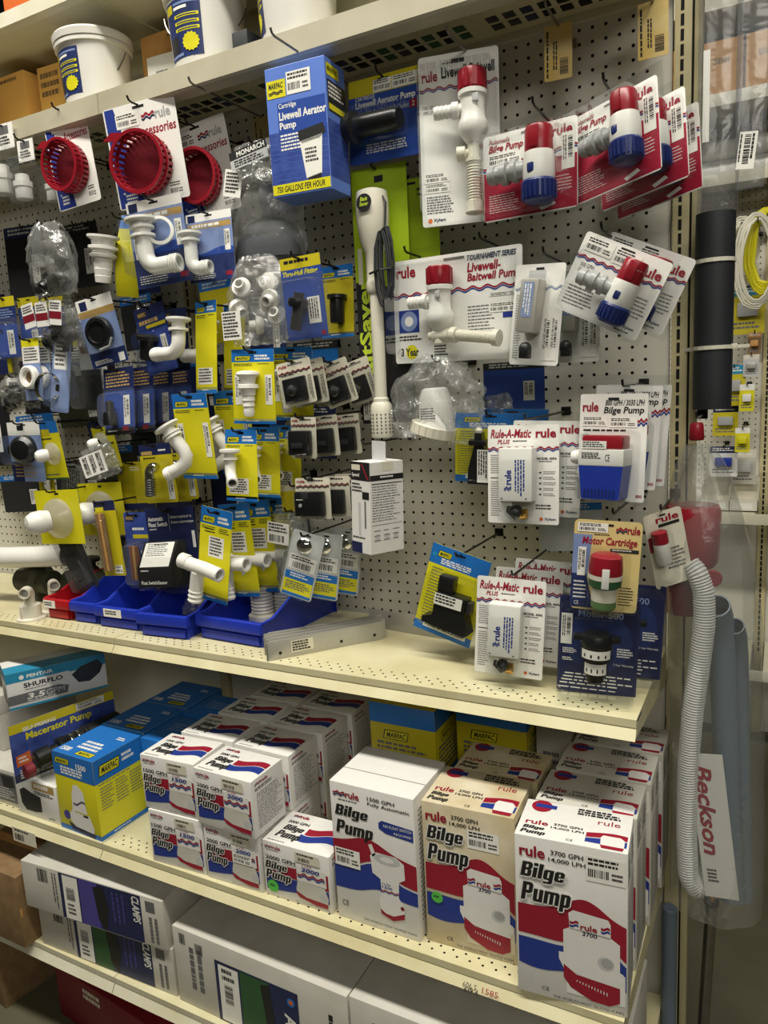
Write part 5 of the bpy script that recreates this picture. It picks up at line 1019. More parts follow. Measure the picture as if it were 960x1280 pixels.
# motor cartridge, motor 500, red tilted card
P['cartridge'] = (.264, -.315, 1.373, 0, 4, 12, .112, .160)
c = Card('motor_pack', 'tan card with a red-capped motor cartridge and green base', 'motor pack', P['cartridge'], 'tan_card', rad=.008); f = c.f
f.poly([(0, .16), (.28, .16), (.2, .98), (0, .98)], 'pale_blue', 1); f.poly([(.0, .6), (.22, .6), (.36, .98), (.0, .98)], 'navy_card', 2); f.sticker(.05, .03, .50, .13, 3); f.rule(.62, .045, .97, .135, True); f.fine(.3, .15, .6, .17, 1, 'ink', 2); f.text('Motor Cartridge', .13, .18, .94, .29, 'red_ink', 3, it=.15, bold=.028); f.rect(.55, .30, .97, .34, 'charcoal', 2); f.fine(.58, .31, .95, .33, 1, 'sticker', 3); f.sticker(.08, .30, .20, .62, 5, 1); f.fine(.72, .72, .95, .94, 7, 'ink', 2, 4, fill=.4); f.fine(.04, .68, .24, .9, 5, 'sticker', 3, 4, fill=.4); f.text('CE', .06, .91, .13, .95, 'sticker', 3); c.done()
M = c.at(.50, .48, -.03)
with part('red_cap', c.root, M) as mb: mb.lathe([(.028, -.008), (.0285, .0), (.026, .022), (.020, .026), (.008, .027)], 'red_plastic', None, 28)
with part('white_band', c.root, M) as mb: mb.lathe([(.0285, -.016), (.0285, -.0085)], 'cream_plastic', None, 28); mb.box(-.006, .006, -.031, -.028, -.028, .006, 'white_plastic', bev=.001)
with part('motor_base', c.root, M) as mb: mb.lathe([(.018, -.070), (.021, -.066), (.021, -.055)], 'green_plastic', None, 24); mb.lathe([(.021, -.0549), (.021, -.032)], 'cream_plastic', None, 24); mb.lathe([(.022, -.032), (.027, -.028), (.028, -.0162)], 'green_ink', None, 24)
c.blister(.24, .30, .80, .97, .062, flange=.008); c.shell(-.07, -.12, 1.06, 1.03); hook_for(c, 'wire peg hook holding the motor cartridge card', .0, .55, -.05)
P['motor'] = (.248, -.305, 1.222, 0, 3, 10, .138, .180)
c = Card('motor_pack', 'dark blue clamshell with a black spare motor, at the right end of the shelf', 'motor pack', P['motor'], 'navy', rad=.004, hang=False); f = c.f
f.text('Motor 500', .24, .135, .80, .205, 'pale_blue', 2, bold=.02); f.fine(.2, .22, .82, .235, 1, 'ink_grey', 2); f.disc(.5, .45, .42, 'navy_card', 1, 24, 1.); f.sticker(.03, .18, .17, .50, 3, 1); f.fine(.06, .54, .24, .60, 4, 'sticker', 2); f.fine(.06, .64, .2, .68, 2, 'sticker', 2); f.fine(.74, .50, .94, .6, 4, 'sticker', 2); f.text('2 Year Warranty', .7, .66, .95, .69, 'sticker', 2)
for k in range(4): f.fine(.1-.02*k, .80+.035*k, .96, .825+.035*k, 1, 'sticker', 2, k, fill=.55)
f.fine(.02, .95, .98, .97, 1, 'sticker', 2); c.done()
M = c.at(.49, .40, -.030)
with part('motor_cap', c.root, M) as mb: mb.lathe([(.026, -.006), (.028, -.002), (.028, .006), (.024, .016), (.018, .018)], 'black_plastic', None, 28); mb.box(-.040, .040, -.010, .010, .004, .014, 'black_plastic', bev=.004)
with part('motor_can', c.root, M) as mb:
    mb.lathe([(.012, -.072), (.015, -.070), (.015, -.058), (.020, -.056), (.021, -.030), (.026, -.027), (.027, -.006)], 'black_plastic', None, 28)
    for rr, zc, hz in ((.0273, -.015, .008), (.0212, -.043, .010)):
        for k in range(9):
            a0, a1 = math.radians(-150+13.3*k), math.radians(-150+13.3*(k+1)); mb.add([(rr*math.cos(a0), rr*math.sin(a0), zc-hz), (rr*math.cos(a1), rr*math.sin(a1), zc-hz), (rr*math.cos(a1), rr*math.sin(a1), zc+hz), (rr*math.cos(a0), rr*math.sin(a0), zc+hz)], [(0,1,2,3)], 'sticker')
            if k % 2: mb.add([(rr*1.004*math.cos(a0), rr*1.004*math.sin(a0), zc-hz*.6), (rr*1.004*math.cos((a0+a1)/2), rr*1.004*math.sin((a0+a1)/2), zc-hz*.6), (rr*1.004*math.cos((a0+a1)/2), rr*1.004*math.sin((a0+a1)/2), zc+hz*.1), (rr*1.004*math.cos(a0), rr*1.004*math.sin(a0), zc+hz*.1)], [(0,1,2,3)], 'ink')
c.blister(.02, .02, .98, .98, .066, flange=.004)
dup(c.root, (.030, .085, .006), 'clear clamshell motor pack behind the dark blue one, its side showing')
c = Card('motor_pack', 'white and red pack hanging sideways at the right end above the shelf', 'motor pack', (.352, -.20, 1.385, 0, -12, 38, .075, .14), 'cream', rad=.006); f = c.f; f.rule(.3, .05, .9, .14); f.rect(.35, .16, .9, .2, 'ink', 2); f.fine(.4, .5, .9, .8, 6, 'ink_grey', 2); f.rect(.02, .3, .2, .5, 'red_ink', 2); c.done()
with part('red_cap', c.root, c.at(.22, .36, -.016)) as mb: mb.lathe([(.014, 0), (.014, .02), (.010, .022)], 'red_plastic')
with part('pump_body', c.root, c.at(.22, .36, -.016)) as mb: mb.lathe([(.014, -.001), (.014, -.035), (.011, -.04)], 'white_plastic', None, 20)
c.blister(.02, .2, .5, .9, .034); hook_for(c, 'wire peg hook holding the sideways white and red pack', .0, .5, .0)

# ================================================================== left edge of the board
def clam_fit(key, label, P0):
    c = Card('fitting_pack', label, 'clamshell pack', P0, None, 'clear clamshells at top left', hang=False)
    w, h = c.w, c.h; f = c.f
    c.mb.box(-w/2+.004, w/2-.004, -.002, 0, h*.18, h/2, 'paper'); f.rect(.25, .03, .75, .13, 'ink_grey', 15); f.fine(.2, .16, .8, .28, 3, 'ink', 15, 4); c.done()
    with part('white_fitting', c.root, c.at(.5, .72, -.022)) as mb: mb.lathe([(w*.30, -h*.2), (w*.32, -h*.18), (w*.32, -.005), (w*.36, -.003), (w*.36, h*.06), (w*.26, h*.07), (w*.26, h*.16), (w*.2, h*.17)], 'white_plastic', None, 20)
    c.blister(.04, .30, .96, .99, .045, 'clear_dull', flange=.004); hook_for(c, 'wire peg hook holding the '+label.split(',')[0]); return c
clam_fit('saucer', 'clear clamshell with white cups at the picture edge, leftmost of three', (-1.215, -.26, 2.300, 0, 0, 3, .075, .185))
clam_fit('clams1', 'clear clamshell with a white label and white fitting, middle of three', (-1.135, -.265, 2.262, 0, 0, 3, .062, .155))
clam_fit('clams2', 'clear clamshell tucked against the leftmost strainer card, right of three', (-1.105, -.20, 2.262, 0, 0, 3, .060, .150))
c = Card('fitting_pack', 'clear blister with a red strainer between the two larger strainer cards', 'pump strainer', (-.86, -.17, 2.24, 0, -4, 4, .08, .17), 'pale_grey', rad=.004); c.f.fine(.2, .1, .8, .2, 2, 'ink', 2); c.done()
with part('strainer_basket', c.root, c.at(.55, .55, -.003)) as mb: mb.lathe([(.034, 0), (.036, .03), (.03, .031), (.029, .004)], 'red_plastic', OUT, 26); ribs(mb, 'maroon', .035, .002, .028, 26, OUT, .001)
c.blister(.06, .25, .96, .95, .045); hook_for(c, 'wire peg hook holding the clear red strainer blister')
# dark bagged parts on long hooks
def dark_bag(label, loc, w, h, d, seed, film, hl, lab=False, rot=(0, 0, 0)):
    t = bag('bagged_part', label, 'bagged part', loc, w, h, d, film, seed, rot, 'bags of black parts', top=.45, wr=.016); rg = random.Random(seed)
    for k in range(5):
        with part('black_part', t, T((rg.uniform(-.28, .28)*w, rg.uniform(-.1, .1)*d, rg.uniform(-.36, .05)*h)) @ R(rg.uniform(0, 180), 'Z') @ R(rg.uniform(0, 90), 'X')) as mb: mb.lathe([(.010, -.03), (.013, -.028), (.013, .0), (.022, .002), (.022, .010), (.012, .012), (.011, .03)], ('black_plastic', 'charcoal', 'black_plastic')[k % 3], None, 16)
    if lab:
        for k in range(3):
            with part('red_header', t, T((-.05+.05*k, -d/2-.004, .18*h)) @ R(8*k-8, 'Y')) as mb: mb.box(-.022, .022, 0, .0008, -.03, .03, 'paper'); f = Face(mb, T((-.022, -.0002, .03)), .044, .06); f.rect(0, .45, 1, .75, 'maroon', 1); f.fine(.1, .1, .9, .4, 3, 'ink', 1, k)
    hook(loc[0], 0, loc[2]+h/2-.006, hl, -loc[1]+.03); return t
dark_bag('crinkled grey bag of black fittings hanging low on a long hook, upper left', (-1.085, -.27, 2.050), .16, .17, .09, 41, 'bag_haze', 'long black peg hook holding the crinkled grey bag')
dark_bag('clear bag of black valves with red and white headers, below the crinkled grey bag', (-1.13, -.24, 1.900), .20, .125, .08, 42, 'bag_film', 'long black peg hook holding the valve bag', True)
dark_bag('clear crumpled bag at the left picture edge, beside the white ring packs', (-1.30, -.25, 1.735), .16, .09, .06, 43, 'bag_film', 'wire peg hook holding the crumpled edge bag')
dark_bag('dim clear bag of black parts under the round cap card', (-.985, -.15, 1.735), .11, .13, .06, 44, 'clear_dull', 'wire peg hook holding the dim bag')
# blue cards at the picture edge
c = Card('fitting_card', 'blue card with yellow header at the left picture edge, front of three', 'fitting pack', (-1.345, -.23, 1.91, 0, 0, 2, .085, .16), 'navy_card', 'blue cards at the picture edge', rad=.003); f = c.f; f.rect(0, 0, 1, .16, 'yellow_dim', 1); f.fine(.1, .2, .9, .36, 4, 'pale_blue', 2); f.rect(.0, .45, 1, 1, 'cobalt', 1); f.sticker(.5, .55, .8, .95, 3, 1); c.done(); c.blister(.05, .42, .95, .96, .03, 'clear_dull'); hook_for(c, 'wire peg hook holding the blue edge cards')
for k in range(2): dup(c.root, (.035*(k+1), .05*(k+1), 0), ('second blue card at the picture edge', 'third blue card at the picture edge')[k])
# white ring packs
P['ring'] = (-1.205, -.275, 1.790, -3, 0, 2, .064, .158)
c = Card('ring_pack', 'pack with a white ring below a printed yellow-topped label, front of a stack', 'ring pack', P['ring'], 'pale_blue', 'white ring packs', rad=.003); f = c.f; f.rect(0, 0, 1, .13, 'yellow', 1); f.rect(0, .13, 1, .40, 'paper', 1); f.fine(.1, .15, .92, .38, 5, 'ink', 2, 4, fill=.5); c.done()
with part('white_ring', c.root, c.at(.5, .63, -.003)) as mb: mb.lathe([(.017, 0), (.030, 0), (.031, .004), (.030, .014), (.025, .017), (.018, .015), (.016, .002)], 'white_plastic', OUT, 28, False, False); mb.lathe([(.018, .003), (.017, .0035)], 'kraft_dark', OUT, 24)
hook_for(c, 'wire peg hook holding the white ring packs')
for k in range(5): dup(c.root, (.004+.007*k, .028*(k+1), 0), 'white ring pack %s in the stack behind the front one' % ('second', 'third', 'fourth', 'fifth', 'last')[k])
# hose clamp pack, clear box
P['clamp'] = (-1.125, -.25, 1.785, -2, 9, 22, .05, .22)
c = Card('clamp_pack', 'tilted grey-blue pack with a big metal hose clamp, right of the white rings', 'hose clamp pack', P['clamp'], 'pale_blue', rad=.006); f = c.f; f.rect(.1, .1, .8, .5, 'paper', 1); f.fine(.15, .12, .75, .48, 7, 'ink', 2, 4, fill=.5); c.done()
with part('hose_clamp', c.root, c.at(.15, .72, -.03) @ R(75, 'Z')) as mb:
    mb.lathe([(.036, -.006), (.0375, -.006), (.0375, .006), (.036, .006), (.036, -.006)], 'chrome', OUT @ T((0, 0, 0)), 30, False, False); mb.box(.030, .048, -.008, .008, -.008, .01, 'chrome', bev=.002)
c.blister(.04, .52, .96, .95, .05); hook_for(c, 'wire peg hook holding the hose clamp pack')
c = Card('fitting_pack', 'clear upright box with dark fittings, right of the hose clamp pack', 'clamshell pack', (-1.075, -.20, 1.782, 0, 0, 3, .07, .21), 'pale_grey', rad=.003); c.f.rect(.0, .5, 1, 1, 'charcoal', 1); c.f.rect(.1, .1, .9, .3, 'kraft_dark', 1); c.done()
with part('dark_fitting', c.root, c.at(.5, .72, -.025)) as mb: mb.lathe([(.018, -.04), (.02, -.03), (.02, .01), (.026, .012), (.026, .03)], 'black_plastic')
c.blister(.03, .03, .97, .98, .055, 'clear_dull'); hook_for(c, 'wire peg hook holding the clear box of dark fittings')
# black cap pack
P['blackcap'] = (-1.265, -.28, 1.575, 0, 0, 2, .125, .16)
c = Card('fitting_pack', 'pale blue pack with a round black cap, left of the upper suction cup card', 'fitting pack', P['blackcap'], 'pale_blue', rad=.008); f = c.f; f.rect(0, 0, 1, .22, 'paper', 1); f.rect(.3, .05, .5, .14, 'ink', 2); f.fine(.1, .72, .8, .95, 4, 'gold_ink', 2, 4, fill=.4); f.rect(0, .66, .35, 1, 'navy', 1); c.done()
with part('black_cap', c.root, c.at(.55, .45, -.003)) as mb: mb.lathe([(.038, 0), (.036, .02), (.026, .03), (.010, .032)], 'black_plastic', R(18, 'Z') @ OUT, 26); mb.box(-.05, -.03, -.02, 0, -.01, .01, 'black_plastic', bev=.003)
c.blister(.05, .2, .95, .7, .04); hook_for(c, 'wire peg hook holding the round black cap pack')
# dark items at the far left: black tool handles with yellow clips
for k, (x, z, lb) in enumerate(((-1.365, 1.80, 'black and yellow cable clip hanging at the picture edge, above the crumpled bag'), (-1.30, 1.445, 'black and yellow cable clip hanging above the pale pipe, left'), (-1.255, 1.44, 'black and yellow cable clip hanging above the pale pipe, right'))):
    t = thing('cable_clip', lb, 'cable clip', (x, -.22, z), (0, 0, 10), 'cable clips at the left edge')
    with part('clip_body', t) as mb: mb.tube([(0, 0, .05), (.016, 0, .065), (.014, 0, .085), (0, 0, .095), (-.014, 0, .085), (-.016, 0, .065), (0, 0, .05)], .0035, 'brass', 8); mb.box(-.006, .006, -.004, .004, -.01, .05, 'yellow_dim', bev=.002)
    with part('grip', t) as mb: mb.lathe([(.012, -.06), (.016, -.055), (.016, -.015), (.010, -.01)], 'olive_dark', None, 16); mb.lathe([(.0163, -.045), (.0163, -.025)], 'sticker', None, 16)
    hook(x, 0, z+.094, 'wire peg hook holding the '+lb.split(' hanging')[0]+(' at the edge', ' on the left', ' on the right')[k], .235)
c = Card('fitting_pack', 'dark blue blister behind the upper suction cup card', 'fitting pack', (-1.08, -.18, 1.575, 0, -8, 4, .085, .15), 'navy', rad=.004); c.f.fine(.1, .1, .8, .3, 4, 'ink_grey', 2); c.done(); c.blister(.1, .3, .9, .95, .03, 'clear_dull'); hook_for(c, 'wire peg hook holding the dark blue blister')
c = Card('fitting_pack', 'clear striped sleeve pack above the big suction cup card', 'fitting pack', (-1.25, -.15, 1.45, 0, 6, 4, .07, .15), 'pale_grey', rad=.004); c.f.fine(.1, .1, .8, .9, 6, 'ink', 2, 3, rot=1); c.done(); c.blister(.1, .1, .9, .95, .03, 'clear_dull'); hook_for(c, 'wire peg hook holding the striped sleeve pack')
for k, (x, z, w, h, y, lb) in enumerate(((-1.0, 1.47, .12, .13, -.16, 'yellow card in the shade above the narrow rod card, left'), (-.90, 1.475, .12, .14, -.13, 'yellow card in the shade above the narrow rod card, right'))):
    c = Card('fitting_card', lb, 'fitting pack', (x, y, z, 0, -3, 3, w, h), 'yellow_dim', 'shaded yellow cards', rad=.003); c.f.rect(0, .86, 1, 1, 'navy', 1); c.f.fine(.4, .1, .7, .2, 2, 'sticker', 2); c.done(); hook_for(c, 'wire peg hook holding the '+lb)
# repeats that fill the deeper rows; dark packs added to stand in for shade
for k, (x, z, y, w, h, m1, lb) in enumerate(((-.70, 1.90, -.12, .10, .15, 'yellow_dim', 'yellow edged card in the dark behind the pale elbow cards'), (-.55, 1.84, -.13, .10, .17, 'navy_card', 'blue card in the dark behind the white fittings bag'), (-.44, 1.75, -.10, .12, .12, 'sky_blue', 'blue header card behind the left panel switch'), (-.80, 1.72, -.09, .12, .16, 'navy', 'navy card in the dark behind the row of deep blue cards'), (-.60, 1.70, -.10, .12, .16, 'navy', 'navy card in the dark left of the straight thru-hull card'), (-.73, 1.46, -.10, .12, .15, 'navy', 'navy card in the dark above the dark float switch'), (-.53, 1.42, -.12, .10, .14, 'navy_card', 'blue card in the dark above the tee cards'), (-.425, 1.60, -.13, .09, .12, 'navy_card', 'blue card in the dark left of the rocker switches'), (.03, 1.685, -.08, .13, .10, 'cobalt', 'blue and yellow card peeking out under the wide pump card'), (.15, 1.395, -.10, .13, .10, 'pale_grey', 'clear pack lying behind the lower white switch cards'), (-1.02, 1.70, -.08, .14, .16, 'charcoal', 'charcoal card in the dark behind the hose clamp'), (-.99, 2.04, -.06, .10, .13, 'navy_card', 'blue card in the shade left of the bent yellow strip'), (-1.26, 1.69, -.09, .18, .12, 'olive_dark', 'added olive pack in the dark below the crumpled edge bag'), (-1.10, 1.265, -.10, .15, .12, 'ink', 'added black pack in the dark below the big suction cup card'), (-1.22, 2.10, -.07, .16, .17, 'charcoal', 'added charcoal pack in the dark behind the crinkled grey bag'), (-1.00, 1.90, -.09, .11, .14, 'charcoal', 'added charcoal pack in the dark behind the round cap card'), (-1.40, 2.10, -.10, .16, .2, 'ink', 'added black pack in the dark at the picture edge, upper'), (-1.42, 1.75, -.08, .18, .16, 'ink', 'added black pack in the dark at the picture edge, middle'), (-1.45, 1.58, -.10, .16, .18, 'navy', 'added navy pack in the dark at the picture edge, lower'), (-1.02, 1.60, -.07, .14, .12, 'charcoal', 'added charcoal pack in the dark behind the bar label bag'), (-1.30, 1.46, -.09, .20, .13, 'charcoal', 'added charcoal pack in the dark above the pale pipe'), (-1.16, 1.50, -.06, .14, .14, 'olive_dark', 'added olive pack in the dark behind the upper suction cup card'), (-.97, 1.34, -.07, .16, .2, 'ink', 'added black pack in the dark behind the narrow rod card'), (-1.22, 1.78, -.07, .18, .16, 'ink', 'added black pack in the dark behind the white rings'), (-.62, 1.50, -.06, .14, .14, 'charcoal', 'added charcoal pack in the dark behind the small thru-hull cards'), (-1.72, 1.92, -.06, .28, .24, 'navy', 'added navy pack on the board beyond the left picture edge, upper'), (-1.78, 1.62, -.06, .30, .22, 'ink', 'added black pack on the board beyond the left picture edge, middle'), (-1.62, 1.42, -.05, .20, .12, 'charcoal', 'added charcoal pack on the board at the left picture edge, lowest'), (-.66, 1.60, -.07, .13, .15, 'ink', 'added black pack in the dark behind the large bent thru-hull'))):
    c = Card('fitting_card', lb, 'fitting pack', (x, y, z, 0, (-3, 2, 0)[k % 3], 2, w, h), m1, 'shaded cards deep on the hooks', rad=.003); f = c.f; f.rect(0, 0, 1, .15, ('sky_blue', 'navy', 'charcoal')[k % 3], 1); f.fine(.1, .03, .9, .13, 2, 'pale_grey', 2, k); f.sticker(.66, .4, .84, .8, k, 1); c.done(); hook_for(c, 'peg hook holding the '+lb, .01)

# ================================================================== middle shelf: bins and loose parts
def bin_(name, label, x, y, w, d, h, hf, mt, z=DECK, rz=0, lab=None):
    t = thing(name, label, 'storage bin', (x, y, z), (0, 0, rz), 'stacking bins'); th = .003
    with part('bin_body', t) as mb:
        b = .010; mb.prism([(-w/2+b, 0), (w/2-b, 0), (w/2-b, d), (-w/2+b, d)], 0, th, mt)
        pr = [(0, 0), (0, hf), (d*.12, hf*1.02), (d*.42, h), (d, h), (d, 0)]
        for sg in (-1, 1):
            xa = sg*(w/2-b); xb = sg*w/2
            o = [(y_, z_) for y_, z_ in pr]; vs = []
            for y_, z_ in o: xx = xa+(xb-xa)*z_/h; vs += [(xx, y_, z_), (xx-sg*th, y_, z_)]
            n = len(o); fs = [tuple(2*i for i in range(n)), tuple(2*i+1 for i in range(n-1, -1, -1))]+[(2*i, 2*((i+1) % n), 2*((i+1) % n)+1, 2*i+1) for i in range(n)]
            mb.add(vs, fs if sg < 0 else [f_[::-1] for f_ in fs], mt)
            mb.tube([(xb, d*.0-.004, hf), (xb, d*.12, hf*1.02), (xb, d*.42, h), (xb, d, h)], .0035, mt, 6)
        mb.box(-w/2+b*.6, w/2-b*.6, 0, th, 0, hf, mt); mb.box(-w/2+b*.2, w/2-b*.2, d-th, d, 0, h, mt)
        mb.box(-w/2, w/2, -.012, .004, hf*.55, hf*1.0, mt, bev=.002); mb.box(-w/2+.012, w/2-.012, -.006, 0, .004, hf*.45, mt, bev=.002)
    if lab:
        with part('bin_label', t) as mb: mb.box(lab[0], lab[1], -.0135, -.0125, hf*.58, hf*.95, 'sticker'); Face(mb, T((lab[0], -.0137, hf*.95)), lab[1]-lab[0], hf*.37).fine(.1, .2, .9, .8, 2, 'ink', 1, 3)
    return t
bin_('stacking_bin', 'red plastic bin with a white label, leftmost of the bins', -1.163, -.318, .098, .28, .085, .055, 'bin_red', lab=(-.045, .0))
bin_('stacking_bin', 'blue plastic bin right beside the red bin, small', -1.062, -.316, .098, .28, .090, .055, 'bin_blue', rz=1)
bin_('stacking_bin', 'blue plastic bin with a white label strip, third from the left', -.935, -.322, .150, .28, .095, .055, 'bin_blue', rz=1, lab=(-.04, .02))
bin_('stacking_bin', 'blue plastic bin holding a clear bag, fourth from the left', -.770, -.336, .152, .29, .100, .058, 'bin_blue', rz=4)
bin_('stacking_bin', 'widest blue plastic bin, rightmost, holding ribbed cream fittings', -.588, -.310, .200, .29, .100, .058, 'bin_blue', rz=-3)
for x, y, lb in ((-1.06, -.25, 'white paper slip lying in the small blue bin'), (-.90, -.20, 'white tag lying in the bin with the label strip')):
    t = thing('paper_slip', lb, 'paper slip', (x, y, DECK+.004)); mb = MB(); mb.prism([(-.025, 0), (.02, -.01), (.028, .035), (-.018, .04)], .0, .016, 'paper'); mb.build('folded_slip', t)
t = bag('bagged_part', 'clear bag of clips lying in the fourth blue bin', 'bagged part', (-.76, -.20, DECK+.055), .12, .09, .04, 'bag_film', 51, (-40, 0, 0), top=.8)
with part('clips', t) as mb:
    for k in range(3): mb.tube([(-.03+.02*k, 0, -.02), (-.02+.02*k, 0, .02)], .004, 'pale_grey', 8)
for k, (x, y) in enumerate(((-.60, -.17), (-.56, -.13))):
    t = thing('ribbed_fitting', ('ribbed cream hose fitting standing in the widest bin, front', 'ribbed cream hose fitting standing in the widest bin, behind the other')[k], 'hose fitting', (x, y, DECK+.0035), (0, 0, 0), 'ribbed fittings in the bin')
    with part('fitting_body', t) as mb:
        pr = [(.034, 0), (.036, .004), (.036, .022), (.026, .026)]; z = .028
        for q in range(8): pr += [(.027, z), (.029, z+.003), (.026, z+.0075)]; z += .0085
        pr += [(.025, z), (.020, z), (.020, z-.04)]; mb.lathe(pr, 'cream_plastic', None, 26)
for k, (x, y, rz, lb) in enumerate(((-1.245, -.345, 0, 'white pipe elbow on a round flange standing at the left shelf edge'), (-1.243, -.270, 20, 'white pipe elbow standing behind the first, against the red bin'))):
    t = thing('pipe_elbow', lb, 'pipe elbow', (x, y, DECK), (0, 0, rz), 'white pipe elbows')
    with part('elbow_body', t) as mb:
        mb.lathe([(.038, 0), (.038, .005), (.027, .008), (.027, .040), (.017, .044)], 'cream_plastic', None, 26); mb.tube([(0, 0, .03), (0, 0, .062)]+arc((.010, -.012, .064), .016, 180, 90, (.6, -.8, 0), (0,0,1), 5)+[(.026, -.032, .080)], .0145, 'cream_plastic', 18, hollow=.8, inner='pale_grey'); mb.box(-.004, .004, -.030, -.006, .006, .04, 'cream_plastic', bev=.001)
t = thing('plastic_pipe', 'pale plastic pipe lying at the left end of the middle shelf, behind dark valves', 'pipe', (-1.42, -.26, DECK+.135), (0, 0, 6))
with part('pipe_wall', t) as mb: mb.tube([(-.15, 0, 0), (.0, 0, .004), (.19, .02, .012)], .030, 'white_plastic', 24, hollow=.9, inner='cream_plastic')
for k, (x, y, z, lb) in enumerate(((-1.40, -.20, DECK+.055, 'dark olive valve body lying under the pale pipe, left'), (-1.245, -.15, DECK+.05, 'dark olive valve body lying under the pale pipe, right'))):
    t = thing('valve_body', lb, 'valve', (x, y, z), (0, 0, 20*k), 'dark valves')
    with part('valve_casting', t) as mb: mb.lathe([(.030, -.07), (.036, -.066), (.036, -.03), (.048, -.02), (.05, .02), (.036, .03), (.036, .066), (.03, .07)], 'olive_dark', R(90, 'Y'), 22); mb.lathe([(.03, 0), (.026, .06), (.04, .062), (.04, .072), (.02, .075)], 'olive_dark', None, 20)
    with part('valve_foot', t) as mb: mb.box(-.03, .03, -.03, .03, -(z-DECK), -.03, 'olive_dark', bev=.004)
P['white_strip'] = (-1.285, -.20, 1.322, 0, -8, 6, .060, .15)
c = Card('fitting_card', 'slim cream card with a teal header, above the pale pipe', 'fitting pack', P['white_strip'], 'cream', rad=.003); c.f.rect(0, 0, 1, .18, 'teal', 1); c.f.fine(.1, .05, .8, .12, 1, 'sticker', 2); c.f.fine(.5, .7, .8, .8, 2, 'ink_grey', 2); c.done(); hook_for(c, 'wire peg hook holding the slim cream card')
c = Card('fitting_pack', 'black oblong part in a clear clamshell hanging aslant above the white elbows', 'clamshell pack', (-1.165, -.24, 1.275, -4, -24, 6, .075, .18), None, hang=False); c.mb.box(-.036, .036, -.001, 0, -.088, .088, 'charcoal', bev=.0004); c.done()
with part('black_tray', c.root) as mb: mb.box(-.028, .028, -.02, -.002, -.078, .07, 'charcoal', bev=.008); mb.box(-.018, .018, -.024, -.018, -.06, .02, 'black_plastic', bev=.005)
c.blister(.02, .02, .98, .98, .032, 'clear_dull', flange=.006); hook_for(c, 'wire peg hook holding the aslant black clamshell')
# galvanised brackets
for k in range(8):
    t = thing('metal_bracket', 'galvanised flat bracket standing on edge, %s in the bundle on the middle shelf' % ('frontmost, with labels', 'second', 'third', 'fourth', 'fifth', 'sixth', 'seventh', 'rearmost')[k], 'metal bracket', (-.432-.0070*k+(0, .006, .002, .009)[k%4], -.383+.0074*k+(0, .007, .002, .010)[k%4], DECK), (0, 0, 51-.4*k), 'bundle of galvanised brackets')
    mb = MB(); mb.box(0, .27, 0, .0016, 0, .042-.0016*(k%2), 'zinc', bev=.0005); mb.box(0, .004, 0, .0022, 0, .040, 'zinc', bev=.0004)
    for hx in (.03, .10, .17, .25): mb.lathe([(.0035, 0), (.0035, .0006)], 'dark_gap', T((hx, -.0002, .014)) @ OUT, 10)
    mb.build('bracket_strip', t, 20)
    if k == 0:
        mb = MB(); mb.box(.055, .105, -.0012, -.0004, .010, .036, 'cream'); Face(mb, T((.055, -.0014, .036)), .05, .026).fine(.05, .06, .95, .95, 4, 'ink', 1, 3, fill=.6); mb.build('price_label', t)
t = thing('metal_angle', 'galvanised angle strip standing along the back panel behind the bracket bundle', 'metal bracket', (-.335, -.105, DECK), (0, 0, -6))
mb = MB(); mb.box(0, .23, 0, .0018, 0, .046, 'zinc', bev=.0005); mb.box(0, .23, 0, .03, 0, .0018, 'zinc', bev=.0005)
for hx in (.06, .13): mb.lathe([(.003, 0), (.003, .0006)], 'dark_gap', T((hx, -.0002, .034)) @ OUT, 10)
mb.build('angle_strip', t, 20)

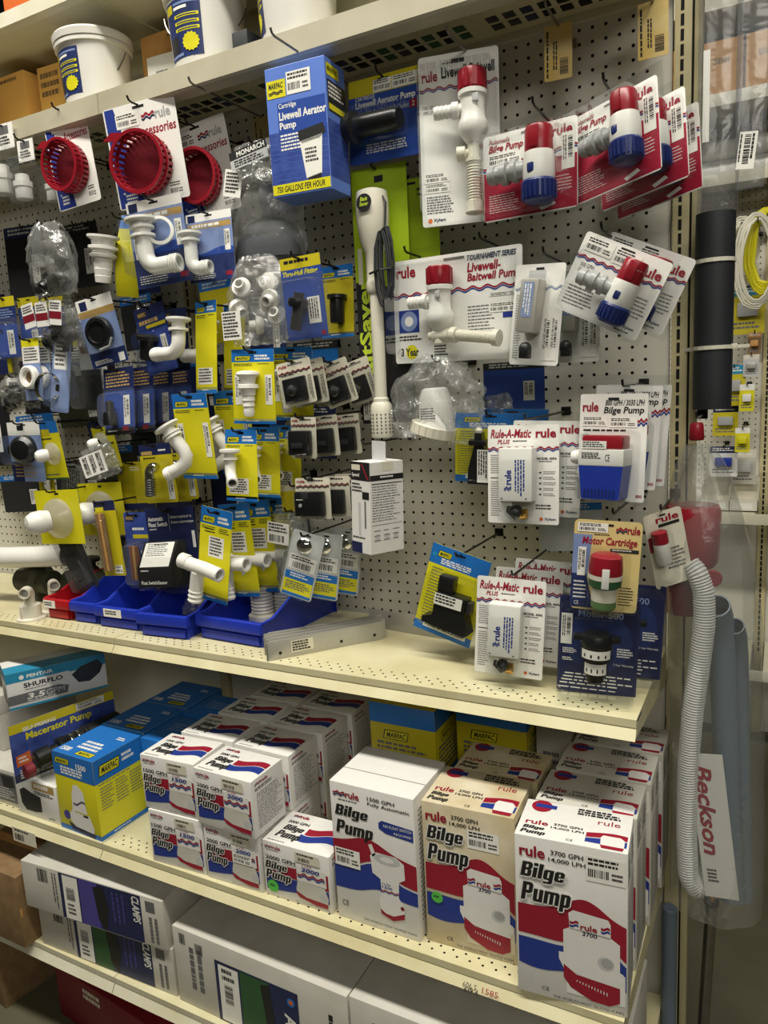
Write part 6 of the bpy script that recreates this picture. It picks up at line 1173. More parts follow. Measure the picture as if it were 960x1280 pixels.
# ================================================================== buckets and cartons on the upper shelf
def bucket(x, y, rz, label, r=.090, h=.158):
    t = thing('plastic_bucket', label, 'bucket', (x, y, TOPZ), (0, 0, rz), 'white buckets on the upper shelf')
    with part('bucket_wall', t) as mb: mb.lathe([(r*.80, 0), (r*.84, .003), (r*.93, h*.80), (r*1.0, h*.81), (r*1.0, h*.86), (r*.96, h*.87), (r*1.02, h*.88), (r*1.04, h*.97), (r*1.0, h), (r*.94, h*.995), (r*.92, h*.9)], 'white_bucket', None, 40)
    with part('wire_handle', t) as mb: mb.tube(arc((0, 0, h*.80), r*1.06, -8, -172, (1, 0, 0), (0, .35, .94), 14), .0018, 'wire_steel', 6)
    with part('bucket_label', t) as mb:
        n = 12; a0, a1 = math.radians(-150), math.radians(-78); z0, z1 = .018, h*.74
        def cy(u, z, e): a = a0+(a1-a0)*u; rr = (r*.84+(r*.93-r*.84)*(z/(h*.8)))*1.004+e; return (rr*math.cos(a), rr*math.sin(a), z)
        def patch(u0, u1, v0, v1, mt, e):
            m = max(1, int((u1-u0)*n)); vs = []; 
            for i in range(m+1): u = u0+(u1-u0)*i/m; vs += [cy(u, z1+(z0-z1)*v1, e), cy(u, z1+(z0-z1)*v0, e)]
            mb.add(vs, [(2*i, 2*i+2, 2*i+3, 2*i+1) for i in range(m)], mt)
        patch(0, 1, 0, 1, 'navy_card', 0); patch(.06, .3, .05, .2, 'yellow_dim', .0004); patch(.35, .95, .06, .10, 'pale_blue', .0004); patch(.35, .7, .13, .18, 'sticker', .0004)
        for q, v in enumerate((.27, .39, .50)): patch(.35, .95, v, v+.055, 'yellow', .0004); patch(.40, .9, v+.018, v+.034, 'navy_card', .0008)
        patch(.06, .4, .62, .9, 'charcoal', .0004); patch(.08, .5, .92, .97, 'pale_blue', .0004)
        vs = [cy(.72, z1+(z0-z1)*.76, .0012)]; k2 = 28
        for q in range(k2): a = 2*PI*q/k2; R_ = (.17, .145)[q % 2]; vs.append(cy(.72+R_*1.25*math.cos(a), z1+(z0-z1)*(.76+R_*math.sin(a)), .0012))
        mb.add(vs, [(0, 1+(q+1) % k2, 1+q) for q in range(k2)], 'yellow')
mat('white_bucket', 'd9d7d0', .38, var=.04, scale=12)
bucket(-.975, -.165, 8, 'white plastic bucket with a blue label and yellow burst, leftmost on the upper shelf')
bucket(-.625, -.165, 20, 'white plastic bucket with a blue label facing out, middle of the upper shelf', h=.175)
bucket(-.385, -.165, -40, 'white plastic bucket with its label turned left, right of three on the upper shelf', h=.17)
def carton(name, label, loc, rz, w, d, h, mt, deco=None, group=None, cat='cardboard box', part_='carton_body'):
    t = thing(name, label, cat, loc, (0, 0, rz), group); mb = MB(); mb.box(0, w, 0, d, 0, h, mt, bev=min(.002, h*.05))
    F = dict(front=Face(mb, T((0, -.0003, h)), w, h), top=Face(mb, T((0, d, h+.0003)) @ Matrix.Rotation(-PI/2, 4, 'X'), w, d), right=Face(mb, T((w+.0003, 0, h)) @ Matrix.Rotation(PI/2, 4, 'Z'), d, h), left=Face(mb, T((-.0003, d, h)) @ Matrix.Rotation(-PI/2, 4, 'Z'), d, h))
    if deco: deco(F)
    mb.build(part_, t, 20); return t
def tape(F):
    F['top'].rect(0, .46, 1, .54, 'kraft_dark', 1); F['front'].fine(.45, .06, .95, .14, 1, 'kraft_dark', 1)
carton('cardboard_box', 'golden cardboard box behind the leftmost bucket, at the left end of the upper shelf', (-1.44, -.14, TOPZ), 0, .175, .12, .17, 'kraft_gold', tape, 'cartons on the upper shelf')
carton('cardboard_box', 'narrow golden cardboard box just right of the larger golden one', (-1.225, -.13, TOPZ), 3, .10, .11, .165, 'kraft_gold', lambda F: F['front'].fine(.1, .1, .9, .5, 3, 'kraft_dark', 1, 3), 'cartons on the upper shelf')
carton('cardboard_box', 'brown cardboard box between the left and middle buckets, rear', (-.885, -.10, TOPZ), 0, .19, .085, .165, 'kraft', tape, 'cartons on the upper shelf')
carton('cardboard_box', 'small white carton with an open flap between the left and middle buckets', (-.815, -.16, TOPZ), 4, .085, .06, .085, 'white_card', lambda F: F['front'].fine(.3, .4, .8, .6, 2, 'ink_grey', 1, 3), 'cartons on the upper shelf')
carton('cardboard_box', 'tan cardboard box between the middle and right buckets', (-.545, -.066, TOPZ), 0, .09, .052, .17, 'kraft_gold', tape, 'cartons on the upper shelf')
carton('cardboard_box', 'black and tan carton at the foot of the right bucket', (-.525, -.21, TOPZ), 0, .04, .06, .05, 'black_matt', None, 'cartons on the upper shelf')
t = thing('red_tray', 'red plastic tray lying on the topmost shelf at the upper left corner', 'tray', (-1.10, -.23, 2.64))
with part('tray_body', t) as mb: mb.prism([(-.09, 0), (.09, 0), (.08, .14), (-.08, .14)], 0, .004, 'bin_red'); mb.box(-.09, .09, -.003, .002, 0, .06, 'orange_ink', bev=.001); mb.box(-.09, -.086, 0, .14, 0, .06, 'bin_red'); mb.box(.086, .09, 0, .14, 0, .06, 'bin_red')

# ================================================================== lower shelf: pump cartons
def pump_print(f, u0, v0, u1, v1, kind, l=4):
    """printed picture of a bilge pump"""
    X = lambda u: u0+(u1-u0)*u; Y = lambda v: v0+(v1-v0)*v
    if kind == 'tall':      # automatic 1500
        f.poly([(X(.05), Y(.02)), (X(.14), Y(.0)), (X(.25), Y(.16)), (X(.14), Y(.17))], 'white_card', l)
        f.poly([(X(.08), Y(.16)), (X(.25), Y(.10)), (X(.75), Y(.10)), (X(.95), Y(.17)), (X(.96), Y(.38)), (X(.8), Y(.44)), (X(.78), Y(.66)), (X(.92), Y(.76)), (X(.9), Y(.93)), (X(.6), Y(1.0)), (X(.3), Y(.94)), (X(.26), Y(.76)), (X(.34), Y(.64)), (X(.32), Y(.46)), (X(.12), Y(.40))], 'white_card', l)
        f.disc(X(.52), Y(.17), .34*(u1-u0), 'pale_grey', l+1, 24, .38); f.disc(X(.52), Y(.17), .18*(u1-u0), 'white_card', l+2, 20, .38)
        f.text('rule', X(.36), Y(.49), X(.58), Y(.53), 'blue_ink', l+1); f.text('1500', X(.36), Y(.54), X(.62), Y(.58), 'blue_ink', l+1, it=.1, bold=.02); f.wave(X(.32), X(.8), Y(.60), .004, .008, 3, l+1)
        f.poly([(X(.28), Y(.88)), (X(.42), Y(.93)), (X(.62), Y(.94)), (X(.91), Y(.86)), (X(.9), Y(.94)), (X(.6), Y(1.01)), (X(.3), Y(.95))], 'red_ink', l+1); f.disc(X(.86), Y(.79), .05*(u1-u0), 'maroon', l+2)
        return
    big = kind == 'big'
    if big:
        f.poly([(X(.12), Y(.04)), (X(.2), Y(.0)), (X(.78), Y(.03)), (X(.82), Y(.08)), (X(.82), Y(.24)), (X(.14), Y(.22))], 'white_card', l)
        f.poly([(X(.03), Y(.24)), (X(.14), Y(.20)), (X(.82), Y(.22)), (X(.97), Y(.28)), (X(.97), Y(.58)), (X(1.03), Y(.6)), (X(1.03), Y(.7)), (X(.97), Y(.71)), (X(.97), Y(.8)), (X(.03), Y(.68)), (X(-.05), Y(.58)), (X(-.05), Y(.50)), (X(.03), Y(.5))], 'white_card', l)
        f.poly([(X(.03), Y(.63)), (X(.25), Y(.72)), (X(.97), Y(.76)), (X(.97), Y(.93)), (X(.8), Y(.99)), (X(.5), Y(.98)), (X(.15), Y(.88)), (X(.03), Y(.78))], 'red_ink', l+1)
        f.rule(X(.32), Y(.13), X(.60), Y(.20), l=l+2); f.text('3700', X(.35), Y(.21), X(.6), Y(.26), 'navy', l+2, it=.05, bold=.02)
        for a in (.14, .66): f.wave(X(a), X(a+.15), Y(.12), .006, .016, 1, l+1)
        f.disc(X(.74), Y(.52), .14*(u1-u0), 'pale_grey', l+1, 24, .9); f.disc(X(.76), Y(.51), .10*(u1-u0), 'grey_plastic', l+2, 24, .9)
        for k in range(11): f.rect(X(.25+.05*k), Y(.78+.006*k), X(.265+.05*k), Y(.80+.008*k), 'white_card', l+2)
    else:
        f.poly([(X(.04), Y(.0)), (X(.96), Y(.02)), (X(.96), Y(.45)), (X(.04), Y(.42))], 'white_card', l)
        f.poly([(X(.06), Y(.42)), (X(.9), Y(.46)), (X(1.0), Y(.72)), (X(.98), Y(.92)), (X(.5), Y(.96)), (X(.0), Y(.82)), (X(.0), Y(.66))], 'white_box', l)
        f.poly([(X(.0), Y(.74)), (X(.3), Y(.85)), (X(.98), Y(.88)), (X(.97), Y(1.0)), (X(.6), Y(1.0)), (X(.1), Y(.90)), (X(.0), Y(.82))], 'red_ink', l+1)
        f.disc(X(.84), Y(.74), .12*(u1-u0), 'pale_grey', l+1)
def bilge_small(gph, dot=False, seed=1, hide=False):
    def deco(F):
        f = F['front']
        f.rule(.04, .055, .28, .125, True); f.fine(.06, .145, .3, .165, 1, 'ink_grey', 1)
        f.strip(.03, .97, lambda u: .36+.02*math.sin(5*u), lambda u: .62-.05*math.sin(3.2*u), 'red_ink', 1); f.strip(.03, .97, lambda u: .635-.05*math.sin(3.2*u), lambda u: .88-.14*u*math.sin(3*u), 'blue_ink', 1)
        f.text(gph+' GPH', .05, .245, .50, .315, 'ink', 8, bold=.03)
        for dx, mt, l in ((.0, 'ink', 9),): f.outlined('Bilge', .03, .345, .37, .51, mt, l); f.outlined('Pump', .03, .50, .42, .70, mt, l)
        pump_print(f, .49, .28, .96, .93, 'small', 4); f.text(gph, .58, .30, .85, .375, 'blue_ink', 8, it=.15, bold=.03); f.text('rule', .60, .235, .74, .285, 'red_ink', 8)
        f.wave(.52, .92, .42, .02, .03, 3, 7, 'red_ink', 'blue_ink'); f.rect(.50, .05, .86, .22, 'cream', 6); f.fine(.53, .07, .84, .12, 1, 'ink', 7, seed); f.bars(.54, .14, .72, .2, 7, seed)
        if hide: f.sticker(.52, .40, .86, .56, seed, 0, 9)
        f.text("THE WORLD'S MOST TRUSTED PUMPS", .46, .945, .96, .965, 'ink', 2)
        if dot: f.disc(.13, .80, .085, 'green_dot', 10, 24); f.fine(.08, .77, .18, .83, 1, 'green_ink', 11)
        f = F['top']; f.rule(.10, .08, .34, .18, True); f.text(gph+' GPH', .10, .28, .42, .36, 'ink', 2, bold=.03); f.heavy('Bilge', .12, .42, .42, .62, 'ink', 3); f.heavy('Pump', .10, .62, .46, .86, 'ink', 3)
        f.strip(.46, .97, lambda u: .34+.07*math.sin(9*u-3), lambda u: .52+.08*math.sin(9*u-3), 'red_ink', 1); f.strip(.42, .97, lambda u: .54+.08*math.sin(9*u-3), lambda u: .74+.07*math.sin(9*u-3), 'blue_ink', 1); f.fine(.06, .93, .4, .96, 1, 'ink', 1)
        f = F['right']; f.rule(.10, .06, .5, .12, True); f.fine(.1, .16, .7, .22, 2, 'ink', 1, seed); f.fine(.14, .26, .92, .90, 17, 'ink_grey', 1, seed, fill=.35)
    return deco
BX = 'small bilge pump cartons stacked on the lower shelf'; Z1 = LOW+.0005
W2, D2, H2 = .152, .108, .130
rows = []
def small(x, y, z, gph, label, rz=0, dot=False, seed=1, hide=False, w=W2, d=D2, h=H2):
    return carton('bilge_pump_box', label, (x, y, z), rz, w, d, h, 'white_card', bilge_small(gph, dot, seed, hide), BX, 'pump box', 'carton')
small(-.724, -.490, Z1, '1500', 'small carton reading 1500, bottom of the left front stack', 3, seed=1)
small(-.566, -.484, Z1, '2000', 'small carton reading 2000, bottom of the front stack beside the lone carton', 2, seed=2, hide=True, w=.146)
small(-.412, -.476, Z1, '2000', 'lone low carton reading 2000 with a green dot sticker', 1, True, 3, w=.164, d=.115, h=.127)
small(-.733, -.487, Z1+.1315, '1500', 'small carton reading 1500, top of the left front stack', 3, seed=4)
small(-.575, -.487, Z1+.1315, '2000', 'small carton reading 2000, top of the front stack beside the lone carton', -1, seed=5, w=.158)
for k, (y, n) in enumerate(((-.366, 'second'), (-.247, 'third'), (-.130, 'rearmost'))):
    small(-.722+.012*k, y, Z1, '1500', 'small carton, bottom, %s row of the left column' % n, seed=6+k); small(-.560+.012*k, y, Z1, '2000', 'small carton, bottom, %s row of the right column' % n, seed=8+k)
    small(-.722+.012*k, y, Z1+.1315, '1500', 'small carton, on top, %s row of the left column' % n, 2-k, seed=10+k); small(-.560+.012*k, y, Z1+.1315, '2000', 'small carton, on top, %s row of the right column' % n, -1, seed=12+k)

def auto1500(F):
    f = F['front']; f.rule(.04, .05, .36, .10, True); f.fine(.1, .115, .4, .13, 1, 'ink_grey', 1)
    f.text('1500 GPH', .46, .055, .78, .082, 'ink', 2, bold=.02); f.text('Fully Automatic', .46, .092, .95, .122, 'ink', 2, bold=.02)
    f.heavy('Bilge', .05, .155, .46, .25, 'ink', 3); f.heavy('Pump', .05, .265, .51, .385, 'ink', 3)
    f.poly([(.62, .20), (.98, .215), (.98, .30), (.66, .285), (.58, .26), (.58, .22)], 'blue_ink', 1); f.text('NO FLOAT SWITCH', .64, .222, .96, .242, 'sticker', 2); f.text('REQUIRED', .76, .262, .96, .28, 'sticker', 2)
    f.strip(.0, 1, lambda u: .42-.06*math.exp(-((u-.42)/.25)**2)+.10*max(0, u-.55), lambda u: .59-.10*math.exp(-((u-.5)/.22)**2)+.05*u, 'red_ink', 1)
    f.strip(.0, 1, lambda u: .605-.10*math.exp(-((u-.5)/.22)**2)+.05*u, lambda u: .77-.05*math.exp(-((u-.55)/.2)**2)-.02*u, 'blue_ink', 1)
    pump_print(f, .42, .385, .88, .90, 'tall', 4); f.sticker(.02, .47, .33, .60, 3, 0, 8); f.text('CE', .07, .86, .15, .90, 'ink', 2); f.text("THE WORLD'S MOST TRUSTED PUMPS", .33, .95, .97, .965, 'ink', 2)
    f = F['top']; f.rect(.0, .63, 1, .64, 'ink_grey', 1); f = F['right']; f.fine(.1, .1, .9, .9, 24, 'ink_grey', 1, 4, fill=.3)
carton('bilge_pump_box', 'tall white carton with a red and blue swoosh reading fully automatic, unstained', (-.236, -.470, Z1), 0, .183, .150, .297, 'white_card', auto1500, None, 'pump box', 'carton')
def big3700(dot=False, stain=False):
    def deco(F):
        f = F['front']; f.rule(.045, .055, .28, .125); f.text('3700 GPH', .33, .06, .62, .09, 'ink', 2, bold=.02); f.text('14,000 LPH', .31, .105, .64, .135, 'ink', 2, bold=.02)
        f.sticker(.64, .05, .98, .20, 5, 0, 2) if not stain else f.sticker(.50, .135, .84, .26, 5, 0, 2)
        f.outlined('Bilge', .05, .155, .46, .27, 'ink', 9); f.outlined('Pump', .05, .28, .51, .425, 'ink', 9)
        f.strip(.02, .99, lambda u: .425+.04*math.sin(6*min(u, .3))*0-.10*math.exp(-((u-.62)/.22)**2)+.10*max(0, u-.75), lambda u: .61-.12*math.exp(-((u-.75)/.2)**2)+.08*u*u, 'red_ink', 1)
        f.strip(.02, .99, lambda u: .635-.12*math.exp(-((u-.75)/.2)**2)+.08*u*u, lambda u: .80+.02*math.sin(8*u)+.02*u, 'blue_ink', 1)
        f.strip(.46, .98, lambda u: .74, lambda u: .93, 'stained' if stain else 'white_card', 3)
        pump_print(f, .42, .40, .95, .955, 'big', 4); f.text('CE', .23, .93, .30, .955, 'ink', 2); f.text("THE WORLD'S MOST TRUSTED PUMPS", .34, .965, .97, .983, 'ink', 8)
        if dot: f.disc(.14, .66, .065, 'green_dot', 10, 24); f.fine(.10, .648, .18, .672, 1, 'green_ink', 11)
        f = F['top']
        for flip in (0, 1):
            def B(u0, v0, u1, v1): return (1-u1, 1-v1, 1-u0, 1-v0) if flip else (u0, v0, u1, v1)
            if flip:
                f.disc(.16, .16, .10, 'red_ink', 1); f.rect(.1, .1, .3, .2, 'blue_ink', 2); f.text('rule', .70, .28, .9, .40, 'red_ink', 2, it=-.0); f.fine(.5, .06, .9, .24, 3, 'ink', 2, fill=.7); continue
            f.text('rule', .06, .56, .27, .68, 'red_ink', 2, bold=.02); f.text('3700 GPH', .32, .57, .58, .63, 'ink', 2, bold=.02); f.text('14,000 LPH', .30, .66, .60, .72, 'ink', 2, bold=.02); f.heavy('Bilge', .05, .72, .25, .82, 'ink', 2); f.heavy('Pump', .04, .83, .27, .95, 'ink', 2); f.text('CE', .46, .90, .52, .95, 'ink', 2)
            f.strip(.62, .98, lambda u: .62-.04*math.sin(9*u), lambda u: .74-.03*math.sin(9*u), 'red_ink', 1); f.strip(.62, .98, lambda u: .76-.03*math.sin(9*u), lambda u: .88, 'blue_ink', 1)
            f.poly([(.77, .66), (.92, .66), (.96, .72), (.96, .92), (.76, .92), (.75, .72)], 'white_card', 3); f.poly([(.755, .90), (.96, .90), (.95, .97), (.77, .97)], 'red_ink', 4)
        f = F['right']; f.rect(.495, 0, .505, 1, 'white_box', 1)
        for q in (0, 1):
            f.fine(.06+.5*q, .06, .40+.5*q, .22, 4, 'ink', 1, 3+q, fill=.5)
            for k in range(20): f.poly([(.06+.5*q, .30+.033*k), (.42+.5*q, .275+.033*k), (.42+.5*q, .283+.033*k), (.06+.5*q, .308+.033*k)], 'ink_grey', 1)
    return deco
carton('bilge_pump_box', 'largest front carton reading 3700 at the right end of the lower shelf', (.150, -.500, Z1), 5, .183, .112, .300, 'white_card', big3700(), None, 'pump box', 'carton')
carton('bilge_pump_box', 'stained tall carton reading 3700 with a green dot sticker', (-.043, -.458, Z1), 3, .176, .135, .292, 'stained', big3700(True, True), None, 'pump box', 'carton')
for k, (x, y, dz, lb) in enumerate(((.150, -.378, 0, 'white 3700 carton directly behind the largest front carton'), (.155, -.255, 0, 'white 3700 carton third back from the shelf end'), (.160, -.132, 0, 'white 3700 carton rearmost by the shelf end'))):
    carton('bilge_pump_box', lb, (x, y, Z1), 1, .178, .116, .296, 'white_box', big3700(), '3700 cartons behind the front row', 'pump box', 'carton')
carton('bilge_pump_box', 'stained 3700 carton behind the green dot carton', (-.038, -.312, Z1), 1, .172, .118, .285, 'stained', big3700(False, True), None, 'pump box', 'carton')
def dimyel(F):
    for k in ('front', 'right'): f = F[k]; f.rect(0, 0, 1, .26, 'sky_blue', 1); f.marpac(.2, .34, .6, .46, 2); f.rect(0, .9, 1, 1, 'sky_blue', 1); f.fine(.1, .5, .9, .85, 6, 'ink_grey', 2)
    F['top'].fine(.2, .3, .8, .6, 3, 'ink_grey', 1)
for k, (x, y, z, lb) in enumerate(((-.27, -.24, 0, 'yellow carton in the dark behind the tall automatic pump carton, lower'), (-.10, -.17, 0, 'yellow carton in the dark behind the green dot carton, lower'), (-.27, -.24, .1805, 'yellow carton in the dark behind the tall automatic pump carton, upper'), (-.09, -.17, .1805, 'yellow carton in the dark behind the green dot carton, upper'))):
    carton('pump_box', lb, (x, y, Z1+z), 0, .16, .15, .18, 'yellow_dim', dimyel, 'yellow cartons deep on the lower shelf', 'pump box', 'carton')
carton('plain_box', 'pale carton in the dark deep on the lower shelf, right of the yellow ones', (.075, -.118, Z1), 0, .075, .10, .36, 'white_box', lambda F: F['front'].fine(.2, .3, .8, .4, 2, 'ink_grey', 1), None, 'carton', 'carton')
def marpac1500(F):
    f = F['front']; f.rect(0, 0, 1, .29, 'sky_blue', 1); f.rect(0, .94, 1, 1, 'sky_blue', 1); f.marpac(.05, .055, .42, .135, 2); f.text('1500', .58, .08, .82, .15, 'sticker', 2, bold=.03); f.fine(.18, .16, .85, .27, 3, 'sticker', 2, 3, fill=.65)
    f.poly([(.45, .37), (.55, .36), (.68, .44), (.72, .70), (.78, .74), (.86, .88), (.82, .97), (.42, .93), (.28, .86), (.28, .76), (.36, .70), (.38, .50)], 'white_card', 2); f.poly([(.22, .88), (.4, .92), (.86, .94), (.86, 1.0), (.30, .97)], 'navy', 3); f.disc(.2, .80, .08, 'purple', 2); f.disc(.52, .95, .03, 'ink', 4); f.wave(.40, .70, .6, .02, .012, 1, 3, 'navy', 'navy', -.12); f.rect(.42, .71, .74, .725, 'yellow_dim', 3); f.rect(.62, .73, .74, .755, 'ink', 4)
    f = F['right']; f.rect(0, 0, 1, .29, 'sky_blue', 1); f.rect(0, .945, 1, 1, 'sky_blue', 1); f.marpac(.08, .08, .52, .22, 2); f.fine(.56, .08, .82, .2, 2, 'sticker', 2, fill=.6)
    for q in range(3): f.fine(.08+.3*q, .36, .34+.3*q, .66, 8, 'ink_grey', 2, q, fill=.35)
    f.fine(.06, .31, .9, .33, 1, 'ink_grey', 2); f.fine(.25, .965, .7, .985, 1, 'sticker', 2)
    f = F['top']; f.text('1500', .06, .78, .28, .9, 'sticker', 2, bold=.03); f.fine(.3, .5, .8, .78, 3, 'sticker', 2, 4, fill=.6); f.marpac(.46, .8, .86, .93, 2); f.fine(.7, .2, .9, .3, 2, 'sticker', 2); 
carton('pump_box', 'blue and yellow carton of a 1500 pump, front, at the left of the lower shelf', (-1.046, -.482, Z1), -2, .150, .150, .206, 'yellow', lambda F: (F['top'].rect(0, 0, 1, 1, 'sky_blue', .5), marpac1500(F)), None, 'pump box', 'carton')
for k in range(2): carton('pump_box', ('blue topped carton in the shade directly behind the front blue and yellow one', 'blue topped carton rearmost behind the front blue and yellow one')[k], (-1.045, -.325+.155*k, Z1), 0, .150, .150, .206, 'yellow', lambda F: (F['top'].rect(0, 0, 1, 1, 'sky_blue', .5), marpac1500(F)), None, 'pump box', 'carton')
for k in range(2): carton('pump_box', ('blue topped carton in the shade left of the small bilge cartons, nearer', 'blue topped carton in the shade left of the small bilge cartons, farther')[k], (-.885, -.20+.0*k-.155*(1-k)*0 - (.0 if k else -.0), Z1) if k else (-.885, -.345, Z1), 0, .145, .14, .206, 'sky_blue', lambda F: F['top'].fine(.2, .3, .8, .6, 3, 'pale_blue', 1), None, 'pump box', 'carton')
# macerator pump blister lying on a small carton, long pump carton on top
carton('pump_box', 'small white and gold carton with a black motor picture, under the blister pack', (-1.210, -.480, Z1), 0, .155, .26, .102, 'white_card', lambda F: (F['front'].rect(.42, .03, .95, .22, 'gold_ink', 1), F['front'].fine(.46, .06, .92, .19, 1, 'sticker', 2, fill=.8), F['front'].fine(.46, .26, .95, .36, 2, 'ink', 2), F['front'].poly([(.08, .35), (.2, .25), (.38, .34), (.6, .4), (.6, .8), (.45, .85), (.2, .86), (.1, .7)], 'charcoal', 2), F['front'].fine(.75, .9, .95, .94, 1, 'ink', 2)), None, 'pump box', 'carton')
carton('pump_box', 'dark pictured carton at the left picture edge of the lower shelf', (-1.385, -.470, Z1), 0, .165, .16, .100, 'white_box', lambda F: (F['front'].rect(.3, .1, .95, .9, 'ink_grey', 1), F['front'].poly([(.6, .15), (.9, .15), (.92, .45), (.65, .5)], 'charcoal', 2), F['front'].fine(.35, .5, .9, .85, 5, 'pale_grey', 2)), None, 'pump box', 'carton')
c = Card('macerator_pump_pack', 'long blue blister pack of a black macerator pump standing on the small carton', 'pump pack', (-1.128, -.374, Z1+.103+.078, 0, 0, 75, .28, .155), 'sea_blue', rad=.004, hang=False); f = c.f
f.rect(0, 0, 1, .16, 'yellow_dim', 1); f.text('SELF-PRIMING', .12, .10, .42, .17, 'sticker', 2, bold=.02); f.text('Macerator Pump', .14, .20, .76, .36, 'yellow', 2, bold=.03); f.sticker(.62, .02, .9, .14, 4); f.poly([(.03, .55), (.16, .52), (.16, .72), (.03, .74)], 'orange_ink', 2); f.fine(.05, .58, .14, .7, 2, 'sticker', 3); f.rect(0, .86, 1, 1, 'navy', 1); f.fine(.05, .80, .6, .97, 4, 'sticker', 2, 4, fill=.5); c.done()
with part('pump_motor', c.root, c.at(.18, .64, -.032) @ R(84, 'Y')) as mb:
    mb.lathe([(.018, -.01), (.026, -.004), (.026, .03), (.020, .034), (.020, .05), (.030, .055), (.030, .07), (.027, .075), (.027, .12), (.031, .124), (.031, .13), (.028, .134), (.028, .22), (.02, .228)], 'black_plastic', None, 26); mb.lathe([(.0275, .085), (.0277, .086), (.0277, .092), (.0275, .093)], 'chrome', None, 26, False, False); mb.lathe([(.0275, .105), (.0277, .106), (.0277, .110), (.0275, .111)], 'chrome', None, 26, False, False)
with part('red_port', c.root, c.at(.2, .76, -.032)) as mb: mb.lathe([(.018, 0), (.018, .022), (.012, .022)], 'maroon', T((-.02, -.0, -.0)) @ LEFT, 18)
c.blister(.04, .40, .98, .90, .062)
def shurflo(F):
    f = F['right']; f.rect(0, .0, .62, .26, 'teal', 1); f.text('PENTAIR', .20, .10, .46, .2, 'sticker', 2, bold=.03); f.disc(.15, .15, .025, 'sticker', 2, 12); f.rect(.62, .0, 1, .3, 'teal', 1); f.text('SHURFLO', .16, .33, .55, .46, 'ink', 2, bold=.028); f.fine(.17, .5, .45, .54, 1, 'ink_grey', 2)
    f.poly([(0, .62), (.5, .58), (.60, .66), (.58, .86), (0, .88)], 'ink_grey', 1); f.text('3.5', .18, .64, .36, .8, 'sticker', 2, it=.15, bold=.028); f.text('GPM', .37, .64, .56, .8, 'pale_grey', 2, it=.15); f.fine(.18, .83, .55, .86, 1, 'sticker', 2); f.poly([(.64, .4), (.74, .22), (.92, .12), (.97, .3), (.93, .52), (.82, .7), (.70, .66)], 'charcoal', 2); f.rect(0, .94, 1, 1, 'teal', 1)
    f = F['front']; f.rect(0, 0, 1, .3, 'teal', 1); f.poly([(.3, .5), (.8, .45), (.8, .7), (.3, .72)], 'charcoal', 2); f.rect(0, .72, 1, .92, 'ink_grey', 1)
    f = F['top']; f.rect(.5, 0, 1, 1, 'teal', 1)
t = carton('pump_box', 'white, teal and grey carton reading 3.5, topmost at the left picture edge', (-1.345, -.390, Z1+.262), -29, .120, .25, .098, 'white_card', shurflo, None, 'pump box', 'carton')
carton('pump_box', 'plain carton stack supporting the long teal carton at the picture edge, lower', (-1.50, -.40, Z1+.1015), 0, .135, .25, .105, 'white_box', lambda F: F['front'].fine(.2, .2, .8, .8, 4, 'ink_grey', 1), None, 'pump box', 'carton')
carton('pump_box', 'plain carton stack supporting the long teal carton at the picture edge, upper', (-1.50, -.40, Z1+.207), 0, .135, .25, .052, 'white_box', lambda F: F['front'].fine(.2, .2, .8, .8, 4, 'ink_grey', 1), None, 'pump box', 'carton')
# price ticket hanging under the lower shelf edge
t = thing('price_ticket', 'small white price ticket hanging below the lower shelf edge, far left', 'price ticket', (-1.17, -.505, LOW-.068)); mb = MB(); mb.box(-.045, .045, 0, .0008, 0, .04, 'cream'); f = Face(mb, T((-.045, -.0002, .04)), .09, .04); f.bars(.08, .4, .5, .85, 1, 3); f.fine(.1, .1, .9, .3, 1, 'ink', 1); mb.build('ticket', t)

# ================================================================== base shelf: long white cartons, brown cartons
def clampbox(c1, c2):
    def deco(F):
        f = F['front']; f.bars(.12, .06, .20, .34, 1, 3, 0); f.fine(.23, .08, .27, .9, 2, 'ink_grey', 1, 4, rot=1); f.rect(.285, .02, .855, .98, 'navy', 1); f.rect(.31, .05, .42, .97, 'sticker', 2); f.bars(.33, .30, .39, .58, 3, 4, 1); f.fine(.33, .64, .39, .9, 3, 'ink', 3, 4)
        f.rect(.43, .02, .56, .98, c1, 2); f.poly([(.53, .12), (.60, .06), (.63, .5), (.60, .98), (.55, .8)], 'ink', 3); f.rect(.64, .05, .78, .95, c2, 2); f.fine(.66, .1, .76, .9, 3, 'purple', 3, 3, rot=1, fill=.3); f.text('CLAMPS', .795, .06, .845, .6, 'sticker', 3, it=.2, bold=.02, rot=-90)
        f.rect(.885, .08, .945, .3, 'ink_grey', 1); f.fine(.90, .40, .97, .95, 2, 'ink_grey', 1, 6, rot=1)
    return deco
ZB = BASE+.0005
LONG = 'long white clamp cartons on the base shelf'
carton('clamp_box', 'long white carton with a purple and navy panel, on the base shelf', (-1.166, -.527, ZB+.1265), 4, .460, .30, .130, 'white_box', clampbox('purple', 'navy'), LONG, 'carton', 'carton')
carton('clamp_box', 'long white carton with a green and dark panel, under the purple one', (-1.158, -.503, ZB), 2, .456, .30, .126, 'white_box', clampbox('green_ink', 'navy'), LONG, 'carton', 'carton')
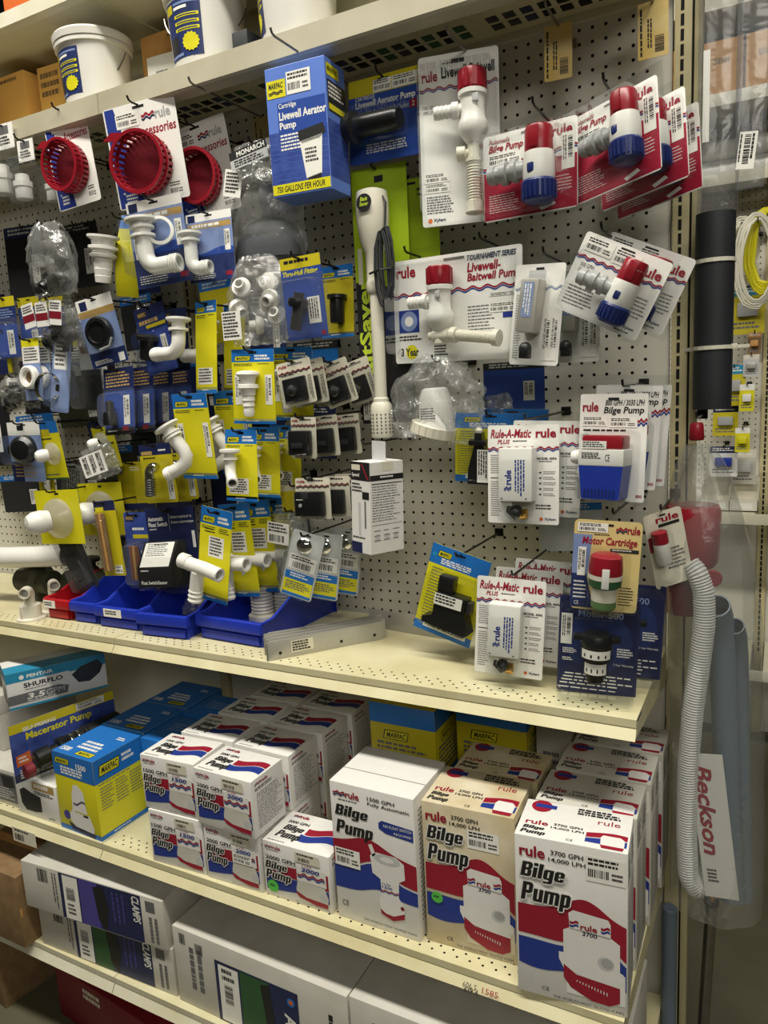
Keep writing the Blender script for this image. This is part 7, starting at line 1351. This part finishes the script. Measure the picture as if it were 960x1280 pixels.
def abadeco(F):
    f = F['front']; f.bars(.04, .06, .08, .2, 1, 3) ; f.fine(.1, .2, .2, .9, 2, 'ink_grey', 1, 3, rot=1); f.bars(.14, .12, .19, .26, 1, 4); f.rect(.26, .22, .74, 1.0, 'navy', 1); f.rect(.28, .26, .40, .98, 'sticker', 2); f.bars(.31, .5, .36, .75, 3, 3, 1); f.fine(.30, .3, .38, .48, 2, 'ink', 3); f.rect(.41, .24, .58, 1, 'green_ink', 2); f.poly([(.53, .3), (.58, .26), (.60, .7), (.56, 1.0)], 'ink', 3)
    f.disc(.70, .36, .022, 'sky_blue', 3); f.disc(.70, .36, .012, 'orange_ink', 4); f.text('ABA', .66, .52, .72, .95, 'sticker', 3, bold=.03, rot=-90); f.fine(.9, .3, .94, .8, 1, 'ink', 1, 2, rot=1)
carton('clamp_box', 'big white carton with a green panel and taped top, middle of the base shelf', (-.690, -.490, ZB), -1, .478, .33, .198, 'white_box', abadeco, None, 'carton', 'carton')
carton('clamp_box', 'big plain white carton at the right of the base shelf', (-.205, -.500, ZB), 0, .52, .34, .205, 'white_box', lambda F: F['front'].fine(.1, .2, .3, .5, 3, 'ink_grey', 1), None, 'carton', 'carton')
carton('cardboard_box', 'brown cardboard carton at the left of the base shelf, against the white cartons', (-1.428, -.536, ZB), 0, .243, .22, .205, 'kraft_dark', lambda F: (F['top'].rect(0, .44, 1, .56, 'kraft', 1), F['right'].rect(.0, .44, .03, .56, 'kraft', 1)), None, 'cardboard box')
carton('cardboard_box', 'dark brown carton deeper on the base shelf, at the left edge', (-1.46, -.29, ZB), 0, .25, .25, .27, 'kraft_dark', None, None, 'cardboard box')
carton('cardboard_box', 'brown carton standing on the floor under the base shelf, left', (-1.58, -.47, 0), -8, .20, .20, .245, 'kraft_dark', None, None, 'cardboard box')
def redlab(F): F['front'].fine(.30, .12, .52, .34, 2, 'cream', 1, 3, fill=.7)
carton('red_case', 'dark red case with a pale label lying on the floor under the base shelf', (-1.22, -.44, 0), -6, .42, .24, .16, 'maroon', redlab, None, 'case', 'case_body')
carton('cardboard_box', 'tan carton on the floor under the base shelf, right of the red case', (-.74, -.42, 0), 0, .26, .22, .22, 'kraft_dark', None, None, 'cardboard box')

# ================================================================== right end of the shelving
t = thing('black_pipe', 'thick black foam pipe strapped upright to the slotted upright', 'pipe', (.407, -.045, 1.625))
with part('foam_wall', t) as mb: mb.lathe([(.030, .0), (.034, 0), (.034, .352), (.028, .353), (.028, .02)], 'black_matt', None, 32)
for z, lb in ((1.893, 'pale cable tie round the black pipe, upper'), (1.738, 'pale cable tie round the black pipe, lower, its tail sticking out right')):
    t = thing('cable_tie', lb, 'cable tie', (.407, -.045, z), (0, 0, 0), 'pale cable ties')
    with part('tie_band', t) as mb:
        pts = [(-.055, .033, .0)]+[(.0352*math.cos(math.radians(a)), .0352*math.sin(math.radians(a)), .0) for a in range(150, 391, 20)]
        for q in range(len(pts)-1):
            (ax, ay, _), (bx, by, _) = pts[q], pts[q+1]; mb.add([(ax, ay, -.0035), (bx, by, -.0035), (bx, by, .0035), (ax, ay, .0035)], [(0,1,2,3)], 'cream_plastic')
            mb.add([(ax*1.03, ay*1.03, -.0035), (bx*1.03, by*1.03, -.0035), (bx*1.03, by*1.03, .0035), (ax*1.03, ay*1.03, .0035)], [(0,1,2,3)], 'cream_plastic')
        if 'lower' in lb: mb.box(.030, .042, -.012, .002, -.005, .005, 'cream_plastic', bev=.001); mb.box(.036, .062, -.004, -.002, -.003, .003, 'cream_plastic')
def sleeve(label, x, y, z0, z1, r0, r1, lab=None, film='sleeve_film', sq=.45):
    t = thing('plastic_sleeve', label, 'plastic sleeve', (x, y, z0), (0, 0, 0), 'clear plastic sleeves at the right end')
    with part('sleeve_film', t, Matrix.Diagonal((1, sq, 1, 1))) as mb:
        n = 22; vs = []; sg = 28
        for i in range(n+1):
            k = i/n; rr = r0+(r1-r0)*k
            for q in range(sg):
                a = 2*PI*q/sg; d = 1+.10*noise.noise(Vector((math.cos(a)*2+x*9, math.sin(a)*2, k*5*(z1-z0)))); vs.append((rr*d*math.cos(a), rr*d*math.sin(a), k*(z1-z0)))
        mb.add(vs, [(i*sg+q, i*sg+(q+1) % sg, (i+1)*sg+(q+1) % sg, (i+1)*sg+q) for i in range(n) for q in range(sg)], film)
    if lab: lab(t)
    return t
def lab1(t):
    with part('sleeve_label', t, T((-.012, -.022, .12))) as mb: mb.box(-.012, -.001, 0, .001, 0, .15, 'paper')
    with part('sleeve_header', t, T((-.014, -.022, .36))) as mb: mb.box(-.006, .022, 0, .001, 0, .05, 'navy'); mb.box(-.002, .008, -.0006, 0, .006, .02, 'kraft')
sleeve('long clear plastic sleeve above the black pipe, with a narrow white label inside', .408, -.05, 1.975, 2.75, .034, .038, lab1)
def lab2(t):
    with part('barcode_sticker', t, T((-.008, -.016, .03)) @ R(6, 'Y')) as mb: mb.box(-.014, .014, 0, .001, 0, .06, 'sticker'); f = Face(mb, T((-.014, -.0002, .06)), .028, .06); f.bars(.3, .08, .65, .9, 1, 4, 1); f.fine(.72, .06, .94, .9, 1, 'ink', 1, 3, rot=1); f.fine(.06, .06, .22, .9, 1, 'ink', 1, 5, rot=1)
sleeve('narrow clear plastic sleeve with a barcode sticker, right of the black pipe', .462, -.075, 2.005, 2.75, .022, .034, lab2, sq=.35)
# hand bilge pump in its bag
t = thing('hand_pump_kit', 'bagged hand pump with grey tubes, red head and ribbed hose, at the right end', 'hand pump kit', (.43, -.12, 1.60))
O = Vector((.43, -.12, 1.60))
def L(x, y, z): return Vector((x, y, z))-O
with part('red_handle', t) as mb: mb.lathe([(.012, -.028), (.014, -.024), (.012, .0), (.010, .004)], 'red_plastic', T(L(.388, -.12, 1.600)), 20)
with part('pump_head', t) as mb: mb.lathe([(.040, -.035), (.034, -.01), (.012, .06), (.012, .075)], 'clear_dull', T(L(.388, -.12, 1.49)), 26)
with part('red_bucket', t) as mb: mb.lathe([(.040, -.115), (.047, -.105), (.050, -.01), (.046, .0)], 'red_plastic', T(L(.384, -.125, 1.452)), 28)
with part('red_funnel', t) as mb: mb.lathe([(.042, -.03), (.046, -.01), (.046, .03), (.03, .04)], 'maroon', T(L(.372, -.10, 1.27)), 24); mb.lathe([(.014, -.004), (.016, 0), (.014, .004)], 'maroon', T(L(.424, -.165, 1.325)) @ OUT, 18)
with part('ribbed_hose', t) as mb:
    pts = [L(.385, -.165, 1.35), L(.398, -.17, 1.335), L(.410, -.17, 1.30), L(.412, -.17, 1.24), L(.405, -.17, 1.16), L(.394, -.17, 1.06), L(.388, -.17, .95), L(.388, -.17, .80), L(.392, -.17, .72), L(.405, -.165, .690), L(.420, -.15, .70), L(.425, -.14, .76)]
    fine_ = []
    for q in range(len(pts)-1):
        n = max(2, int((pts[q+1]-pts[q]).length/.0026))
        fine_ += [pts[q].lerp(pts[q+1], k/n) for k in range(n)]
    for _ in range(12): fine_ = [fine_[0]]+[(fine_[i-1]+fine_[i]*2+fine_[i+1])/4 for i in range(1, len(fine_)-1)]+[fine_[-1]]
    mb.tube(fine_, [.0195 if k % 2 else .0178 for k in range(len(fine_))], 'milky_hose', 16)
for k, (xa, xb, y, zt, r) in enumerate(((.434, .468, -.11, 1.262, .024), (.463, .488, -.075, 1.215, .018))):
    with part('grey_tube', t) as mb:
        p0, p1 = L(xa, y, zt), L(xb, y, .655-.02*k); mb.tube([p0+Vector((-.004, -.035, .006)), p0+Vector((.0, -.012, -.02)), p0.lerp(p1, .12), p0.lerp(p1, .95), p1], r, 'slate_hose', 24, hollow=.88, inner='black_matt')
        q = p0.lerp(p1, .95); mb.tube([q, p1], r*1.06, 'slate_hose', 24)
with part('paper_header', t) as mb:
    M_ = T(L(.438, -.175, .80)) @ R(5, 'Y'); M_ = T(L(.434, -.172, .85)) @ R(-7, 'Y'); mb.box(-.030, .030, 0, .001, -.16, .135, 'white_card', M_); f = Face(mb, M_ @ T((-.030, -.0003, .135)), .06, .295); f.text('Beckson', .12, .08, .62, .70, 'red_ink', 1, it=.2, bold=.028, rot=-90)
    f.fine(.15, .80, .5, .9, 4, 'ink', 1, 3)
with part('bag_film', t) as mb:
    vs = []; sg = 32; n = 30; zt, zb = 1.565, .64
    for i in range(n+1):
        k = i/n; z = zt+(zb-zt)*k; w_ = .022+.062*min(1, k/.22)**.7; cx = .392+.045*min(1, k*1.6); dp = .016+.050*min(1, k/.2)
        for q in range(sg):
            a = 2*PI*q/sg; nn = noise.noise(Vector((math.cos(a)*2.2, math.sin(a)*2.2, k*7)))*.007; vs.append(tuple(L(cx+(w_+nn)*math.cos(a), -.125+(dp+nn)*math.sin(a), z)))
    mb.add(vs, [(i*sg+q, i*sg+(q+1) % sg, (i+1)*sg+(q+1) % sg, (i+1)*sg+q) for i in range(n) for q in range(sg)], 'bag_milky')
hook(.388, -.012, 1.612, 'peg hook on the right upright holding the hand pump bag', .12)
t = thing('metal_rod', 'dark metal bar leaning beside the foot of the right upright', 'metal bar', (.405, -.02, 0))
with part('bar', t) as mb: mb.tube([(0, 0, .0), (.02, .01, .56)], .012, 'wire_steel', 10); mb.lathe([(.004, 0), (.008, .004), (.004, .008)], 'brass', T((.022, .0, .57)), 10)
with part('bar_cap', t) as mb: mb.lathe([(.014, 0), (.016, .004), (.014, .02)], 'black_plastic', T((.02, .01, .555)), 14)
t = thing('grey_conduit', 'grey pipe standing in front of the right upright below the lower shelf', 'pipe', (.345, -.05, 0))
with part('pipe_wall', t) as mb: mb.lathe([(.014, 0), (.016, .002), (.016, .55), (.014, .552)], 'slate_hose', None, 20)

# ================================================================== goods in the next aisle
FY = 2.1
def far_card(x, z, w, h, y, m1, m2, label, item=None):
    c = Card('far_pack', label, 'hanging pack', (x, y, z, 0, 0, 0, w, h), m1, 'packs in the next aisle', rad=.004); f = c.f; f.rect(0, 0, 1, .22, m2, 1); f.fine(.1, .05, .9, .18, 2, 'sticker', 2); f.fine(.1, .75, .9, .92, 2, 'ink_grey', 2); c.done()
    with part('pack_content', c.root, c.at(.5, .5, -.008)) as mb: mb.box(-w*.3, w*.3, -.012, .006, -h*.14, h*.14, item or 'grey_plastic', bev=.004)
    bpy.context.view_layer.update(); hook(x, FY, z+h*.46, 'peg hook in the next aisle holding the '+label.split(' in the next')[0], FY-y+.02); return c
far_card(.385, 1.93, .13, .20, 1.95, 'yellow_dim', 'teal', 'teal and yellow pack in the next aisle, right of the upper cable tie')
far_card(.34, 1.62, .09, .17, 1.93, 'yellow_dim', 'teal', 'teal and yellow pack in the next aisle, lower, beside the black pipe foot')
far_card(.31, 1.47, .10, .13, 1.96, 'yellow_dim', 'navy', 'navy and yellow pack in the next aisle, under the black pipe')
far_card(.395, 1.57, .055, .11, 1.85, 'yellow', 'sticker', 'small yellow and white pack in the next aisle, by the far upright', 'white_plastic')
far_card(.385, 1.40, .055, .10, 1.80, 'yellow', 'sticker', 'small bright yellow pack in the next aisle above the parts tray', 'yellow')
far_card(.415, 1.79, .05, .09, 1.92, 'kraft_dark', 'kraft', 'small brown pack in the next aisle beside the cable tie tail', 'kraft')
far_card(.405, 1.70, .06, .09, 1.92, 'pale_grey', 'cream', 'small silver pack in the next aisle below the brown one', 'zinc')
far_card(.31, 1.30, .11, .13, 1.90, 'white_card', 'navy', 'white and blue pack in the next aisle beside the hand pump', 'blue_plastic')
far_card(.385, 1.27, .10, .15, 1.96, 'white_box', 'cream', 'pale pack in the next aisle above the parts tray', 'pale_grey')
t = thing('parts_tray', 'cream divided tray on the far shelf, seen beside the hand pump bag', 'parts tray', (.33, 1.80, 1.101))
with part('tray_walls', t) as mb: mb.box(-.1, .12, 0, .2, 0, .004, 'cream_plastic'); mb.box(-.1, .12, 0, .003, 0, .05, 'cream_plastic'); mb.box(-.1, -.097, 0, .2, 0, .10, 'cream_plastic'); mb.box(.117, .12, 0, .2, 0, .10, 'cream_plastic'); mb.box(.01, .013, 0, .2, 0, .10, 'cream_plastic'); mb.box(-.1, .12, .197, .2, 0, .12, 'cream_plastic')
with part('tray_label', t) as mb: mb.box(-.08, .0, -.001, 0, .012, .036, 'paper'); mb.box(.025, .10, -.001, 0, .012, .036, 'paper')
for k, (x, z) in enumerate(((.20, 2.567), (.24, 2.491))):
    t = thing('white_pipe', 'white plastic pipe lying across the next aisle rack, '+('upper', 'lower')[k], 'pipe', (x, 1.93, z), (0, 0, 0), 'white pipes in the next aisle')
    with part('pipe_wall', t) as mb: mb.tube([(-.3, 0, 0), (.9, 0, 0)], .038, 'white_plastic', 22, hollow=.9)
for k, (x, lb) in enumerate(((.03, 'orange carton on the high far shelf, left'), (.215, 'orange carton on the high far shelf, middle'), (.365, 'orange carton on the high far shelf, right'))):
    carton('cardboard_box', lb, (x, 1.70, 2.70), 0, .14 if k else .17, .2, .20, 'kraft', lambda F: F['front'].fine(.3, .3, .8, .5, 1, 'kraft_dark', 1), 'orange cartons on the far shelf')
for k, (x, z, m1, r, lb) in enumerate(((.36, 2.15, 'cream_plastic', .07, 'coil of pale cable in the next aisle, right of the clear sleeve'), (.45, 2.14, 'yellow', .085, 'coil of yellow cable in the next aisle at the right picture edge'), (.42, 2.10, 'cream_plastic', .10, 'loose loop of pale cable in the next aisle over the yellow coil'))):
    t = thing('cable_coil', lb, 'cable coil', (x, 1.85-.05*k, z), (0, 0, 10*k), 'cable coils in the next aisle')
    with part('cable', t) as mb:
        rg = random.Random(k); pts = []
        for q in range(5*18): a = 2*PI*q/18; e = rg.uniform(-.004, .004); pts.append(((r*.55+.006*(q//18)+e)*math.cos(a), .006*math.sin(q*.7)+.004*(q//18), (r*1.5+.008*(q//18)+e)*math.sin(a)))
        mb.tube(pts, .0045 if k != 1 else .009, m1, 8)
    hook(x, FY, z+r*1.45, 'peg hook in the next aisle holding the '+lb.split(' in the')[0], FY-1.85+.05*k+.02)
